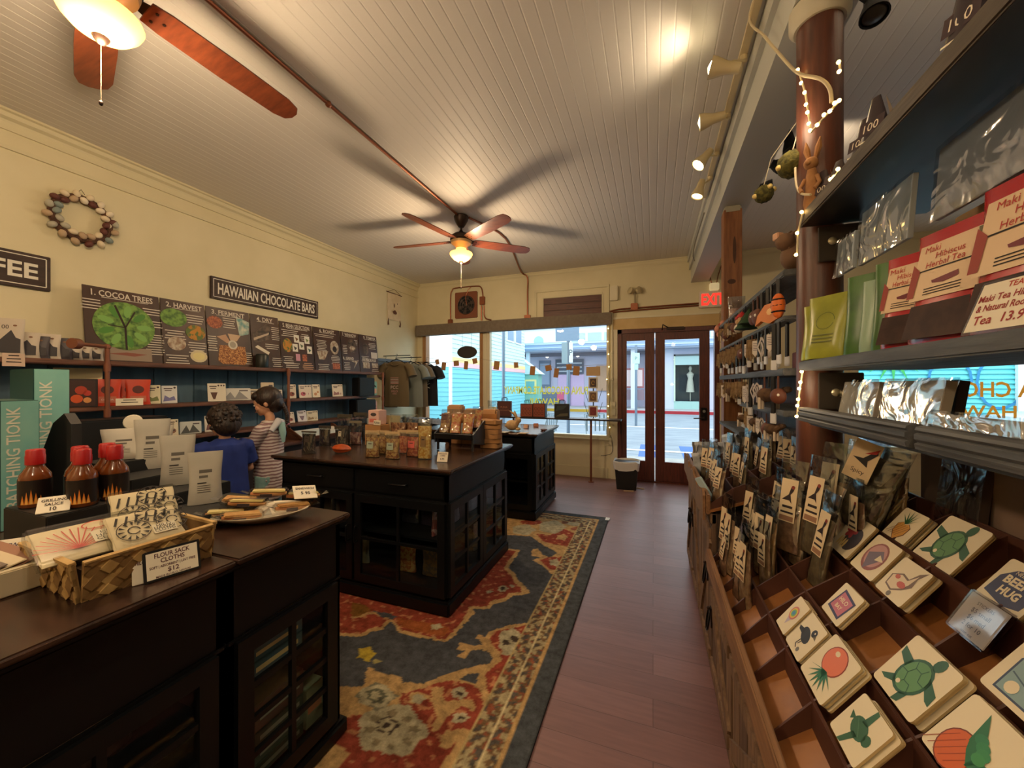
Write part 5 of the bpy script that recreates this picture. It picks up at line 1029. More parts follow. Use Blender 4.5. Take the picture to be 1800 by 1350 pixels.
def clearbag(name, label, loc, rz, w, h, d, filling, fill=.8, lab=None, lean=0, group=None, cat='bag', film=None, labcol=None, top=None, topz=.9):
    t = T(name, label, cat, loc, group=group, rot=(R(-lean), 0, rz))
    m = MB(); pouch_shape(m, w, h, d, film or CEL); m.build('film', t)
    m = MB(); pouch_shape(m, w*.92, h*fill, d*.86, filling, puff=.95, lower=.003); m.build('filling', t)
    if lab: m = MB(); m.M = FR((0, -d*.50, h*.06), (1, 0, 0), (0, d*.36, h*.8)); lab(m, w, h); m.build('label_sticker', t)
    if top: m = MB(); m.box(-w*.5, w*.5, -.004, .004, h*topz, h*1.0, top); m.build('card_header', t)
    return t
SNK = N((196, 110, 50), (226, 170, 90), 60, .6, kind='voronoi', bump=.6); DKS = N((70, 50, 40), (130, 104, 84), 60, .6, kind='voronoi')
for i, (x, y, z, mt, lb) in enumerate(((-1.62, 2.28, .12, SNK, 'orange snack bag low behind the right front door of the middle island'), (-1.42, 2.28, .12, N((150, 110, 60), (110, 90, 70), 50, .6, kind='voronoi'), 'brown snack bag beside the orange one inside the middle island'), (-1.45, 2.3, .456, P((52, 38, 56), .5), 'dark violet packet on the shelf inside the middle island'), (-1.60, 2.3, .456, P((44, 40, 50), .5), 'dark grey packet on the inner shelf of the middle island'), (-2.32, 2.3, .456, P((130, 112, 84), .7), 'plain kraft packet behind the left front door of the middle island'), (-2.02, 2.28, .12, P((150, 140, 100), .7), 'pale packet with dark spot low behind the middle front door'))):
    clearbag('snack_bag', lb, (x, y, z), 0, .16, .20, .07, mt, .92)
for i, (y, z, mt, lb) in enumerate(((2.2, .456, N((150, 70, 66), (190, 150, 140), 40, .5, kind='voronoi'), 'pink red packet behind the near right side door of the middle island'), (2.40, .456, P((120, 118, 124), .4), 'silver packet on the inner shelf behind the side doors'), (2.28, .12, P((110, 104, 96), .5), 'grey packet on the floor of the middle island side'), (2.72, .456, P((120, 128, 136), .4), 'pale blue grey packet behind the far side door'), (2.8, .12, P((100, 96, 90), .5), 'dull packet low behind the far side door of the middle island'))):
    clearbag('snack_bag', lb, (-1.32, y, z), R(90), .17, .22, .06, mt, .95)
for (y, z, lb) in ((.15, .456, 'crumpled clear wrapped goods behind the side glass nearest the camera'), (.52, .456, 'crumpled clear bag behind the side glass below the price sign'), (.45, .12, 'crumpled clear bag on the floor of the nearest cabinet')):
    clearbag('wrapped_goods', lb, (-1.36, y, z), R(90), .26, .20, .10, N((54, 46, 40), (110, 96, 80), 20, .4), .8, film=CELLO(.5))
# ================================================================ on the near island: basket, cloths, sign, plate
WV = N((164, 128, 74), (200, 166, 108), 14, .7); WV2 = N((112, 82, 44), (146, 112, 66), 14, .7)
bx = Px(150, 1048, z=ZT_); 
t = T('woven_basket', 'rectangular basket plaited from tan palm strips holding flour sack cloths', 'basket', (-1.405, .645, ZT_), R(-4)); W_, D_, H_ = .30, .27, .095
m = MB(); m.box(-W_/2*.9, W_/2*.9, -D_/2*.9, D_/2*.9, .0, .006, WV2); m.build('basket_floor', t)
def weave(o, xd, yd, w, h):
    m = MB(); n = 9; s = w/n; k = int(h/s)+1
    m.M = FR(o, xd, yd)
    for i in range(n+1):
        for j in range(k+1):
            cx, cy = i*s, j*s-.005; z = .004+.003*((i+j) % 2); r_ = s*.58
            pts = [(max(0, min(w, cx+a*r_)), max(0, min(h, cy+b*r_))) for a, b in ((1, 0), (0, 1), (-1, 0), (0, -1))]
            if abs((pts[0][0]-pts[2][0])*(pts[1][1]-pts[3][1])) > 1e-5: m.prism(pts, 0, z, (WV, WV2)[(i+j) % 2])
            cx += s/2; cy += s/2
            pts = [(max(0, min(w, cx+a*r_)), max(0, min(h, cy+b*r_))) for a, b in ((1, 0), (0, 1), (-1, 0), (0, -1))]
            if abs((pts[0][0]-pts[2][0])*(pts[1][1]-pts[3][1])) > 1e-5: m.prism(pts, 0, z+.002, (WV2, WV)[(i) % 2])
    m.prism([(0, 0), (w, 0), (w, h), (0, h)], -.003, .001, WV2); m.prism([(0, h-.004), (w, h-.004), (w, h+.004), (0, h+.004)], -.004, .009, WV); m.build('woven_side', t)
weave((W_/2, -D_/2, 0), (0, 1, 0), (.12, 0, 1), D_, H_); weave((-W_/2, -D_/2, 0), (1, 0, 0), (0, -.12, 1), W_, H_); weave((W_/2, D_/2, 0), (-1, 0, 0), (0, .12, 1), W_, H_); weave((-W_/2, D_/2, 0), (0, -1, 0), (-.12, 0, 1), D_, H_)
m = MB(); m.box(-.13, .13, -.12, .12, .006, .06, P((70, 50, 30), .9)); m.build('inner_pad', t)
CLO = P((228, 212, 178), .8)
def clothpack(label, loc, rot, w, h, d, draw):
    t = T('cloth_packet', label, 'cloth', loc, rot=rot, group=None)
    m = MB(); rs = []
    for i in range(9):
        f = i/8; e = math.sin(math.pi*min(1, max(0, f)))**.35 if 0 < f < 1 else .12
        rs.append([(w/2*(abs(math.cos(a))**.35)*(1 if math.cos(a) > 0 else -1)*(1+.02*math.sin(5*f*3)), -h/2+h*f, d/2*e*math.sin(a)*(1+.06*math.sin(9*f+3*math.cos(a)))) for a in [2*math.pi*k/18 for k in range(18)]])
    m.rings(rs, CLO); m.build('folded_cloth', t)
    m = MB(); draw(m, w, h, d/2*1.08+.001); m.build('print', t)
    m = MB(); m.bbox(-w*.54, w*.54, -h*.53, h*.53, -d*.56, d*.64, FILM((240, 240, 236), .03, .15), .006); m.build('wrapper', t)
def dr1(m, w, h, z):
    RR = P((200, 60, 46), .7)
    for k in range(15): a = R(10+160*k/14); m.line([(-w*.14, -h*.34), (-w*.14+.075*math.cos(a), -h*.34+.085*math.sin(a))], .0022, z, RR)
    m.line(ell(w*.12, h*.24, .026, .016, 14), .003, z, RR); m.line([(w*.18, h*.27), (w*.42, h*.3), (w*.45, h*.1), (w*.25, h*.12)], .003, z, RR); m.line([(w*.2, h*.2), (w*.42, h*.22)], .004, z, RR)
    m.rect(w*.02, w*.40, -h*.3, h*.04, z+.0006, PAPER)
    for k, s in enumerate(('HILO', 'HAWAII', 'CLOTHS')): m.text(s, .011, INK, w*.21, -h*.04-k*h*.09, z+.0012, w=w*.32)
def dr2(m, w, h, z):
    for (cx, cy) in ((-w*.2, -h*.1), (w*.12, h*.3), (w*.36, -h*.02)):
        m.line(ell(cx, cy, .034, .034, 18), .002, z, INK); m.line(ell(cx, cy, .012, .012, 12), .003, z, INK)
        for k in range(12): a = R(30*k); m.flat([(cx+.017*math.cos(a), cy+.017*math.sin(a)), (cx+.031*math.cos(a-.12), cy+.031*math.sin(a-.12)), (cx+.031*math.cos(a+.12), cy+.031*math.sin(a+.12))], z, INK)
    for k in range(6): m.line([(-w*.42+k*.02, h*.12), (-w*.36+k*.02, h*.34)], .005, z, INK)
    m.rect(w*.04, w*.38, -h*.34, -h*.08, z+.0006, PAPER)
    for k, s in enumerate(('HILO', 'HAWAII', 'CLOTHS')): m.text(s, .010, INK, w*.21, -h*.13-k*h*.07, z+.0012, w=w*.3)
def lay(p, T, yaw=0):
    v = Vector((p[0], p[1], 0)).normalized(); v.rotate(Matrix.Rotation(yaw, 3, 'Z')); r_ = Vector((-v.y, v.x, 0))*-1; return FR((0, 0, 0), r_, v*math.cos(T)+Vector((0, 0, math.sin(T)))).to_euler()
q_ = Px(150, 960, z=1.03)+Vector((-.055, .024, .0)); clothpack('wrapped white cloth with a red hibiscus line print in the left of the basket', q_+Vector((-.02, .01, -.006)), lay(q_, R(22), R(14)), .18, .14, .03, dr1)
q_ = Px(262, 944, z=1.035)+Vector((-.055, .024, .005)); clothpack('wrapped white cloth with black citrus slices print in the right of the basket', q_+Vector((-.03, .012, -.004)), lay(q_, R(34), R(16)), .145, .12, .026, dr2)
q_ = Px(262, 912, z=1.045); clothpack('plain wrapped white cloth sticking up behind the citrus print one', q_+Vector((-.085, .035, .002)), lay(q_, R(42), R(10)), .145, .15, .024, dr2)
def pricecard(label, loc, rz, w, h, txts, lean=14, frame=None, base=PAPER, name='price_sign', rot=None):
    t = T(name, label, 'sign', loc, rot=rot or (R(-lean), 0, rz)); 
    m = MB(); m.bbox(-w/2, w/2, -.0025, .0015, 0, h, frame or base, .001); m.build('holder' if frame else 'card', t)
    m = MB(); m.M = FR((0, -.0032, 0), (1, 0, 0), (0, 0, 1))
    if frame: m.rect(-w/2+.006, w/2-.006, .006, h-.006, 0, base)
    for (s, y, hh, ww, c) in txts: m.text(s, hh, P(c, .7), 0, y*h, .0005, w=ww*w, bold=.02)
    m.build('lettering', t)
    return t
BR_ = (84, 44, 48)
a = Px(300, 1012, z=ZT_)
pricecard('black framed price sign reading FLOUR SACK CLOTHS $12 leaning on the basket', (-1.205, .655, ZT_), R(74), .118, .078, [('FLOUR SACK', .80, .011, .62, BR_), ('CLOTHS', .62, .011, .42, BR_), ('SOFT | ABSORBENT | LINT FREE', .44, .006, .8, BR_), ('$12', .28, .011, .3, BR_), ('MADE IN HILO, HAWAII', .12, .005, .6, BR_)], 16, BLACK)
pricecard('small cream card standing just left of the flour sack price sign', (-1.236, .598, ZT_), R(66), .03, .075, [('HILO', .7, .008, .6, BR_)], 10)
# plate of wrapped sandwiches
pc = Vector((-1.40, 1.045, ZT_))
t = T('oval_plate', 'oval white plate piled with wrapped sandwiches on the near island', 'plate', pc, R(38)); m = MB(); m.lathe([(.001, .002), (.09, 0), (.10, .004), (.15, .020), (.178, .032), (.18, .036), (.172, .036), (.145, .026), (.10, .010), (.001, .008)], P((232, 222, 200), .2, coat=.4), 40, sx=.92, sy=.62); m.build('plate', t)
BRE = N((200, 146, 84), (236, 196, 130), 20, .7); BRT = N((176, 108, 60), (222, 170, 108), 20, .6); YLW = P((244, 228, 160), .6)
def sandwich(label, x, y, z, rz, tilt, inner):
    t = T('wrapped_sandwich', label, 'sandwich', (pc.x+x, pc.y+y, ZT_+z), rot=(R(tilt), R(6), R(rz)))
    m = MB(); rs = [[(-.06+.12*i/6, .019*math.cos(a)*(math.sin(math.pi*(i+.6)/7.2)**.4), .012+.010*math.sin(a)*(math.sin(math.pi*(i+.6)/7.2)**.4)) for a in [2*math.pi*k/12 for k in range(12)]] for i in range(7)]; m.rings(rs, BRT); m.build('bread', t)
    m = MB(); m.bbox(-.054, .054, -.021, .016, .019, .027, inner, .003); m.build('slice', t)
    m = MB(); m.bbox(-.028, .012, -.0225, -.019, .002, .014, P((52, 40, 48), .5), .001); m.build('label_sticker', t)
    m = MB(); m.bbox(-.066, .066, -.024, .022, -.0005, .031, FILM((242, 240, 236), .05, .12), .006); m.add([(.064, -.02, .015), (.09, -.028, .022), (.085, .02, .03), (.064, .018, .015)], [(0, 1, 2, 3)], CEL2); m.add([(-.064, -.02, .015), (-.092, -.024, .028), (-.088, .022, .02), (-.064, .018, .015)], [(0, 3, 2, 1)], CEL2); m.build('wrapper', t)
for a in (('wrapped sandwich at the near left of the plate with a dark label', -.07, -.085, .026, 52, 0, YLW), ('wrapped sandwich lying lowest at the front of the plate', .0, -.075, .022, 60, 8, BRE), ('wrapped sandwich resting in the middle of the pile', -.035, -.03, .052, 40, -8, YLW), ('wrapped sandwich left at the back of the pile', -.10, -.01, .05, 30, 10, BRE), ('wrapped sandwich with pale filling on the top of the pile', .0, .03, .078, 48, 0, YLW), ('wrapped sandwich under the price card at the right of the plate', .09, .06, .026, 66, 0, BRE), ('wrapped sandwich at the far right end of the plate', .075, .12, .052, 50, -10, YLW)): sandwich(*a)
pricecard('white handwritten price card laid on top of the sandwiches', (-1.285, 1.145, ZT_+.062), R(30), .085, .065, [('SANDWICH', .75, .010, .8, INK[:3] if 0 else (50, 40, 40)), ('5 95', .4, .014, .5, (50, 40, 40))], rot=(R(-52), R(8), R(64)))
# riser stand with coffee pouches
t = T('stepped_riser', 'black wooden stepped riser with grey coffee pouches at the back of the near island', 'stand', (-1.50, .88, ZT_)); RB = P((30, 30, 31), .55)
for k in range(4):
    m = MB(); m.bbox(-.17*(k+1)-.04, -.17*k-(.04 if k else -.02), 0, .26, 0, .048*(k+1), RB, .003); m.bbox(-.17*(k+1)-.04, -.17*k-(.04 if k else -.02)+.004, -.004, 0, .048*(k+1)-.006, .048*(k+1)+.001, P((20, 20, 20), .5), .001); m.build('step', t)
COF = N((176, 172, 160), (190, 184, 172), 8, .45)
def dcof(m, w, h):
    B = P((92, 88, 82), .6); m.rect(-w*.22, w*.25, h*.62, h*.70, .0, B); m.rect(-w*.22, w*.1, h*.5, h*.56, 0, B); m.rect(-w*.28, w*.05, h*.36, h*.39, 0, INK); [m.rect(-w*.28, w*.2, h*(.30-.05*k), h*(.315-.05*k), 0, B) for k in range(4)]
for (x, y, z, h, w, lb) in ((-1.645, 1.0, .048, .20, .11, 'grey coffee pouch on the lowest step, nearest the plate'), (-1.85, 1.02, .096, .205, .115, 'grey coffee pouch on the second step of the riser'), (-2.06, 1.04, .144, .215, .12, 'tallest grey coffee pouch with folded top on the upper step')):
    opaque_pouch('coffee_pouch', lb, (x, y, ZT_+z+.0015), R(56), w, h, .06, COF, dcof, 0)
WHB = N((206, 200, 186), (190, 182, 166), 8, .5)
for (x, y, lb) in ((-2.15, 1.09, 'white printed coffee bag behind the tallest grey pouch'), (-2.12, .97, 'crumpled white coffee bag behind the red capped bottles')):
    opaque_pouch('coffee_bag', lb, (x, y, ZT_+.1945), R(60), .14, .13, .06, WHB, dcof)
m = MB(); m.lathe([(.002, -.008), (.03, -.006), (.034, 0), (.03, .006), (.002, .008)], P((206, 198, 180), .4), 20); m.build('round_tag', label='small round white tag with dark emblem above the white bag', cat='tag', loc=(-2.16, 1.02, ZT_+.345), rot=(R(80), 0, R(50)))
# bottle box and bottles
m = MB(); m.bbox(-1.97, -1.705, .60, .835, ZT_-.0, ZT_+.115, P((26, 25, 25), .5), .003); m.build('bottle_stand', label='black box stand under the red capped sauce bottles', cat='stand')
ZB = ZT_+.1165
SAU = P((112, 56, 20), .15, coat=.5); BLB = P((30, 22, 22), .3)
def bottle(label, x, y, first=[None]):
    if first[0] is None:
        t = T('sauce_bottle', label, 'bottle', (x, y, ZB)); m = MB(); m.lathe([(.001, 0), (.034, .0), (.037, .006), (.037, .09), (.034, .105), (.022, .125), (.019, .135), (.019, .15), (.001, .15)], SAU, 22); m.build('glass_body', t)
        m = MB(); m.lathe([(.0376, .012), (.0378, .088)], BLB, 22, caps=False); m.build('label_band', t)
        m = MB(); m.lathe([(.001, .185), (.019, .184), (.0215, .18), (.0215, .165), (.0225, .163), (.0225, .135), (.001, .134)], P((170, 22, 24), .35), 20); m.build('cap', t)
        m = MB()
        for k in range(5):
            a = R(-70+k*15); b = a+R(16); r_ = .0385; h_ = (.030, .040, .048, .036, .028)[k]
            m.add([(r_*math.cos(a), r_*math.sin(a), .012), (r_*math.cos(b), r_*math.sin(b), .012), (r_*math.cos((a+b)/2), r_*math.sin((a+b)/2), .012+h_)], [(0, 1, 2)], P((226, 130, 40), .5))
            m.add([(r_*1.005*math.cos(a+.05), r_*1.005*math.sin(a+.05), .013), (r_*1.005*math.cos(b-.05), r_*1.005*math.sin(b-.05), .013), (r_*1.005*math.cos((a+b)/2), r_*1.005*math.sin((a+b)/2), .012+h_*.6)], [(0, 1, 2)], P((236, 180, 90), .5))
        m.build('flame_print', t); first[0] = t; return t
    return dup(first[0], (x, y, ZB), 0, label)
for a in (('red capped sauce bottle nearest the front corner with a flame print', -1.76, .70), ('red capped sauce bottle at the right end of the stand', -1.77, .785), ('red capped sauce bottle behind the two front ones, at the right', -1.85, .80), ('red capped sauce bottle behind the front corner one', -1.85, .73), ('lone red capped sauce bottle at the left behind the tilted card', -1.90, .645)): bottle(*a)
pricecard('small tilted cream price card in front of the left sauce bottle', (-1.745, .628, ZB), R(60), .07, .055, [('GRILLING', .75, .009, .8, (60, 50, 46)), ('SAUCE', .5, .009, .6, (60, 50, 46)), ('10', .22, .012, .3, (60, 50, 46))], 40)
# open box of cards at the bottom left, card behind
t = T('card_box', 'low white box of paper inserts at the left edge in front of the basket', 'box', (-1.60, .43, ZT_), R(0)); m = MB(); m.bbox(-.14, .14, -.10, .085, 0, .062, P((200, 186, 156), .6), .003); m.build('box_body', t)
for k in range(5): m = MB(); m.M = Matrix.Translation((0, -.07+.03*k, .062)) @ Matrix.Rotation(R(-76), 4, 'X'); m.bbox(-.12, .12, -.003, 0, -.02, .04, P([(206, 150, 104), (190, 176, 150), (120, 106, 96), (206, 190, 160), (150, 110, 90)][k], .6), .001); m.build('insert_card', t)
pricecard('pale price card with dark writing standing behind the white box', (-1.715, .525, ZT_), R(52), .07, .075, [('NEW', .75, .012, .5, (80, 70, 90)), ('10', .4, .016, .4, (80, 70, 90))], 30)
# tall teal boxes on a slanted black holder
t = T('slanted_holder', 'black slanted holder board standing beside the tall teal boxes', 'stand', (-2.12, .80, ZT_)); m = MB(); m.M = FR((0, .03, 0), (1, 0, 0), (0, 0, 1)); m.prism([(-.28, 0), (.03, 0), (.03, .36), (-.02, .40), (-.10, .36), (-.20, .22), (-.28, .08)], 0, .03, P((38, 36, 36), .6)); m.build('side_panel', t)
TEA = N((96, 170, 172), (150, 200, 186), 3, .35, stretch=(1, 1, .6)); TED = P((44, 84, 80), .3)
def tealbox(label, loc, rz, w, h, d):
    t = T('tall_teal_box', label, 'box', loc, rz); m = MB(); m.bbox(-w/2, w/2, -d/2, d/2, 0, h, TED, .003); m.build('carton', t)
    m = MB(); m.M = FR((w/2+.0008, 0, 0), (0, 1, 0), (0, 0, 1)); m.rect(-d/2+.002, d/2-.002, .002, h-.002, 0, TEA); m.text('BATCHING TIONK', d*.34, P((226, 224, 206), .5), -d*.18, h*.56, .0006, w=h*.78, rot=R(90), bold=.01); m.text('salt & lemon', d*.14, P((206, 220, 210), .5), d*.2, h*.5, .0006, w=h*.4, rot=R(90))
    m.flat(ell(-d*.1, h*.07, d*.25, h*.06, 14), .0006, P((220, 206, 70), .5)); m.flat(ell(d*.1, h*.16, d*.2, h*.025, 10, rot=.5), .0008, P((90, 130, 60), .5)); m.build('front_print', t)
tealbox('tall teal box printed with a lemon, behind and right of its neighbour', (-2.50, .86, ZT_), R(-6), .30, .577, .10)
tealbox('tall teal box with vertical white lettering, lower and nearer the left edge', (-2.27, .70, ZT_), R(-6), .30, .455, .09)
# ================================================================ on the middle island
NUT = N((206, 160, 90), (150, 90, 44), 70, .6, kind='voronoi', bump=.8); NUT2 = N((170, 70, 40), (206, 120, 70), 70, .6, kind='voronoi', bump=.8); POP = N((214, 150, 50), (236, 196, 110), 90, .6, kind='voronoi', bump=.9); CHO = N((36, 26, 22), (60, 42, 34), 40, .5, kind='voronoi', bump=.8); ORF = N((226, 110, 40), (240, 180, 90), 60, .5, kind='voronoi', bump=.8)
KRP = P((190, 160, 116), .7)
def lab1(c, s=.4, y=.42): 
    def f(m, w, h): m.rect(-w*s*.75, w*s*.35, h*(y-.14), h*(y+.12), .0015, P(c, .6)); m.rect(-w*s*.5, w*s*.1, h*(y+.02), h*(y+.05), .002, INK)
    return f
def at2(u, v): return Px(u, v, z=ZT_+.0015)
def mb(label, u, v, h, w, fil, lab=None, rz=8, d=.06, fill=.72, top=KRP, topz=.86, film=None): p = at2(u, v); clearbag('snack_pouch', label, p, R(rz), w, h, d, fil, fill, lab, film=film or CEL, top=top, topz=topz, cat='pouch')
mb('clear pouch of chopped nuts, left of the two front nut pouches', 655, 803, .185, .112, NUT, lab1((150, 160, 140)))
mb('clear pouch of nuts with grey label, right of the two front nut pouches', 690, 806, .185, .112, NUT, lab1((150, 160, 140)))
mb('clear pouch of red spiced snacks with a pink label at the front', 727, 802, .185, .112, NUT2, lab1((206, 90, 80)))
mb('nut pouch in the second row between the two front nut pouches', 674, 797, .17, .10, NUT, None); mb('red spiced pouch behind its neighbour in the second row', 710, 796, .17, .10, NUT2, None)
mb('tall clear bag of golden popcorn standing at the front', 747, 806, .27, .105, POP, lab1((120, 90, 50), .3, .4), 14, .07, .82, None)
mb('dark chocolate pouch with a silver edge at the left end of the island', 543, 797, .165, .125, CHO, lab1((60, 50, 46), .3, .6), 6, .05, .86, P((70, 62, 52), .5), .93)
mb('dark chocolate pouch in the second row behind the cacao pod', 571, 783, .165, .115, CHO, None, 6, .05, .8, P((60, 54, 48), .5), .85)
mb('dark chocolate pouch behind and right of the cacao pod', 600, 785, .165, .125, CHO, lab1((190, 180, 160), .2, .6), 6, .05, .8, P((60, 54, 48), .5), .85)
mb('tall grey topped pouch of pink pieces behind the pod', 625, 781, .20, .12, N((130, 80, 70), (190, 150, 130), 50, .6, kind='voronoi'), None, 6, .05, .5, P((120, 112, 96), .5), .9)
mb('wide dark see-through pouch in the back row at the left', 606, 779, .25, .15, CHO, None, 4, .05, .6, P((72, 66, 56), .5), .86); mb('wide dark see-through pouch in the back row behind the pink pieces', 634, 773, .25, .15, CHO, None, 4, .05, .6, P((72, 66, 56), .5), .86)
for (u, v, lb) in ((700, 775, 'clear bag of brown crackers in the back row right of the white pouch'), (722, 772, 'clear bag of reddish crackers in the back row')): mb(lb, u, 788, .27, .15, N((130, 70, 40), (180, 120, 76), 50, .5, kind='voronoi'), None, 4, .06, .75, None)
opaque_pouch('cream_pouch', 'cream pouch with a dark oval window standing behind the nut pouches', at2(690, 779), R(0), .16, .24, .07, P((176, 160, 116), .6), lambda m, w, h: (m.flat(ell(-w*.42, h*.5, w*.16, h*.32, 14), .002, P((34, 32, 44), .4))))
# cacao pod
t = T('cacao_pod', 'ridged orange cacao pod lying on the middle island', 'cacao pod', at2(601, 797)); m = MB()
rs = []
for i in range(13):
    f = i/12; x = -.085+.17*f; r_ = .040*math.sin(math.pi*min(1, f*.96+.02))**.6*(1-.25*f)
    rs.append([(x, r_*(1+.10*math.cos(6*a))*math.cos(a), .036+r_*.9*(1+.10*math.cos(6*a))*math.sin(a)) for a in [2*math.pi*k/36 for k in range(36)]])
m.rings(rs, N((196, 84, 26), (130, 50, 20), 14, .45)); m.build('pod', t); m = MB(); m.cyl((-.082, 0, .036), (-.105, 0, .04), .006, P((80, 50, 30), .8)); m.build('stalk', t)
# kraft display box with card
p = at2(655, 783); t = T('kraft_display_box', 'open kraft cardboard box behind the left nut pouch', 'box', p); m = MB(); m.bbox(-.08, .08, 0, .12, 0, .17, KRAFT, .003); m.build('carton', t)
m = MB(); m.bbox(-.055, .055, .0, .10, .171, .29, P((226, 186, 176), .6), .003); m.M = FR((0, -.0008, 0), (1, 0, 0), (0, 0, 1)); m.rect(-.04, .03, .19, .22, 0, P((206, 110, 96), .6)); m.flat(ell(0, .255, .03, .015, 12), 0, P((70, 60, 60), .6)); m.M = Matrix.Identity(4); m.build('pink_carton', label='pink and white printed carton standing on the kraft box', cat='box', loc=tuple(p+Vector((0, .01, .002))))
pricecard('small white card leaning on the kraft box beside the pink carton', tuple(p+Vector((.05, -.006, .172))), 0, .07, .04, [('PUNA', .5, .018, .8, (50, 40, 40))], 6)
# slanted black rack with orange snack bags
rk = at2(800, 792); t = T('slanted_rack', 'slanted black rack of orange snack bags at the right end of the middle island', 'rack', (rk.x, rk.y, rk.z))
RK = P((24, 24, 26), .5)
m = MB(); m.M = Matrix.Translation((0, 0, .10)) @ Matrix.Rotation(R(22), 4, 'X'); m.bbox(-.16, .16, -.02, .22, 0, .01, RK, .002); m.bbox(-.16, .16, -.03, -.02, 0, .045, RK, .002); m.build('deck', t)
for s in (-.17, .16): m = MB(); m.M = FR((s+.005, 0, 0), (0, 1, 0), (0, 0, 1)); m.prism([(-.02, .06), (.22, .02), (.22, .22), (.17, .22), (-.03, .13)], -.005, .005, P((52, 56, 64), .5)); m.build('side', t)
for sx in (-.15, .15):
    for sy in (0, .19): m = MB(); m.bbox(sx-.008, sx+.008, sy-.008, sy+.008, 0, .12 if sy == 0 else .18, RK, .002); m.build('leg', t)
for i, (dx, lb, f_) in enumerate(((-.115, 'brown labelled snack bag leftmost on the slanted rack', NUT), (-.02, 'orange snack bag in the middle of the slanted rack with a gold tag', ORF), (.085, 'orange snack bag at the right of the slanted rack', ORF))):
    clearbag('rack_snack_bag', lb, (rk.x+dx, rk.y+.035, rk.z+.125), R(10), .095, .20, .06, f_, .8, lab1((90, 50, 40), .5, .6) if i == 0 else None, lean=22)
clearbag('rack_snack_bag', 'orange snack bag behind the right one on the slanted rack', (rk.x+.12, rk.y+.12, rk.z+.165), R(10), .09, .18, .05, ORF, .8, None, lean=22)
pricecard('folded cream price tent in front of the slanted rack', at2(777, 812), R(4), .075, .065, [('CHOCOLATE', .82, .009, .8, (90, 50, 44)), ('CORN', .62, .009, .5, (90, 50, 44)), ('6.95', .3, .012, .6, (60, 40, 40))], 16)
# kraft tiered cardboard display and stacked brown bags behind
p = Px(805, 742, y=2.98); KR2 = P((150, 104, 62), .8)
for k in range(3):
    lbk = ('left', 'middle', 'right')[k]; t = T('cardboard_display', 'kraft cardboard display box, %s of three joined at the back of the middle island' % lbk, 'box', (-1.62+.165*k, 2.94, ZT_+.001), group='kraft display boxes')
    m = MB(); m.bbox(-.08, .08, 0, .11, 0, .20, KR2, .002); m.build('carton', t); m = MB(); m.bbox(-.082, .082, -.012, .005, .20, .265, P((176, 122, 70), .8), .002); m.build('front_flap', t)
    m = MB(); m.bbox(-.07, .07, 0.01, .10, .20, .30+.03*(k == 0), P((196, 150, 104), .7), .012); m.build('contents', t)
for k in range(6):
    m = MB(); m.M = Matrix.Rotation(.3*math.sin(k*2), 4, 'Z'); m.rings([[(.085*(abs(math.cos(a))**.4)*(1 if math.cos(a) > 0 else -1)*(1+.05*math.sin(k+3*a)), .06*(abs(math.sin(a))**.4)*(1 if math.sin(a) > 0 else -1), .001+.008*i+.006*math.sin(4*a+k)*(i % 3 > 0)) for a in [2*math.pi*q/20 for q in range(20)]] for i in range(5)], KRAFT)
    m.build('kraft_bag_pack', label='folded kraft paper bag pack, number %s up in the pile at the back corner' % ('one', 'two', 'three', 'four', 'five', 'six')[k], cat='bag', group='pile of kraft bags', loc=(-1.235, 2.87, ZT_+.002+.038*k))
# ================================================================ far island
def at3(u, v): return Px(u, v, z=ZT_+.0015)
t = T('rabbit_figure', 'pale felt rabbit figure sitting on the far island', 'figurine', at3(903, 757), R(0)); RBT = N((186, 150, 104), (206, 172, 126), 30, .9)
m = MB(); m.ball((-.02, 0, .06), (.075, .05, .058), RBT); m.ball((.05, 0, .115), (.038, .03, .034), RBT); m.tube([(.03, 0, .08), (.05, 0, .115)], [.035, .028], RBT); m.ball((.05, .0, .02), (.03, .04, .018), RBT); m.ball((-.09, 0, .05), (.016, .016, .016), RBT); m.build('body', t)
for s in (-1, 1): m = MB(); m.tube([(.035, s*.012, .14), (.01, s*.018, .185), (-.02+.02*s, s*.022, .22)], [.01, .015, .004], RBT); m.build('ear', t)
for (u, v, lb, c, w) in ((872, 752, 'pile of white paper tags at the left of the rabbit', (226, 214, 196), .10), (925, 752, 'folded pink price tent right of the rabbit', (206, 160, 130), .06), (942, 750, 'brown price tent farthest right on the far island', (170, 110, 84), .06), (956, 757, 'small brown wooden dish near the corner of the far island', (110, 70, 50), .07), (885, 760, 'white leaflet lying left of the rabbit', (226, 220, 210), .09), (918, 762, 'pale card lying flat in front of the rabbit', (214, 190, 160), .09), (895, 748, 'white tent card behind the rabbit', (220, 206, 190), .05)):
    m = MB(); p = at3(u, v); m.M = Matrix.Rotation(rnd.uniform(-.4, .4), 4, 'Z')
    if 'tent' in lb: m.add([(-w/2, -.02, 0), (w/2, -.02, 0), (w/2, 0, .04), (-w/2, 0, .04), (w/2, .02, 0), (-w/2, .02, 0)], [(0, 1, 2, 3), (3, 2, 4, 5)], P(c, .7))
    elif 'dish' in lb: m.lathe([(.001, 0), (.03, 0), (.04, .018), (.036, .018), (.001, .006)], P(c, .6), 16)
    else: [m.bbox(-w/2+.01*k, w/2+.01*k, -.03+.004*k, .03, .003*k, .003*k+.0025, P(c, .7), .0005) for k in range(3)]
    m.build('paper_card' if 'dish' not in lb else 'wooden_dish', label=lb, cat='card' if 'dish' not in lb else 'dish', loc=p)
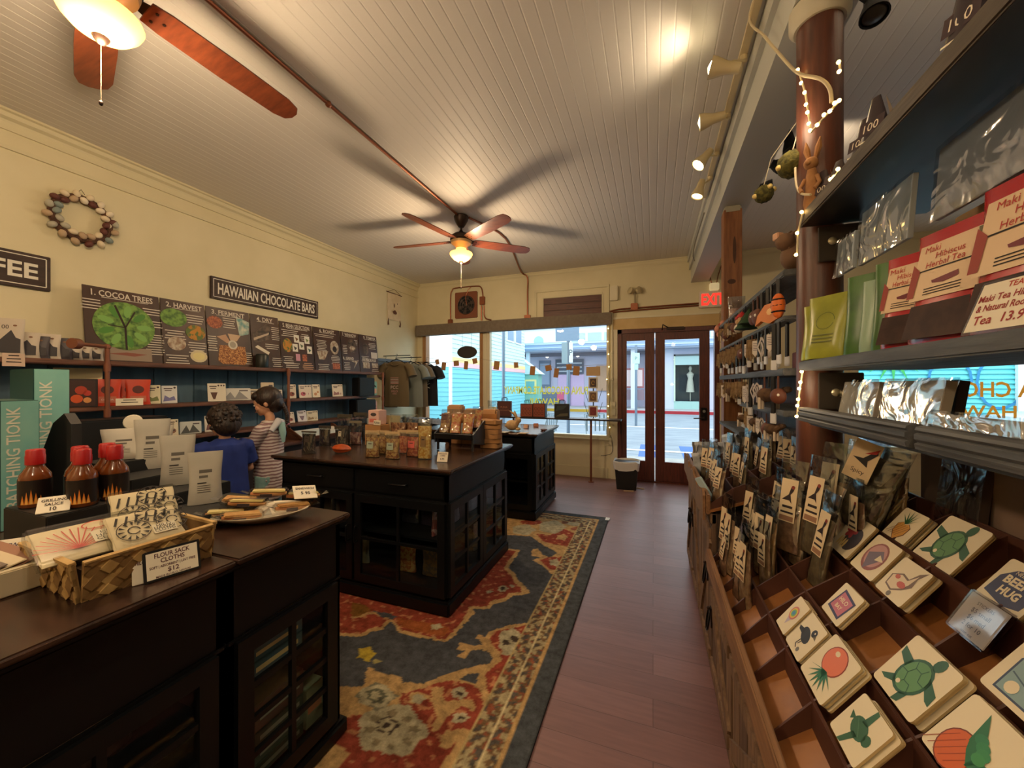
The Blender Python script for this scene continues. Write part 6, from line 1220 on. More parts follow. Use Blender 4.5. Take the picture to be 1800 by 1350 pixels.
m = MB(); p = at3(866, 745); pouch_shape(m, .14, .30, .09, CELLO(.2)); t = T('clear_gift_bag', 'clear cellophane gift bag with white and green paper behind the kraft pile', 'bag', p); m.build('film', t); m = MB(); pouch_shape(m, .12, .22, .07, N((226, 220, 206), (130, 150, 90), 26, .7, kind='voronoi')); m.build('filling', t)
# window shelf with bags and a card rack
t = T('window_shelf', 'thin dark shelf on copper legs along the shop window', 'shelf', (0, 5.66, .905)); m = MB(); m.bbox(-3.3, -.42, -.13, .13, 0, .022, P((46, 34, 32), .4), .004); m.build('board', t)
for x in (-.85, -2.05, -3.2): m = MB(); m.cyl((x, 0, -.904), (x, 0, 0), .016, COPPER); m.cyl((x, 0, -.905), (x, 0, -.895), .04, COPPER); m.build('leg', t)
m = MB(); m.tube([(-.45, .28, -.22), (-.45, .26, -.02), (-.45, .0, -.01)], .008, BLACK, 6); m.build('bracket', t)
def giftbag(label, u, w, h, c, art, rz=0):
    p = Px(u, 712, y=5.62); t = T('paper_gift_bag', label, 'bag', (p.x, 5.62, .928), R(rz)); m = MB(); m.bbox(-w/2, w/2, -.04, .05, 0, h, P(c, .4), .003); m.build('bag_body', t)
    m = MB(); m.M = FR((0, -.0408, 0), (1, 0, 0), (0, 0, 1)); art(m, w, h); m.build('front_print', t)
    for y in (-.035, .045): m = MB(); m.tube(smoothpath([(-w*.2, y, h), (-w*.14, y, h+.05), (w*.14, y, h+.05), (w*.2, y, h)], 4), .004, BLACK, 6); m.build('handle', t)
def art1(m, w, h): m.rect(-w*.46, w*.46, .008, h*.95, 0, P((84, 40, 34), .5)); m.text('PUNA', .03, P((180, 120, 90), .6), 0, h*.6, .001, w=w*.7); m.text('CHOCOLATE', .02, P((180, 120, 90), .6), 0, h*.4, .001, w=w*.7)
def art2(m, w, h): m.rect(-w*.46, w*.46, .008, h*.95, 0, P((150, 76, 54), .5)); [m.line(ell((k % 3-1)*w*.25, h*(.3+.3*(k//3)), w*.1, h*.1, 10), .006, .001, P((80, 36, 30), .5)) for k in range(6)]
def art3(m, w, h): m.flat([(-w*.4, h*.1), (w*.42, h*.15), (w*.42, h*.35), (-w*.1, h*.3)], .0005, P((96, 90, 70), .5)); m.flat([(-w*.4, h*.5), (w*.1, h*.6), (w*.4, h*.9), (-w*.3, h*.85)], .0005, P((50, 60, 60), .5))
giftbag('tall dark brown gift bag, leftmost on the window shelf', 887, .22, .235, (52, 26, 24), art1, 8); giftbag('red brown patterned gift bag, left of the touching pair', 927, .20, .20, (44, 26, 26), art2); giftbag('red brown patterned gift bag, right of the touching pair', 949, .20, .21, (44, 26, 26), art2, -6); giftbag('black gift bag with a green picture on the window shelf', 988, .22, .21, (20, 20, 22), art3, 4)
p = Px(1043, 712, y=5.62); t = T('postcard_rack', 'slim black rack of picture cards with a blank kraft header on the window shelf', 'rack', (p.x, 5.62, .928)); m = MB(); m.cyl((0, 0, 0), (0, 0, .60), .009, BLACK); m.lathe([(.001, 0), (.09, 0), (.09, .006), (.001, .01)], P((190, 196, 200), .4), 20); m.build('stem', t)
m = MB(); m.bbox(-.10, .10, -.018, -.012, .62, .75, P((190, 160, 120), .7), .001); m.build('header_card', t)
for k, (z, c) in enumerate(((.44, (60, 34, 26)), (.24, (110, 80, 56)), (.03, (120, 34, 38)))):
    m = MB(); m.bbox(-.065, .065, -.03, -.02, z, z+.16, P((206, 200, 186), .6), .001); m.M = FR((0, -.0306, z), (1, 0, 0), (0, 0, 1)); m.rect(-.045, .045, .02, .14, 0, P(c, .5)); m.line(ell(0, .08, .02, .03, 10), .008, .0005, P((206, 160, 60), .5) if k < 2 else P((150, 50, 50), .5)); m.build('picture_card', t)
for s in (-1, 1):
    for z in (.12, .32): m = MB(); m.tube([(s*.07, -.02, z-.08), (s*.13, -.02, z+.12)], .004, P((100, 104, 110), .4, .5), 6); m.build('wire_holder', t)
# bunting of kraft flags across the window
t = T('kraft_bunting', 'string of small kraft paper flags hung across the shop window', 'bunting', (0, 5.90, 0)); flags = [(768, 640), (781, 645), (802, 642), (820, 643), (834, 638), (874, 643), (907, 645), (937, 652), (963, 650), (979, 656), (1000, 648), (1014, 652)]
pts = [Px(u, v-8, y=5.90) for u, v in flags]; m = MB(); m.tube([(p.x, 0, p.z) for p in [Px(750, 628, y=5.9)]+pts+[Px(1068, 640, y=5.9)]], .0025, P((170, 150, 120), .8), 5); m.build('string', t)
for i, p in enumerate(pts): m = MB(); w_ = .05+.008*(i % 3); h_ = .09+.05*(i % 2); m.M = Matrix.Translation((p.x, -.004, p.z)) @ Matrix.Rotation(R((-12, 8, -4, 6)[i % 4]), 4, 'Y'); m.bbox(-w_*.75, w_*.75, -.002, .002, -h_, 0, KRAFT, .001); m.build('flag', t)
# oval hanging sign, window lettering, window string lights
p = Px(821, 619, y=5.90); t = T('oval_sign', 'dark oval sign hanging inside the left window pane', 'sign', (p.x, 5.90, p.z)); m = MB(); m.M = FR((0, 0, 0), (1, 0, 0), (0, 0, 1)); m.prism(ell(0, 0, .185, .105, 32), -.008, .008, P((52, 46, 42), .7)); m.build('plaque', t); m = MB(); m.cyl((-.09, 0, .08), (-.09, 0, .42), .002, BLACK, n=5); m.build('cord', t); m = MB(); m.cyl((.09, 0, .08), (.09, 0, .42), .002, BLACK, n=5); m.build('cord', t)
def winletters(label, x0, x1, z, wd, y=BW+.045, col=(214, 200, 70), h=.12, sub=None, name='window_lettering'):
    m = MB(); m.M = FR((0, y, 0), (1, 0, 0), (0, 0, 1)); m.text(wd, h, TRANSL(col), (x0+x1)/2, z, 0, w=x1-x0, mirror=True, bold=.02)
    if sub: m.text(sub, h*.8, TRANSL(col), (x0+x1)/2, z-h*1.5, 0, w=(x1-x0)*.5, mirror=True, bold=.02)
    m.build(name, label=label, cat='lettering')
winletters('yellow PUNA CHOCOLATE COMPANY lettering on the right pane, seen reversed', -2.35, -.95, 1.33, 'PUNA CHOCOLATE COMPANY', sub='HAWAII')
winletters('orange PUNA CHOCOLATE lettering on the far right window, seen reversed', 2.65, 4.35, 1.37, 'PUNA CHOCOLATE', y=BW+.045, col=(206, 130, 40), h=.17, sub='HAWAII')
t = T('window_string_lights', 'tiny warm string lights climbing the right side of the shop window', 'lights', (0, 5.90, 0)); pts = [(-.62, 2.26), (-.63, 2.0), (-.60, 1.75), (-.64, 1.5), (-.61, 1.2), (-.63, 1.0), (-.6, .78)]
m = MB(); m.tube([(a, 0, b) for a, b in pts], .003, P((150, 150, 130), .6), 5); m.build('cord', t)
for i in range(9): f = i/8*(len(pts)-1.001); k = int(f); q = f-k; a = pts[k][0]*(1-q)+pts[k+1][0]*q; b = pts[k][1]*(1-q)+pts[k+1][1]*q; m = MB(); m.ball((a-.01, -.01, b), .009, EMIT((255, 214, 130), 9), 8, 6); m.build('bulb', t)
t = T('plug_cord', 'dangling cream power cord with plug below the window corner', 'cord', (-.6, 5.93, 0)); m = MB(); m.tube(smoothpath([(0, 0, .66), (.03, -.01, .52), (.02, -.01, .40), (-.06, -.02, .36), (-.14, -.03, .35)], 5), .004, BLACK, 6); m.build('cord', t); m = MB(); m.bbox(-.02, .02, -.02, .01, .52, .62, CRW, .004); m.build('plug', t)
# waste bin, bottle and sticks on the floor
p = Px(1105, 858, z=0); t = T('waste_bin', 'black waste bin with a white liner beside the door', 'bin', (-.34, 5.50, 0)); m = MB(); m.rings([[(s*w_, q*d_, z) for s, q in ((-1, -1), (1, -1), (1, 1), (-1, 1))] for w_, d_, z in ((.125, .095, 0), (.155, .125, .36), (.16, .13, .365))], BLACK, smooth=False); m.build('bin_body', t)
m = MB(); rs = []
for (w_, d_, z) in ((.163, .133, .27), (.17, .14, .33), (.175, .145, .375), (.165, .135, .385), (.15, .12, .34)):
    rs.append([(w_*(abs(math.cos(a))**.3)*(1 if math.cos(a) > 0 else -1), d_*(abs(math.sin(a))**.3)*(1 if math.sin(a) > 0 else -1), z+(.012*math.sin(5*a+1)+.008*math.sin(9*a))*(1 if z < .35 else .4)) for a in [2*math.pi*k/40 for k in range(40)]])
m.rings(rs, P((222, 220, 216), .4), caps=False); m.build('liner', t)
p = Px(1111, 858, z=0); t = T('glass_bottle', 'small square clear bottle standing on the floor before the bin', 'bottle', (p.x, p.y, 0)); m = MB(); m.bbox(-.035, .035, -.035, .035, 0, .115, FILM((206, 200, 180), .2, .05), .01, 3); m.build('body', t); m = MB(); m.cyl((0, 0, .112), (0, 0, .15), .016, P((190, 180, 160), .3)); m.build('neck', t); m = MB(); m.box(-.03, .03, -.03, .03, .004, .07, P((150, 130, 110), .4)); m.build('contents', t)
for (u, v, rz, L_, lb) in ((1105, 864, 10, .13, 'short pale wooden stick on the floor, nearer one'), (1123, 859, -5, .14, 'short pale wooden stick on the floor beside the bottle')): p = Px(u, v, z=0); m = MB(); m.bbox(-L_/2, L_/2, -.012, .012, 0, .014, P((196, 170, 140), .7), .003); m.build('wooden_stick', label=lb, cat='stick', loc=(p.x, p.y, 0), rz=R(rz))
p = Px(1088, 859, z=0); m = MB(); m.ball((0, 0, .012), (.016, .012, .012), P((90, 50, 40), .7)); m.build('dropped_pebble', label='tiny brown lump on the floor left of the sticks', cat='pebble', loc=(p.x, p.y, 0))
p = Px(1068, 914, z=0); m = MB(); m.box(-.03, .012, -.05, .03, .0125, .0135, P((220, 220, 214), .5)); m.build('rug_tape', label='bit of clear tape on the far corner of the rug', cat='tape', loc=(-.44, 4.15, 0))
# ================================================================ stickers in the near tray
STK = P((232, 218, 188), .5); STE = P((206, 180, 130), .6)
def G(c): return P(c, .45)
def a_turtle(m, dk=(44, 92, 68), lt=(92, 142, 92)):
    D, L_ = G(dk), G(lt)
    m.flat(ell(.0, -.02, .24, .30, 20, rot=-.3), 0, D); m.flat(ell(.0, -.02, .20, .255, 20, rot=-.3), .0003, L_)
    m.flat(ell(.14, .33, .075, .11, 12, rot=-.3), 0, D); m.flat([(-.16, .14), (-.42, .22), (-.40, .10), (-.2, .0)], 0, D); m.flat([(.14, .16), (.40, .02), (.42, -.14), (.34, -.12), (.2, .0)], 0, D)
    m.flat([(-.2, -.16), (-.38, -.30), (-.28, -.32), (-.1, -.24)], 0, D); m.flat([(.02, -.28), (.0, -.44), (.1, -.40), (.14, -.22)], 0, D)
    for a in range(0, 360, 60): m.line([(.1*math.cos(R(a)), -.02+.12*math.sin(R(a))), (.2*math.cos(R(a)), -.02+.24*math.sin(R(a)))], .012, .0006, D)
    m.line(ell(0, -.02, .1, .13, 6), .012, .0006, D); m.flat(ell(-.1, -.2, .035, .035, 10), .0008, STK)
def a_heart(m, top=(120, 122, 104), bot=(40, 120, 136)):
    h = [(0, -.40), (-.32, -.02), (-.36, .16), (-.24, .32), (-.08, .3), (0, .18), (.08, .3), (.24, .32), (.36, .16), (.32, -.02)]; m.flat([(x*1.08, y*1.08) for x, y in h], 0, G((50, 56, 54))); m.flat(h, .0003, G(top)); m.flat([(0, -.40), (-.24, -.12), (.1, -.06), (.2, -.16)], .0005, G(bot))
    for s in (-1, 0, 1): m.line([(0, -.1), (s*.12, .1), (s*.2, .22)], .014, .0006, G((60, 66, 50)))
def a_pine(m, body=(206, 150, 70), leaf=(50, 104, 66), y=0):
    h = [(0, -.42), (-.2, -.2), (-.22, 0), (-.1, .08), (0, .03), (.1, .08), (.22, 0), (.2, -.2)]; m.flat([(x*1.1, y_*1.06) for x, y_ in h], 0, G((90, 54, 30))); m.flat(h, .0003, G(body))
    for k in range(-2, 3): m.line([(-.2+k*.09, -.3), (.05+k*.09, .02)], .012, .0006, G((120, 70, 40)))
    for a in range(30, 151, 24): m.flat([(-.03, .05), (.34*math.cos(R(a)), .1+.34*math.sin(R(a))), (.03, .07)], .0007, G(leaf))
def a_upside(m):
    m.flat(ell(0, .14, .27, .26, 22), 0, G((150, 60, 40))); m.flat(ell(0, .14, .25, .24, 22), .0003, G((224, 120, 86))); m.flat(ell(-.06, .26, .06, .045, 10), .0006, STK)
    for a in range(200, 345, 20): m.flat([(-.05, -.08), (.36*math.cos(R(a)), -.08+.34*math.sin(R(a))), (.05, -.06)], .0006, G((52, 116, 88)))
def a_bird(m):
    B = G((46, 42, 42)); m.flat(ell(-.02, .02, .24, .15, 16, rot=-.5), 0, B); m.flat(ell(.16, .22, .10, .10, 12), 0, B); m.flat([(.24, .25), (.34, .12), (.2, .14)], 0, G((120, 110, 90))); m.flat([(-.2, .1), (-.42, .06), (-.36, -.02), (-.14, -.04)], 0, B); m.line([(-.04, -.1), (-.08, -.3), (.02, -.36)], .03, 0, B); m.line([(.04, -.1), (-.02, -.26)], .025, 0, B); m.flat(ell(.18, .24, .025, .025, 8), .0004, STK); m.flat(ell(.12, -.34, .06, .06, 12), 0, G((120, 116, 112)))
def a_cone(m):
    m.flat([(-.18, .02), (.18, .02), (0, -.42)], 0, G((190, 176, 196))); 
    for k, c in enumerate(((206, 120, 120), (230, 190, 80), (120, 180, 110), (80, 140, 190))): m.flat(ell(0, .10, .24-.05*k, .26-.06*k, 18, rot=.3), .0003*k+.0003, G(c))
def a_pad(m):
    m.flat([(-.34, -.26), (.26, -.34), (.36, .22), (-.24, .32)], 0, G((58, 52, 92))); m.flat([(-.28, -.2), (.22, -.27), (.3, .17), (-.2, .25)], .0003, G((196, 110, 130))); m.text('HILO', .11, STK, 0, .08, .0006, w=.4, bold=.02); m.text('BAY', .1, STK, 0, -.1, .0006, w=.3, bold=.02)
def a_turt2(m):
    D = G((58, 100, 72)); m.flat(ell(0, 0, .22, .17, 18, rot=-.4), 0, D); m.flat(ell(.24, -.02, .09, .10, 12), 0, D); m.flat([(-.06, .1), (.0, .44), (.08, .42), (.08, .12)], 0, D); m.flat([(-.04, -.1), (-.16, -.44), (-.06, -.42), (.08, -.12)], 0, D); m.flat([(-.18, .06), (-.34, .1), (-.26, -.04)], 0, D); m.line([(-.14, .1), (.1, -.1)], .012, .0005, G((90, 130, 100)))
def a_shaka(m):
    O_, D = G((206, 96, 40)), G((34, 108, 70)); m.flat(ell(-.12, -.22, .26, .30, 20), 0, G((120, 50, 30))); m.flat(ell(-.12, -.22, .24, .28, 20), .0003, O_)
    for k in range(-2, 3): m.line([(-.3+k*.1, -.44), (-.02+k*.1, -.02)], .01, .0005, G((160, 66, 30)))
    m.flat([(-.1, .0), (-.16, .44), (.0, .22), (.06, .12)], .0006, D); m.flat([(.1, -.1), (.46, -.02), (.26, -.22), (.08, -.26)], .0006, D)
    for k, (x, y) in enumerate(((.0, .12), (.08, .06), (.14, .0), (.14, -.08))): m.flat(ell(x, y, .09, .075, 12), .0007+.0001*k, G((40+6*k, 122+6*k, 82)))
    m.flat([(-.1, .02), (.08, .1), (.2, -.1), (.1, -.26), (-.04, -.1)], .0006, D)
def a_flower(m):
    m.flat(ell(.12, -.04, .26, .28, 16), 0, G((70, 62, 66))); 
    for a in range(0, 360, 60): m.flat(ell(-.08+.1*math.cos(R(a)), .12+.1*math.sin(R(a)), .1, .06, 10, rot=R(a)), .0004, G((176, 54, 60)))
    for k in range(4): m.flat(ell(-.2+.08*k, -.2, .035, .12, 8), .0007, G((226, 196, 120)))
def a_uke(m): m.flat(ell(0, 0, .32, .34, 22), 0, G((150, 92, 92))); m.flat(ell(0, .02, .27, .28, 22), .0003, G((196, 150, 150))); m.flat([(-.05, -.34), (.26, .05), (.1, .2), (-.24, .02)], .0005, G((120, 110, 130))); m.flat([(.06, -.06), (.3, .0), (.1, .1)], .0007, STK)
def a_koi(m):
    m.flat([(-.3, -.24), (-.34, .0), (-.1, .14), (.1, .1), (.2, .3), (.36, .42), (.26, .2), (.3, .0), (.16, -.16), (-.06, -.3)], 0, G((120, 96, 80))); m.flat([(-.27, -.21), (-.3, .0), (-.1, .1), (.1, .06), (.24, .26), (.2, .0), (.12, -.14), (-.06, -.26)], .0003, G((226, 206, 176))); m.flat(ell(.06, -.08, .12, .07, 10), .0005, G((196, 90, 76))); m.flat(ell(-.16, .02, .07, .05, 10), .0005, G((200, 100, 84))); m.flat(ell(-.02, -.36, .06, .06, 12), .0004, G((120, 112, 104)))
def a_hug(m): m.flat([(-.42, -.3), (-.4, .1), (-.2, .32), (.1, .4), (.36, .3), (.44, -.0), (.4, -.34), (.1, -.42)], 0, G((44, 52, 92))); m.text('BEER', .17, STK, .0, .1, .0006, w=.56, bold=.04); m.text('HUG', .17, STK, .02, -.14, .0006, w=.44, bold=.04); m.text('NEED A', .08, STK, 0, .28, .0006, w=.36)
def a_face(m): m.flat([(-.34, -.42), (-.36, .1), (-.16, .36), (.14, .4), (.36, .2), (.4, -.42)], 0, G((40, 60, 92))); m.flat([(-.31, -.39), (-.33, .1), (-.15, .33), (.13, .36), (.33, .18), (.36, -.39)], .0003, G((130, 160, 166))); [m.flat([(.0, .1), (.16*math.cos(R(a)), .1+.16*math.sin(R(a))), (.12*math.cos(R(a+30)), .1+.12*math.sin(R(a+30)))], .0006, G((30, 54, 64))) for a in range(0, 360, 72)]; m.line([(-.3, -.1), (.3, -.28)], .02, .0006, G((60, 90, 110))); m.flat(ell(-.16, -.28, .09, .09, 14), .0008, STK)
def a_plain(m): m.flat(ell(0, .3, .1, .1, 10), 0, G((206, 120, 90)))
def yrow(u, x): d = 720.0*x/(u-1148); return d*(.939+.3437*(u-900)/676)
ROW = {1: (.345, .46), 2: (.445, .56), 3: (.555, .66), 4: (.655, .79)}
ztop_at = lambda x: .635+.84*(x-.256)
def sticker(label, row, u0, u1, art, n=3, tilt=54, size=None):
    asp = 1.5 if art is a_cone else (1.12 if art is a_bird else 1)
    xb = ROW[row][0]; y0, y1 = yrow(u0, xb), yrow(u1, xb); w = size or min(abs(y0-y1), .165); yc = (y0+y1)/2; zb = ztop_at(xb)-.012
    kind = label
    for k in range(n):
        off = .009*(k); s = w
        t = (0.0, 0.0)
        ca, sa = math.cos(R(tilt)), math.sin(R(tilt)); o = Vector((xb+.006+off*sa, yc+.004*math.sin(3*k+u0), zb+.012-off*ca+.0))
        m = MB(); m.M = FR((0, 0, 0), (0, -1, 0), (ca, 0, sa)); q = ell
        rr = s*.06; pts = []
        hh = s*asp
        for (cx, cy, a0) in ((s/2-rr, rr, -90), (s/2-rr, hh-rr, 0), (-s/2+rr, hh-rr, 90), (-s/2+rr, rr, 180)): pts += ell(cx, cy, rr, rr, 3, a0, a0+90)
        m.prism(pts, -.0045, 0, STK, side=STE)
        if k == 0:
            m.M = m.M @ Matrix.Translation((0, s*asp/2, .0004)) @ Matrix.Diagonal((s*(1.0 if art in (a_hug, a_face, a_shaka) else 1.14), s*(1.0 if art in (a_hug, a_face, a_shaka) else 1.14), 1, 1)); art(m)
        m.M = Matrix.Identity(4)
        m.build('sticker', label=(label if k == 0 else 'spare card behind the '+label), cat='sticker', loc=o, group='stack: '+label if n > 1 and k else None)
for a in (
    ('heart shaped tree and sea sticker, leftmost of the rear row', 4, 1493, 1530, a_heart, 2), ('pineapple heart sticker between the heart and big turtle ones', 4, 1543, 1579, a_pine, 3), ('green turtle sticker standing in the rear row', 4, 1595, 1658, a_turtle, 2), ('navy sticker lettered BEER HUG at the right edge', 4, 1701, 1775, a_hug, 3),
    ('sticker of a hand in red flowers below the heart one', 3, 1450, 1481, a_flower, 2), ('round mauve island sticker in the third row', 3, 1488, 1524, a_uke, 4), ('koi fish sticker in the third row', 3, 1531, 1573, a_koi, 3), ('large blue face sticker at the right edge above the pineapple hand', 3, 1712, 1830, a_face, 2),
    ('small purple and pink rounded square sticker in the second row', 2, 1439, 1466, a_pad, 2), ('large green turtle sticker in the second row above the pineapple hand', 2, 1526, 1590, a_turtle, 3), ('large sticker of a green hand sprouting from an orange pineapple', 2, 1607, 1700, a_shaka, 3),
    ('rainbow shaved ice cone sticker, nearest the seasoning bags', 1, 1360, 1373, a_cone, 3), ('black bird sticker on cream in the front row', 1, 1376, 1397, a_bird, 2), ('orange upside down pineapple sticker in the front row', 1, 1401, 1436, a_upside, 3), ('dark green turtle sticker seen from the side in the front row', 1, 1453, 1494, a_turt2, 3), ('plain pale sticker cut by the bottom edge of the view', 1, 1548, 1610, a_plain, 3)): sticker(*a)
# handwritten price block
y = yrow(1660, .57); t = T('acrylic_price_block', 'clear acrylic price block with handwriting among the stickers', 'sign', (.595, y, ztop_at(.57)+.012), rot=(0, 0, R(-90)))
m = MB(); m.M = Matrix.Rotation(R(-28), 4, 'X'); m.bbox(-.05, .05, 0, .014, 0, .095, FILM((226, 226, 232), .12, .05), .003); m.build('acrylic_body', t); m = MB(); m.M = Matrix.Rotation(R(-28), 4, 'X'); m.bbox(-.047, .047, .004, .006, .004, .09, P((206, 196, 180), .5), .001); m.M = m.M @ FR((0, .0035, .045), (1, 0, 0), (0, 0, 1))
for s, yy, h in (('STICKERS', .03, .007), ('$5 small', .014, .010), ('$6 med', -.002, .010), ('2 for 10', -.018, .010), ('laser cut', -.034, .006)): m.text(s, h, P((60, 56, 70), .6), 0, yy, 0, w=.07)
m.build('paper_insert', t)
# ================================================================ seasoning bags
BN = [N((116, 78, 54), (170, 124, 88), 46, .7), N((140, 102, 70), (190, 150, 106), 50, .7), N((104, 84, 60), (140, 120, 84), 40, .7), N((176, 126, 74), (210, 166, 104), 40, .7)]
CEL3 = CELLO(.24)
def blab(m, w, h):
    m.M = m.M @ Matrix.Translation((0, h*.10, 0)) @ Matrix.Diagonal((1.15, 1.05, 1, 1))
    m.rect(-w*.30, w*.22, h*.16, h*.60, .0012, P((224, 202, 166), .6)); B = P((40, 26, 28), .6)
    m.flat([(-w*.24, h*.38), (-w*.04, h*.44), (w*.02, h*.52), (w*.14, h*.53), (w*.1, h*.48), (w*.02, h*.44), (w*.08, h*.35), (-w*.0, h*.38)], .0018, B); m.flat(ell(w*.08, h*.52, w*.06, h*.02, 8), .002, P((130, 50, 40), .6))
    m.rect(-w*.2, w*.12, h*.30, h*.325, .0018, B); m.rect(-w*.24, w*.16, h*.245, h*.265, .0018, B); m.rect(-w*.26, w*.18, h*.17, h*.22, .0016, P((150, 110, 84), .6))
_sb = {}
def sbag(label, x, y, z, w, h, kind=0, rz=-76, lean=6, roll=0, group='seasoning bags with bird labels in the brown bins'):
    k = (w, h, kind)
    if k not in _sb:
        t = clearbag('seasoning_bag', label, (x, y, z), 0, w, h, w*.42, BN[kind % 4], .72, blab, film=CEL3, group=group); _sb[k] = t
    else: t = dup(_sb[k], label=label); t['group'] = group
    t.location = (x, y, z); t.rotation_euler = (R(-lean), R(roll), R(rz)); return t
cnt = 0
names_r = ['front', 'second', 'third', 'fourth', 'rear']
cells = [1.78, 1.70, 1.86, 1.94, 2.02]
used = []
spec = [ # u, v(bottom), x plane, height
 (1299, 1030, .31, .27), (1347, 1032, .395, .25), (1322, 1018, .385, .29), (1403, 985, .50, .30), (1386, 962, .485, .26), (1356, 940, .42, .27), (1330, 925, .40, .25), (1345, 932, .43, .28), (1270, 985, .29, .20),
 (1300, 905, .34, .25), (1318, 880, .40, .25), (1335, 870, .43, .26), (1365, 900, .47, .28), (1390, 905, .52, .27), (1378, 880, .50, .26), (1405, 870, .57, .28), (1310, 850, .40, .24)]
for i, (u, v, x, h) in enumerate(spec):
    p = Px(u, v, x=x); fl = flo(x)+.002 if p.y < 2.07 else (flo2(x)+.002)
    if p.y >= 2.07: p.y = min(p.y, 3.2)
    pos = 'standing in the %s row of bins' % names_r[min(4, max(0, int((x-.256)/.105)))]
    sbag('bird label seasoning bag '+pos+(' near the stickers' if p.y < 1.75 else ''), p.x, p.y, fl, .078 if i % 3 else .085, h, i % 4, -78+rnd.uniform(-14, 14), rnd.uniform(-2, 8), rnd.uniform(-3, 3), group='seasoning bags '+pos+(' near the stickers' if p.y < 1.75 else ''))
grid = [(x, y) for y in (1.56, 1.66, 1.77, 1.88, 2.0) for x in (.31, .405, .505, .61, .72)]
for i, (x, y) in enumerate(grid):
    if y < 1.6 and x < .45 or math.hypot(x-.59, y-1.765) < .12: continue
    pos = names_r[min(4, int((x-.256)/.105))]
    sbag('clear seasoning bag with bird label packed in the %s row of lower bins' % pos, x+rnd.uniform(-.015, .015), y+rnd.uniform(-.03, .03), flo(x)+.002, .085, rnd.choice((.28, .30, .32)), rnd.randrange(4), -78+rnd.uniform(-16, 16), rnd.uniform(-2, 8), rnd.uniform(-4, 4), group='bags in the %s row of the lower bins' % pos)
for i, (x, y) in enumerate([(x, y) for y in (2.15, 2.27, 2.39, 2.52, 2.66) for x in (.31, .41, .52, .63)]):
    pos = ('front', 'second', 'third', 'rear')[min(3, int((x-.27)/.105))]
    sbag('clear bag with a bird label in the %s row of the raised far bins' % pos, x+rnd.uniform(-.015, .015), y+rnd.uniform(-.03, .03), flo2(x)+.002, .085, rnd.choice((.22, .25, .27)), rnd.randrange(4), -74+rnd.uniform(-16, 16), rnd.uniform(-2, 8), rnd.uniform(-4, 4), group='bags in the %s row of the raised far bins' % pos)
# pale loose packets crammed into the far end
PK = [N((150, 156, 164), (206, 210, 216), 16, .4), N((176, 180, 188), (110, 112, 120), 20, .4), N((196, 190, 180), (130, 122, 116), 20, .4)]
_pk = []
for i in range(46):
    y = 2.30+1.0*((i*29) % 46)/46; x = .285+.40*((i*17) % 46)/46
    if y < 2.78: y = 2.78+(y-2.3)*.9
    y = min(y, 3.24)
    pos = 'front' if x < .36 else ('middle' if x < .5 else 'rear')
    lb = 'crinkled silvery packet crammed in the %s of the far raised tray' % pos; g = 'silvery packets in the %s of the far raised tray' % pos
    if len(_pk) < 3:
        m = MB(); m.rings([[(.030*(abs(math.cos(a))**.5)*(1 if math.cos(a) > 0 else -1)*(1+.05*math.sin(j*2.2+i))*(1.15 if j in (0, 7) else 1), .008*math.sin(a)*(1 if j not in (0, 7) else .1)+.003*math.sin(j*1.7), .15*j/7) for a in [2*math.pi*q/10 for q in range(10)]] for j in range(8)], PK[len(_pk)], smooth=False)
        o = m.build('silvery_packet', label=lb, cat='packet', group=g); _pk.append(o)
    else: o = _pk[i % 3].copy(); C.objects.link(o); o['label'] = lb; o['group'] = g
    o.location = (x, y, flo2(x)+.003); o.rotation_euler = (R(rnd.uniform(-16, 8)), R(rnd.uniform(-14, 14)), R(-80+rnd.uniform(-40, 40)))
m = MB(); m.bbox(-.025, .025, -.006, .006, 0, .13, P((190, 214, 224), .35), .003); m.build('pale_blue_packet', label='pale blue stick packet leaning out over the live edge board', cat='packet', loc=(.285, 2.22, flo2(.285)), rot=(R(20), R(-24), R(-60)))
# live edge board on the front of the raised tray
m = MB(); pts = [(2.09+1.2*i/24, .80-.0+.085+.018*math.sin(i*1.9)+.012*math.sin(i*.7)) for i in range(25)]; m.M = FR((.240, 0, 0), (0, 1, 0), (0, 0, 1)); m.prism([(2.09, .76)]+pts+[(3.29, .76)] if 0 else [(2.09, .765), (3.29, .765)]+pts[::-1], -.012, .0, RUST2, side=LIP); m.build('live_edge_board', label='wavy live edge board fixed along the front of the raised far tray', cat='board')
# big herb bag leaning out toward the viewer
p = Px(1490, 885, x=.60)
t = clearbag('herb_bag', 'big clear bag of dried herbs with a bird label, twisted top, beside the heart sticker', (.635, 1.60, .955), R(-62), .15, .33, .09, N((40, 34, 22), (104, 88, 58), 34, .8, bump=1), .74, None, lean=2, film=CELLO(.18)); t.rotation_euler = (R(-4), R(16), R(-58))
m = MB(); m.M = FR((-.03, -.042, .16), (1, 0, 0), (0, .1, 1)); m.rect(-.04, .04, 0, .13, 0, P((222, 196, 156), .6)); m.flat([(-.03, .07), (.0, .075), (.03, .115), (.035, .10), (.015, .07), (.02, .05), (-.005, .06)], .0008, INK); m.flat([(.0, .09), (.036, .12), (.03, .10)], .0012, REDP); m.text('Spicy', .014, INK, 0, .03, .001, w=.06); m.build('label_sticker', t)
m = MB(); m.M = FR((-.065, -.03, .08), (1, 0, 0), (0, .1, 1)); m.rect(-.02, .02, 0, .03, 0, P((226, 190, 150), .6)); m.build('price_tag', t)
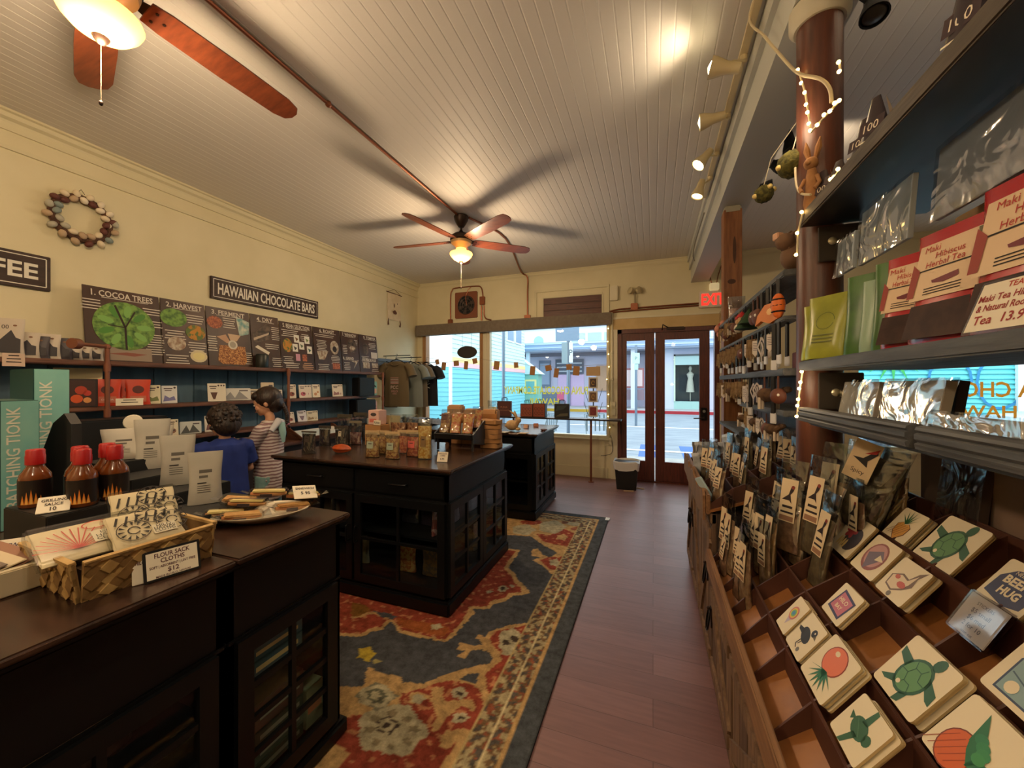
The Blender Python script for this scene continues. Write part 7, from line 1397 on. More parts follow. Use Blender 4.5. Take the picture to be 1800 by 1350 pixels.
for i, (x, y, lb) in enumerate(((.52, 1.60, 'tall clear bag with bent top leaning on the post, left of the herb bag'), (.575, 1.64, 'tall clear bag with its label curling over, just left of the herb bag'), (.475, 1.70, 'tall clear bag with pale top in front of the round post'))):
    t = clearbag('tall_spice_bag', lb, (x, y, flo(x)+.07), R(-66+8*i), .10, .34, .06, BN[2-i], .6, blab, lean=6, film=CELLO(.2))
# ================================================================ pouches, packs and cartons on the shelves
ZS = 1.5135
def spouch(label, y, h, w, mat, dr, rz=-72, x=.60, d=.075, lean=4, name='tea_pouch'):
    t = opaque_pouch(name, label, (x, y, ZS), R(rz), w, h, d, mat, dr, lean); return t
def dred(m, w, h):
    m.rect(-w*.53, w*.53, h*.36, h*.99, .001, P((226, 196, 160), .5)); m.text('Maki', h*.07, REDP, -w*.3, h*.93, .002, w=w*.35); m.text('Hibiscus', h*.07, REDP, .0, h*.84, .002, w=w*.55); m.text('Herbal Tea', h*.07, REDP, -w*.05, h*.75, .002, w=w*.62)
    m.rect(-w*.5, w*.5, h*.685, h*.70, .002, INK); m.flat([(-w*.2, h*.56), (w*.2, h*.60), (w*.22, h*.54), (0, h*.51), (-w*.18, h*.53)], .002, P((110, 30, 44), .5))
    for k in range(3): m.rect(-w*.3, w*.28, h*(.47-.03*k), h*(.48-.03*k), .002, INK)
    m.flat([(w*.36, h*.98), (w*.58, h*.98), (w*.58, h*.6), (w*.42, h*.7)], .0022, N((50, 60, 40), (120, 110, 80), 30, .6)); m.flat([(-w*.58, h*.8), (-w*.44, h*.7), (-w*.46, h*.4), (-w*.58, h*.4)], .0022, P((150, 60, 50), .6))
    m.flat([(-w*.5, -h*.08), (w*.5, -h*.08), (w*.46, h*.30), (-w*.46, h*.30)], .001, N((50, 32, 28), (70, 48, 40), 20, .55, spec=.2))
RD = P((176, 26, 34), .25, coat=.5)
spouch('red hibiscus tea pouch nearest, at the right edge behind the price card', .90, .29, .24, RD, dred, -84, .60); spouch('red hibiscus tea pouch in the middle of the three', 1.10, .265, .20, RD, dred, -80, .60); spouch('red hibiscus tea pouch at the left of the three, seen edge on', 1.24, .245, .13, RD, dred, -66, .60); spouch('second red pouch squeezed behind the left one', 1.27, .24, .12, RD, dred, -60, .68)
spouch('tall red pouch behind at the far right edge of the shelf', .74, .33, .22, RD, None, -84, .66)
YG = N((130, 136, 34), (166, 168, 60), 9, .3); GG = N((50, 90, 36), (76, 120, 50), 9, .35)
def dgr(m, w, h): m.line(ell(0, h*.6, w*.26, h*.17, 20), h*.012, .001, P((90, 100, 30), .5)); [m.rect(-w*.3, w*.3, h*(.3-.07*k), h*(.325-.07*k), .001, P((100, 106, 40), .5)) for k in range(3)]
spouch('yellow green tea pouch with a round seal print, front of the green group', 1.56, .215, .15, YG, dgr, -58, .545); spouch('yellow green tea pouch behind, at the end of the shelf by the post', 1.65, .20, .12, YG, None, -46, .555); spouch('dark green pouch between the yellow and pale ones', 1.46, .25, .075, GG, None, -52, .585, .05); spouch('pale green pouch edge on, right of the dark green one', 1.405, .22, .05, P((150, 176, 150), .35), None, -56, .59, .045); spouch('narrow dark green pouch next to the red pouches', 1.345, .255, .065, GG, None, -52, .60, .05)
pricecard('clear framed handwritten tea price card in front of the red pouches', (.525, .86, ZS), R(-84), .13, .10, [('TEA', .85, .010, .4, (176, 60, 50)), ('Maki Tea Hibiscus', .66, .012, .85, (150, 50, 50)), ('& Natural Rooibos', .48, .012, .8, (150, 50, 50)), ('Tea  13.99', .26, .016, .75, (150, 50, 50))], 20, FILM((222, 222, 226), .1, .05))
for (y0, y1, z1, lb) in ((.55, 1.28, .33, 'long kraft carton lying behind the red tea pouches'), (1.29, 1.64, .20, 'kraft carton behind the green pouches')):
    m = MB(); m.bbox(-.07, .07, 0, y1-y0, 0, z1, P((176, 146, 110), .8), .003); m.build('kraft_carton', label=lb, cat='box', loc=(.775, y0, ZS))
SILV = CELLO(.34)
def wrap(label, y0, y1, z0, z1, x, lean, board=(196, 190, 180), name='wrapped_print', tk=.012):
    t = T(name, label, 'print', (x, (y0+y1)/2, z0), rot=(R(-lean), 0, R(-90))); w = y1-y0; h = z1-z0
    m = MB(); m.bbox(-w/2+.006, w/2-.006, 0, tk, .004, h-.006, P(board, .6), .001); m.build('backing_card', t)
    m = MB(); nx, nz = 14, 10; vs = []
    for j in range(nz+1):
        for i in range(nx+1): vs.append((-w/2+w*i/nx, -.004-.006*noise.noise(Vector((i*.5+y0*9, j*.45, z0*7))), h*j/nz))
    m.add(vs, [(j*(nx+1)+i, j*(nx+1)+i+1, (j+1)*(nx+1)+i+1, (j+1)*(nx+1)+i) for j in range(nz) for i in range(nx)], SILV, True); m.build('cellophane', t); return t
wrap('crinkled clear wrapped silvery print under the top shelf, nearest the post', 1.53, 1.665, 1.80, 1.93, .60, 4, (180, 190, 200)); wrap('crinkled clear wrapped silvery print, middle one under the top shelf', 1.265, 1.53, 1.80, 1.975, .61, 4, (176, 184, 192)); wrap('large crinkled clear wrapped silvery print at the right under the top shelf', .72, 1.20, 1.81, 1.985, .62, 4, (160, 162, 168))  # backing colours carry the window light tint seen on the film
wrap('clear wrapped print on the ledge nearest the round post', 1.42, 1.655, 1.3015, 1.445, .60, 10, (196, 184, 170), tk=.02); wrap('wide clear wrapped print in the middle of the ledge', 1.15, 1.395, 1.3015, 1.447, .60, 10, (200, 188, 174), tk=.02); wrap('clear wrapped print behind the middle one with its dark edge showing', 1.21, 1.36, 1.3015, 1.447, .66, 8, (70, 56, 52), tk=.02); wrap('low clear wrapped print at the right end of the ledge', .72, 1.10, 1.3015, 1.375, .56, 10, (200, 188, 174), tk=.02)
wrap('large dark backed clear wrapped board leaning below the ledge', 1.36, 1.52, .98, 1.28, .79, 6, (70, 56, 50), tk=.02)
# small pointed pouches on the top shelf
def d100(m, w, h): m.rect(-w*.5, w*.5, h*.35, h*.62, .001, P((60, 44, 50), .5)); m.text('100', h*.16, PAPER, 0, h*.48, .002, w=w*.6); [m.rect(-w*.45, w*.45, h*(.22-.09*k), h*(.25-.09*k), .001, PAPER) for k in range(2)]
for (y, h, rz, lb) in ((1.30, .15, -60, 'pointed dark tea pouch on the top shelf, taller one in the middle'), (1.36, .13, -64, 'pointed dark tea pouch on the top shelf left of the taller one'), (1.52, .10, -60, 'small pointed pouch low behind the top shelf edge'), (1.64, .13, -50, 'pointed dark pouch on the top shelf beside the rabbit'), (.98, .16, -66, 'pointed pouch on the top shelf at the top right corner')):
    t = T('pointed_pouch', lb, 'pouch', (.56, y, 2.0465), R(rz)); m = MB(); rs = [[(.045*(1-f*.75)*math.cos(a), .03*(1-f*.9)*math.sin(a), h*f) for a in [2*math.pi*k/12 for k in range(12)]] for f in (0, .3, .6, .85, 1)]; m.rings(rs, P((52, 42, 48), .4)); m.build('bag', t)
    m = MB(); m.M = FR((.0, -.031, .0), (1, 0, 0), (0, .22, 1)); d100(m, .06, h); m.build('label_panel', t); m = MB(); m.add([(.045, 0, 0), (.05, .035, 0), (.015, .01, h)], [(0, 1, 2), (2, 1, 0)], P((206, 190, 170), .5)); m.build('side_gusset', t)
# rabbit and moss balls by the post
RB2 = N((150, 104, 66), (176, 128, 84), 30, .9)
t = T('standing_rabbit', 'slim tan standing rabbit figure on the end of the top shelf by the post', 'figurine', (.535, 1.662, 2.046), R(-40)); m = MB(); m.tube([(0, 0, .0), (0, 0, .03), (0, 0, .08), (0, -.004, .13), (0, -.004, .155)], [.022, .027, .022, .017, .012], RB2, 12); m.ball((0, -.01, .17), (.022, .024, .022), RB2); m.ball((0, -.032, .166), (.010, .010, .008), RB2, 8, 6); m.tube([(-.018, -.01, .12), (-.03, -.02, .09), (-.02, -.03, .07)], [.007, .006, .007], RB2, 8); m.tube([(.018, -.01, .12), (.03, -.02, .09), (.02, -.03, .07)], [.007, .006, .007], RB2, 8); m.build('body', t)
for s in (-1, 1): m = MB(); m.tube([(s*.008, 0, .185), (s*.018, .002, .225), (s*.022, .006, .26)], [.006, .011, .002], RB2, 8); m.build('ear', t)
MOS = N((52, 50, 18), (96, 90, 36), 60, .95, bump=1)
def moss(label, loc, r):
    t = T('moss_ball', label, 'ornament', loc); m = MB(); n_, k_ = 22, 14; rs = []
    for i in range(k_+1):
        a = -math.pi/2+math.pi*i/k_; rs.append([tuple(Vector((math.cos(a)*math.cos(b)+.001, math.cos(a)*math.sin(b), math.sin(a)))*r*(1+.12*noise.noise(Vector((math.cos(a)*math.cos(b), math.cos(a)*math.sin(b), math.sin(a)))*5))) for b in [2*math.pi*q/n_ for q in range(n_)]])
    m.rings(rs, MOS); m.build('moss', t)
    for k in range(4): a = k*1.7; m = MB(); m.ball((r*1.0*math.cos(a), r*math.sin(a), r*.4*math.cos(k*2)), .011, P((214, 190, 120), .7), 8, 6); m.build('pale_bead', t)
    m = MB(); m.tube([(0, 0, r), (.02, -.03, r+.10), Vector((.56, 1.84, loc[2]+r+.2))-Vector(loc)], .002, P((200, 190, 170), .6), 5); m.build('hanging_string', t)
moss('moss ball ornament hanging beside the post behind the rabbit ears', (.515, 1.80, 2.295), .052); moss('lower moss ball ornament hanging left of the post', (.46, 1.98, 2.27), .038)
t = T('brown_rabbit', 'larger brown rabbit figure sitting on the far upper shelf by the post', 'figurine', (.56, 1.92, 1.9015), R(-60)); BRR = P((112, 84, 62), .8); m = MB(); m.ball((0, 0, .06), (.05, .06, .06), BRR); m.ball((0, -.05, .12), (.035, .04, .035), BRR); m.tube([(0, -.03, .1), (0, -.05, .12)], [.03, .03], BRR); m.tube([(-.015, -.04, .14), (-.03, .01, .18)], [.01, .004], BRR, 8); m.tube([(.015, -.04, .14), (.03, .01, .18)], [.01, .004], BRR, 8); m.build('body', t); m = MB(); m.bbox(-.03, .0, -.085, -.055, .13, .16, P((206, 160, 130), .6), .003); m.build('nose_patch', t)
# string lights round the post and the spare cable
t = T('post_string_lights', 'bright warm string lights zigzagging over the round post', 'lights', (0, 0, 0)); BULB = EMIT((255, 206, 120), 22)
cord = [Px(1404, 125, x=.512), Px(1416, 165, x=.512), Px(1421, 200, x=.510), Px(1426, 232, x=.508)]; cord2 = [Px(1426, 232, x=.508), Px(1447, 208, x=.512), Px(1464, 190, x=.522), Px(1477, 175, x=.54)]
cord3 = [Px(1476, 112, x=.555), Px(1477, 124, x=.55)]; cord4 = [Px(1462, 318, x=.53), Px(1475, 300, x=.54)]; cord5 = [Px(1411, 375, x=.495), Px(1403, 408, x=.493), Px(1401, 450, x=.493)]; cord6 = [Px(1411, 655, x=.512), Px(1407, 680, x=.508), Px(1404, 705, x=.507), Px(1402, 730, x=.507)]
for cc, nb in ((cord, 7), (cord2, 6), (cord3, 2), (cord4, 3), (cord5, 3), (cord6, 6)):
    m = MB(); m.tube(cc, .0035, P((226, 214, 180), .5), 6); m.build('cord', t)
    for i in range(nb):
        f = i/max(1, nb-1)*(len(cc)-1.0001); k = int(f); q = f-k; p = cc[k]*(1-q)+cc[k+1]*q+Vector((-.004, -.003, .004*(-1)**i)); m = MB(); m.ball(p, .0058, BULB, 8, 6); m.build('bulb', t)
lamp('POINT', 'string_light_glow', (.47, 1.70, 2.40), 1.6, WARM, .05); lamp('POINT', 'string_light_glow', (.44, 1.66, 1.42), .8, WARM, .04)
t = T('white_cable', 'white cable looping from the beam down round the post', 'cable'); m = MB(); m.tube(smoothpath([(.44, 1.62, 3.05), Px(1318, 25, x=.42), Px(1345, 65, x=.45), Px(1370, 95, x=.48), Px(1402, 128, x=.505), Px(1440, 138, x=.515), Px(1458, 155, x=.525), Px(1462, 180, x=.53)], 6), .0055, P((206, 190, 154), .5), 8); m.build('cable', t)
t = T('curtain_cable', 'thin cream cable running down the post behind the rabbit', 'cable'); m = MB(); m.tube(smoothpath([Px(1398, 295, x=.51), Px(1400, 325, x=.50), Px(1408, 340, x=.50), Px(1425, 342, x=.505)], 5), .004, P((206, 190, 154), .5), 6); m.build('cable', t)
t = T('exit_conduit', 'thin grey cord dropping from the beam to the exit sign', 'cable'); m = MB(); m.tube(smoothpath([(.44, 3.92, 3.0), (.46, 5.2, 3.0), (.66, 5.9, 3.0), (.70, 5.93, 2.86)], 5), .006, P((130, 120, 100), .5), 6); m.build('cable', t)
# ================================================================ hanging ornaments
LEA = P((84, 46, 30), .6); BLKL = P((18, 17, 20), .5); FUR = N((120, 94, 66), (160, 134, 100), 40, .95); TAG_ = P((214, 204, 196), .6); SBR = N((60, 40, 26), (104, 76, 50), 30, .9)
def orn(kind):
    t = link('hanging_ornament', None)
    m = MB()
    def strap(c, z0=0, z1=-.05, w=.004): m.bbox(-w, w, -.002, .002, z1, z0, c, .001)
    if kind == 'fish':
        strap(BLKL, 0, -.05); m.build('strap', t); m = MB(); m.M = FR((0, 0, -.085), (1, 0, 0), (0, 0, 1)); m.prism([(.045, .0), (.025, .03), (-.02, .028), (-.05, .0), (-.06, -.03), (-.035, -.018), (.0, -.03), (.03, -.02)], -.006, .006, P((206, 120, 50), .5)); m.flat(ell(.0, .005, .012, .01, 8), .0065, P((240, 190, 120), .5)); m.build('fish_shape', t)
    elif kind == 'bee':
        strap(BLKL, 0, -.05, .006); m.build('strap', t); m = MB(); m.ball((0, 0, -.09), (.022, .018, .042), P((222, 110, 40), .5)); m.build('body', t); m = MB(); [m.ball((0, 0, -.07-.02*k), (.0225, .019, .005), BLKL, 10, 6) for k in range(3)]; m.build('stripe', t)
    elif kind == 'strap':
        m.bbox(-.009, .009, -.004, .004, -.14, 0, BLKL, .002); m.build('strap', t); m = MB(); m.bbox(-.012, .012, -.004, .004, -.175, -.135, P((206, 206, 210), .35), .002); m.build('tag', t)
    elif kind == 'tag':
        m.cyl((0, 0, 0), (0, 0, -.04), .0015, BLKL, n=5); m.build('string', t); m = MB(); m.M = FR((0, 0, 0), (1, 0, 0), (0, 0, 1)); m.prism([(-.018, -.04), (.018, -.04), (.018, -.11), (0, -.13), (-.018, -.11)], -.001, .001, TAG_); [m.rect(-.013, .013, -.058-k*.009, -.055-k*.009, .0014, P((110, 100, 110), .6)) for k in range(5)]; m.build('card_tag', t)
    elif kind == 'fur':
        strap(LEA, 0, -.03); m.build('strap', t); m = MB(); [m.cyl((x, .002*math.sin(x*900), -.02), (x*1.3, 0, -.11-.01*math.sin(x*700)), .0035, FUR, n=5) for x in [-.028+.007*k for k in range(9)]]; m.build('fringe', t)
    elif kind == 'cow':
        strap(BLKL, 0, -.04, .003); m.build('strap', t); m = MB(); m.ball((0, 0, -.07), (.045, .018, .026), SBR); m.tube([(.035, 0, -.065), (.06, 0, -.05)], [.016, .014], SBR, 8); m.ball((.068, 0, -.048), (.016, .012, .012), SBR, 8, 6); [m.cyl((sx, sy, -.08), (sx, sy, -.125), .006, P((206, 190, 170), .7), n=6) for sx in (-.03, .028) for sy in (-.009, .009)]; m.build('body', t)
    elif kind == 'snow':
        strap(P((190, 170, 120), .6), 0, -.02, .001); m.build('string', t); m = MB(); m.ball((0, 0, -.085), (.026, .024, .024), P((206, 196, 176), .8)); m.ball((0, 0, -.05), (.019, .018, .018), P((196, 160, 120), .8)); m.build('body', t); m = MB(); m.lathe([(.02, -.04), (.018, -.03), (.004, -.012)], P((176, 36, 36), .7), 12); m.build('hat', t)
    elif kind == 'tree':
        strap(BLKL, 0, -.03, .001); m.build('string', t); m = MB(); m.lathe([(.045, -.10), (.03, -.08), (.034, -.08), (.018, -.055), (.02, -.055), (.002, -.028)], P((34, 62, 34), .9), 12); m.build('body', t)
    elif kind == 'gecko':
        m.cyl((0, 0, 0), (0, 0, -.03), .0015, BLKL, n=5); m.build('string', t); m = MB(); m.M = FR((0, 0, 0), (1, 0, 0), (0, 0, 1)); m.line([(0, -.03), (.022, -.07), (0, -.11), (-.022, -.07), (0, -.03)], .008, .002, P((190, 180, 176), .5)); m.line([(0, -.05), (.006, -.075), (0, -.1)], .008, .003, P((190, 180, 176), .5)); m.line([(0, -.11), (0, -.14)], .006, .002, P((190, 180, 176), .5)); m.build('looped_shape', t)
    elif kind == 'pouchy':
        strap(LEA, 0, -.05); m.build('strap', t); m = MB(); m.ball((0, 0, -.08), (.034, .016, .032), P((96, 50, 32), .6)); m.ball((.01, -.014, -.075), (.006, .004, .006), P((226, 220, 210), .4), 6, 5); m.build('body', t)
    elif kind == 'bunch':
        m.cyl((0, 0, 0), (0, 0, -.05), .0015, FUR, n=5); m.build('string', t); m = MB(); [m.ball((.016*math.cos(k*2.1), .012*math.sin(k*2.1), -.07-.012*k), (.016, .014, .02), P((172, 74, 60), .7) if k % 2 else P((196, 130, 110), .7), 8, 6) for k in range(5)]; m.build('cluster', t)
    return t
KN = {'fish': ('orange fish ornament', 'orange fish ornaments'), 'bee': ('orange and black striped ornament', 'striped ornaments'), 'strap': ('black strap keychain with a metal tag', 'black strap keychains'), 'tag': ('white printed card tag ornament', 'white card tags'), 'fur': ('tan fringed ornament', 'tan fringed ornaments'), 'cow': ('furry brown cow ornament', 'furry cow ornaments'), 'snow': ('red hatted snowman ornament', 'snowman ornaments'), 'tree': ('dark green tree ornament', 'tree ornaments'), 'gecko': ('looped silver ornament', 'looped silver ornaments'), 'pouchy': ('brown leather animal ornament', 'brown animal ornaments'), 'bunch': ('hanging cluster of reddish pods', 'pod clusters')}
_o = {}
def hang(kind, x, y, z, where, s=1.0, rz=None):
    lb = '%s hanging %s' % (KN[kind][0], where); g = '%s %s' % (KN[kind][1], where)
    if kind not in _o: t = orn(kind); _o[kind] = t
    else: t = dup(_o[kind])
    t.location = (x, y, z-.001); t.rotation_euler = (0, 0, R(-60+rnd.uniform(-25, 25)) if rz is None else rz); t.scale = (s, s, s); t['label'] = lb; t['category'] = 'ornament'; t['group'] = g; return t
def hook(x, y, z): pass
Wt = 'from the upper grey shelf'; W2_ = 'from the second grey hook board'; W3 = 'from the grey shelf at door glass height'; W4 = 'from the short grey board above the bags'
X0 = .493
for y, k, s in ((1.90, 'bee', 1.25), (2.00, 'fish', 1.5), (2.06, 'strap', .8), (2.16, 'strap', .8), (2.24, 'pouchy', 1.3), (2.33, 'pouchy', 1.2), (2.42, 'tree', 1.1), (2.50, 'tree', 1.3), (2.60, 'snow', 1.2), (2.68, 'snow', 1.2), (2.80, 'pouchy', 1.0), (2.90, 'cow', .9), (3.02, 'fur', 1.0), (3.12, 'pouchy', 1.1), (3.22, 'cow', 1.0), (3.34, 'fur', 1)): hang(k, X0, y, 1.872 if y > 0 else 0, Wt, s)
for i in range(24):
    y = 1.89+i*.066; k = ('strap', 'strap', 'tag', 'strap', 'gecko', 'strap', 'tag', 'fur', 'strap', 'tag', 'strap', 'pouchy', 'fur', 'strap', 'fur', 'tag', 'fur', 'fur', 'strap', 'fur', 'tag', 'fur', 'strap', 'fur')[i]; hang(k, X0, y, 1.69, W2_, 1.0+.15*math.sin(i*2))
    if i % 2 == 0: hang(('strap', 'tag', 'strap')[i % 3], .53, y+.03, 1.69, W2_+', set back', 1.05)
for i in range(22):
    y = 1.90+i*.07; k = ('pouchy', 'strap', 'cow', 'pouchy', 'tag', 'gecko', 'gecko', 'strap', 'gecko', 'tag', 'fur', 'strap', 'fur', 'fur', 'cow', 'fur', 'fur', 'cow', 'fur', 'tag', 'fur', 'fur')[i]; hang(k, X0, y, 1.464, W3, 1.05+.15*math.sin(i))
for i in range(9):
    y = 2.0+i*.08; hang(('cow', 'pouchy', 'gecko', 'tag', 'cow', 'tag', 'fur', 'cow', 'tag')[i], X0, y, 1.294, W4, .9)
for (dx, y) in ((-.09, 3.50), (-.085, 3.56)): hang('bunch', .60+dx, y, 2.02, 'on the square post', 1.5)
t = T('clear_bag_on_shelf', 'clear bag of pinkish bits sitting on the far upper shelf by the square post', 'bag', (.60, 3.36, 1.9015)); m = MB(); pouch_shape(m, .12, .2, .07, CELLO(.2)); m.build('film', t); m = MB(); pouch_shape(m, .10, .11, .06, N((150, 60, 50), (200, 150, 130), 40, .7)); m.build('filling', t)
for i, (y, z, c, lb) in enumerate(((1.93, 1.496, (110, 44, 36), 'small dark red box on the grey shelf behind the keychains'), (2.9, 1.496, (80, 50, 40), 'brown box at the far part of the grey shelf'), (3.0, 1.136, (200, 196, 190), 'white leaflet box on the low grey board'))):
    m = MB(); m.bbox(-.05, .05, -.07, .07, 0, .07, P(c, .6), .003); m.build('small_box', label=lb, cat='box', loc=(.62, y, z))
# ================================================================ children
SKIN = N((206, 152, 118), (214, 162, 130), 20, .5); EYEW = P((236, 232, 226), .3)
def remesh(o, v, sm=6):
    r = o.modifiers.new('r', 'REMESH'); r.mode = 'VOXEL'; r.voxel_size = v; r.use_smooth_shade = True
    s = o.modifiers.new('s', 'SMOOTH'); s.factor = .5; s.iterations = sm; return o
def limb(m, pts, mat, n=12):
    ps = [p for p, r in pts]; rs = [r for p, r in pts]; m.tube(ps, rs, mat, n)
    for p, r in pts: m.ball(p, r*.99, mat, n, 8)
def hand(m, o, d, side, mat, s=1.0, curl=.5):
    """palm and five fingers; d = pointing direction, side = thumb side"""
    d = Vector(d).normalized(); n = d.cross(Vector(side)).normalized(); sd = n.cross(d).normalized()
    o = Vector(o); limb(m, [(o, .017*s), (o+d*.03*s, .019*s), (o+d*.05*s+sd*.008*s, .013*s)], mat, 8); limb(m, [(o+d*.03*s-sd*.012*s, .013*s), (o+d*.052*s-sd*.014*s, .011*s)], mat, 8)
    for k, l in enumerate((.042, .048, .044, .034)):
        b = o+d*.055*s+sd*(.021-.0135*k)*s; limb(m, [(b, .0072*s), (b+d*l*.5*s-n*.006*s*curl, .0066*s), (b+d*l*.85*s-n*.022*s*curl, .0058*s)], mat, 6)
    b = o+d*.018*s+sd*.018*s; limb(m, [(b, .009*s), (b+(d*.6+sd*.8)*.025*s, .0078*s), (b+(d*.85+sd*.6)*.045*s-n*.006*s, .0068*s)], mat, 6)
def child(name_lbl, loc, rz, hgt, pose, girl):
    """local: faces -Y, x to its left. unit = metres"""
    t = T('person', name_lbl, 'person', loc, rz); H_ = hgt; hr = .098 if girl else .100
    hip, sh, nk = H_*.50, H_*.775, H_*.83; hc = Vector(pose['head']); q = Matrix.Rotation(pose['yaw'], 4, 'Z') @ Matrix.Rotation(pose['nod'], 4, 'X')
    m = MB(); hx = .055; sw = H_*.105
    for s in (-1, 1):
        f = pose.get('feet', {}).get(s, (s*hx*1.1, 0)); limb(m, [(Vector((s*hx, 0, hip)), .068), (Vector((f[0], f[1]-.01, H_*.27)), .047), (Vector((f[0], f[1]+.012, H_*.17)), .044), (Vector((f[0], f[1]+.01, .07)), .029)], SKIN)
        limb(m, [(Vector((f[0], f[1]+.01, .035)), .032), (Vector((f[0], f[1]-.07, .024)), .024)], SKIN)
    m.ball((0, 0, hip+.02), (.105, .075, .09), SKIN, 16, 10); m.ball((0, -.005, (hip+sh)/2), (.092, .07, .14), SKIN, 16, 10); m.ball((0, 0, sh-.06), (.108, .07, .10), SKIN, 16, 10)
    for s in (-1, 1):
        S_, E_, W_, D_, T_ = pose['arms'][s]; limb(m, [(Vector((s*sw*.9, 0, sh-.02)), .042), (Vector(S_), .036), (Vector(E_), .028), (Vector(W_), .019)], SKIN); hand(m, W_, D_, T_, SKIN, .9, .6)
    limb(m, [(Vector((0, 0, sh)), .045), (Vector((0, .004, nk)), .036), (hc-Vector((0, -.01, .07)), .036)], SKIN)
    M0 = Matrix.Translation(hc) @ q; m.M = M0
    m.ball((0, .008, .012), (hr*.86, hr*.98, hr*1.05), SKIN, 22, 16); m.ball((0, -.022, -.045), (hr*.62, hr*.66, hr*.62), SKIN, 18, 12); m.ball((0, -.078, -.03), (.010, .014, .012), SKIN, 10, 8); m.ball((0, -.058, -.085), (.022, .02, .018), SKIN, 10, 8)
    for s in (-1, 1):
        m.ball((s*hr*.86, .012, -.015), (.010, .018, .026), SKIN, 10, 8); m.ball((s*.04, -.062, -.035), (.024, .018, .022), SKIN, 10, 8)
    m.ball((0, -.082, -.058), (.018, .008, .004), SKIN, 8, 6); m.ball((0, -.08, -.066), (.015, .008, .005), SKIN, 8, 6)
    m.M = Matrix.Identity(4); remesh(m.build('body', t), .0052 if 1 else .01, 3)
    for s in (-1, 1):
        m = MB(); m.M = M0; m.ball((s*.031, -.0815, -.008), (.011, .006, .007), EYEW, 10, 8); m.ball((s*.031, -.0865, -.008), (.005, .002, .005), P((46, 30, 22), .2), 8, 6); e = m.build('eye', t)
        m = MB(); m.M = M0; m.tube([(s*.018, -.089, .012), (s*.032, -.0905, .018), (s*.047, -.084, .012)], .0025, P((50, 34, 26), .9), 5); m.build('eyebrow', t)
    m = MB(); m.M = M0; m.tube([(-.018, -.0895, -.062), (0, -.0925, -.063), (.018, -.0895, -.062)], [.002, .0042, .002], P((176, 96, 84), .5), 6); m.build('lips', t)
    return t, M0, hip, sh, nk, sw, hr
HAIRB = N((24, 16, 13), (50, 34, 26), 60, .55, stretch=(1, 1, .25), bump=.8); HAIRG = N((24, 15, 12), (48, 30, 24), 50, .45, stretch=(1, 1, .3), bump=.6)
def torso_cloth(m, mat, z0, z1, prof, n=26, wr=.004):
    k = len(prof); rs = []
    for i, (f, rx, ry, dy) in enumerate(prof):
        z = z0+(z1-z0)*f; rs.append([(rx*math.cos(a)*(1+wr*9*math.sin(7*a+i*.8)*(1-f)), dy+ry*math.sin(a)+wr*math.sin(9*a+i), z) for a in [2*math.pi*q/n for q in range(n)]])
    m.rings(rs, mat)
# ---- smaller child
h1 = 1.26
arms = {1: ((.175, -.05, .91), (.235, -.10, .84), (.215, -.27, .90), (-.1, -.95, .1), (-1, 0, .3)), -1: ((-.155, -.02, .90), (-.19, -.05, .76), (-.13, -.22, .86), (.3, -.9, .15), (1, 0, .2))}
p1 = Vector((-3.04, 1.98, 0)); F1 = R(-104)      # faces the counter
t, M0, hip, sh, nk, sw, hr = child('smaller child seen from behind in a royal blue T-shirt with curly brown hair', p1, F1, h1, {'head': (.0, -.03, 1.145), 'yaw': R(4), 'nod': R(16), 'arms': arms}, False)
BLT = N((18, 40, 112), (26, 50, 128), 8, .85)
m = MB(); torso_cloth(m, BLT, hip-.06, sh+.045, [(0, .158, .122, .005), (.04, .16, .124, .005), (.3, .153, .115, .0), (.6, .148, .105, .0), (.8, .15, .098, .0), (.9, .135, .088, .0), (.97, .075, .06, .0), (1, .055, .05, .0)])
for s in (-1, 1):
    S_, E_ = Vector(arms[s][0]), Vector(arms[s][1]); a = Vector((s*sw*.7, 0, sh-.015)); b = Vector((s*sw*1.08, 0, sh-.03)); e = S_.lerp(E_, .6); m.tube([a, b, S_, e], [.056, .060, .062, .068], BLT, 14)
o = m.build('t_shirt', t); remesh(o, .008, 5)
m = MB(); torso_cloth(m, P((30, 34, 46), .9), hip-.30, hip+.06, [(0, .135, .09, 0), (.5, .128, .10, 0), (1, .115, .09, 0)]); m.build('shorts', t)
for s in (-1, 1): m = MB(); m.bbox(s*.06-.036, s*.06+.036, -.12, .05, .0, .06, P((120, 122, 128), .6), .02, 3); m.build('shoe', t)
m = MB(); m.M = M0; rr = random.Random(3); m.ball((0, .022, .028), (hr*1.05, hr*1.12, hr*1.10), HAIRB, 22, 16); m.ball((0, .055, -.03), (hr*.9, hr*.8, hr*.95), HAIRB, 20, 14)
for k in range(150):
    th = rr.uniform(0, 2*math.pi); ph = rr.uniform(-.75, 1.5); v = Vector((math.cos(ph)*math.cos(th), math.cos(ph)*math.sin(th), math.sin(ph)))
    if v.y < -.25 and v.z < .62: continue
    c = Vector((0, .03, .012))+Vector((v.x*hr*1.0, v.y*hr*1.04, v.z*hr*1.12)); m.ball(c, rr.uniform(.011, .019), HAIRB, 8, 6)
m.build('hair', t)
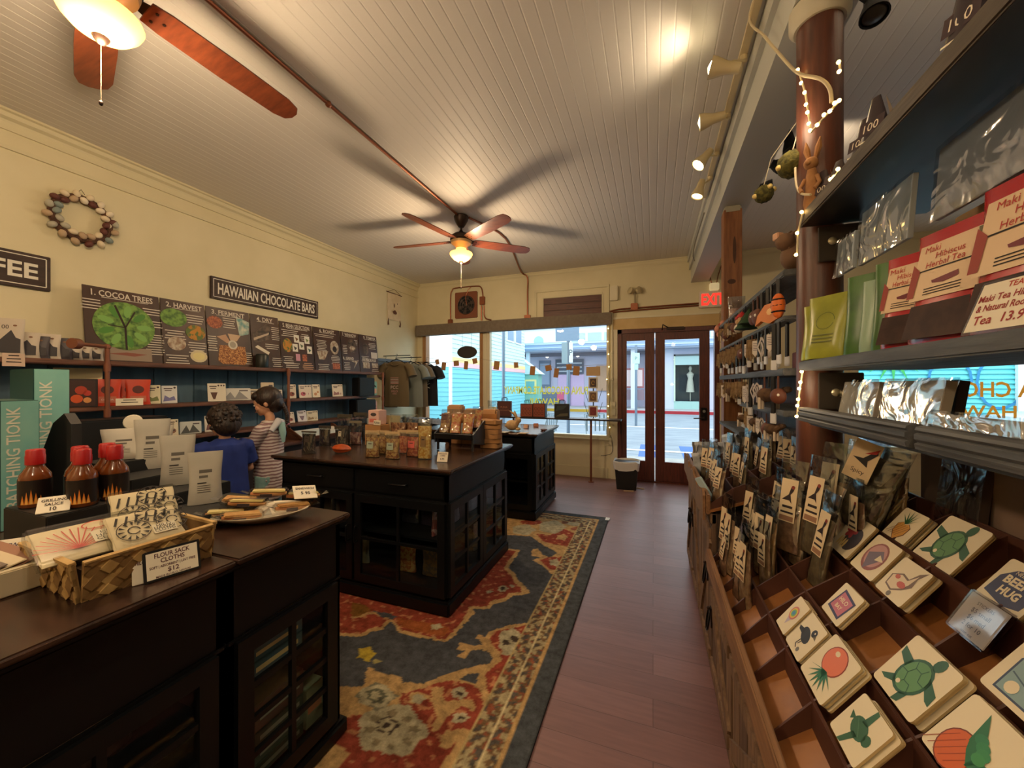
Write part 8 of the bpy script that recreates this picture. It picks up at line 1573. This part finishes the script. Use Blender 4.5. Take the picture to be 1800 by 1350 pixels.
# ---- taller child in profile
h2 = 1.385
arms = {1: ((.15, -.05, .96), (.17, -.13, .84), (.08, -.23, .93), (-.5, -.7, .4), (-.3, 0, 1)), -1: ((-.15, -.02, .98), (-.19, -.10, .82), (-.09, -.25, .88), (.4, -.9, .15), (.3, 0, 1))}
p2 = Vector((-3.06, 2.36, 0)); F2 = R(-64)
t, M0, hip, sh, nk, sw, hr = child('taller child in profile with a dark braid and striped pastel top, beside the shelves', p2, F2, h2, {'head': (.0, -.03, 1.275), 'yaw': R(16), 'nod': R(14), 'arms': arms}, True)
def STRIPE():
    m_, t_, b_ = _new('striped_knit'); n = t_.nodes; L_ = t_.links; tc = n.new('ShaderNodeTexCoord'); w_ = n.new('ShaderNodeTexWave'); w_.bands_direction = 'Z'; w_.inputs['Scale'].default_value = 12; w_.inputs['Distortion'].default_value = 3.5; w_.inputs['Detail'].default_value = 2
    r = n.new('ShaderNodeValToRGB'); e = r.color_ramp; e.elements[0].color = lin((138, 104, 110)); e.elements[1].color = lin((206, 192, 190)); e.elements[0].position = .25; e.elements[1].position = .6; q = e.elements.new(.45); q.color = lin((150, 150, 132))
    L_.new(tc.outputs['Object'], w_.inputs['Vector']); L_.new(w_.outputs['Fac'], r.inputs['Fac']); L_.new(r.outputs['Color'], b_.inputs['Base Color']); b_.inputs['Roughness'].default_value = .9; return m_
STR = STRIPE()
m = MB(); torso_cloth(m, STR, hip-.07, sh+.05, [(0, .132, .112, .005), (.1, .136, .115, .005), (.35, .126, .10, 0), (.6, .128, .098, 0), (.8, .135, .09, 0), (.92, .11, .08, 0), (1, .055, .052, 0)])
for s in (-1, 1):
    S_, E_, W_ = [Vector(q) for q in arms[s][:3]]; m.tube([Vector((s*sw*.7, 0, sh-.01)), Vector((s*sw, 0, sh-.02)), S_, E_, E_.lerp(W_, .8)], [.05, .052, .048, .042, .032], STR, 14)
o = m.build('striped_top', t); remesh(o, .008, 4)
m = MB(); torso_cloth(m, STR, hip-.22, hip+.03, [(0, .118, .10, .01), (.3, .13, .115, .01), (.7, .13, .112, .005), (1, .118, .098, 0)], wr=.008); m.build('tied_jumper', t)
TQ = N((110, 150, 150), (150, 186, 180), 10, .85)
m = MB()
for s in (-1, 1): m.tube([(s*.058, .0, hip-.02), (s*.062, -.005, hip-.2), (s*.062, .0, h2*.25), (s*.06, .01, .10)], [.085, .07, .058, .045], TQ, 14)
o = m.build('leggings', t); remesh(o, .009, 3)
for s in (-1, 1): m = MB(); m.bbox(s*.062-.036, s*.062+.036, -.13, .055, .0, .06, P((206, 200, 196), .6), .02, 3); m.build('shoe', t)
m = MB(); m.tube([(-.10, .05, 1.02), (-.03, .085, 1.10), (.04, .09, 1.12), (.10, .06, 1.04)], [.02, .03, .03, .02], P((206, 206, 214), .9), 10); m.tube([(.02, .10, 1.10), (.03, .12, 1.02), (.02, .12, .94)], [.03, .026, .012], P((150, 190, 190), .9), 10); m.build('hood', t)
m = MB(); m.M = M0; m.ball((0, .024, .026), (hr*.98, hr*1.08, hr*1.10), HAIRG, 24, 18); m.ball((0, .058, -.02), (hr*.84, hr*.74, hr*.86), HAIRG, 20, 14); m.ball((0, -.045, .062), (hr*.72, hr*.5, hr*.45), HAIRG, 18, 12); m.build('hair', t)
m = MB(); m.M = M0
for k in range(12):
    f = k/11; z = -.03-.19*f; y = .105+.02*math.sin(f*3)-.0*f; s = .026*(1-.45*f)
    for d in (-1, 1): m.ball((d*s*.55, y, z+(.009 if d > 0 else 0)), (s*.75, s*.8, s*.85), HAIRG, 10, 8)
m.ball((0, .115, -.245), (.012, .012, .02), HAIRG, 8, 6); m.build('braid', t); m = MB(); m.M = M0; m.ball((0, .115, -.228), (.014, .014, .007), P((190, 120, 150), .7), 10, 6); m.build('hair_tie', t)
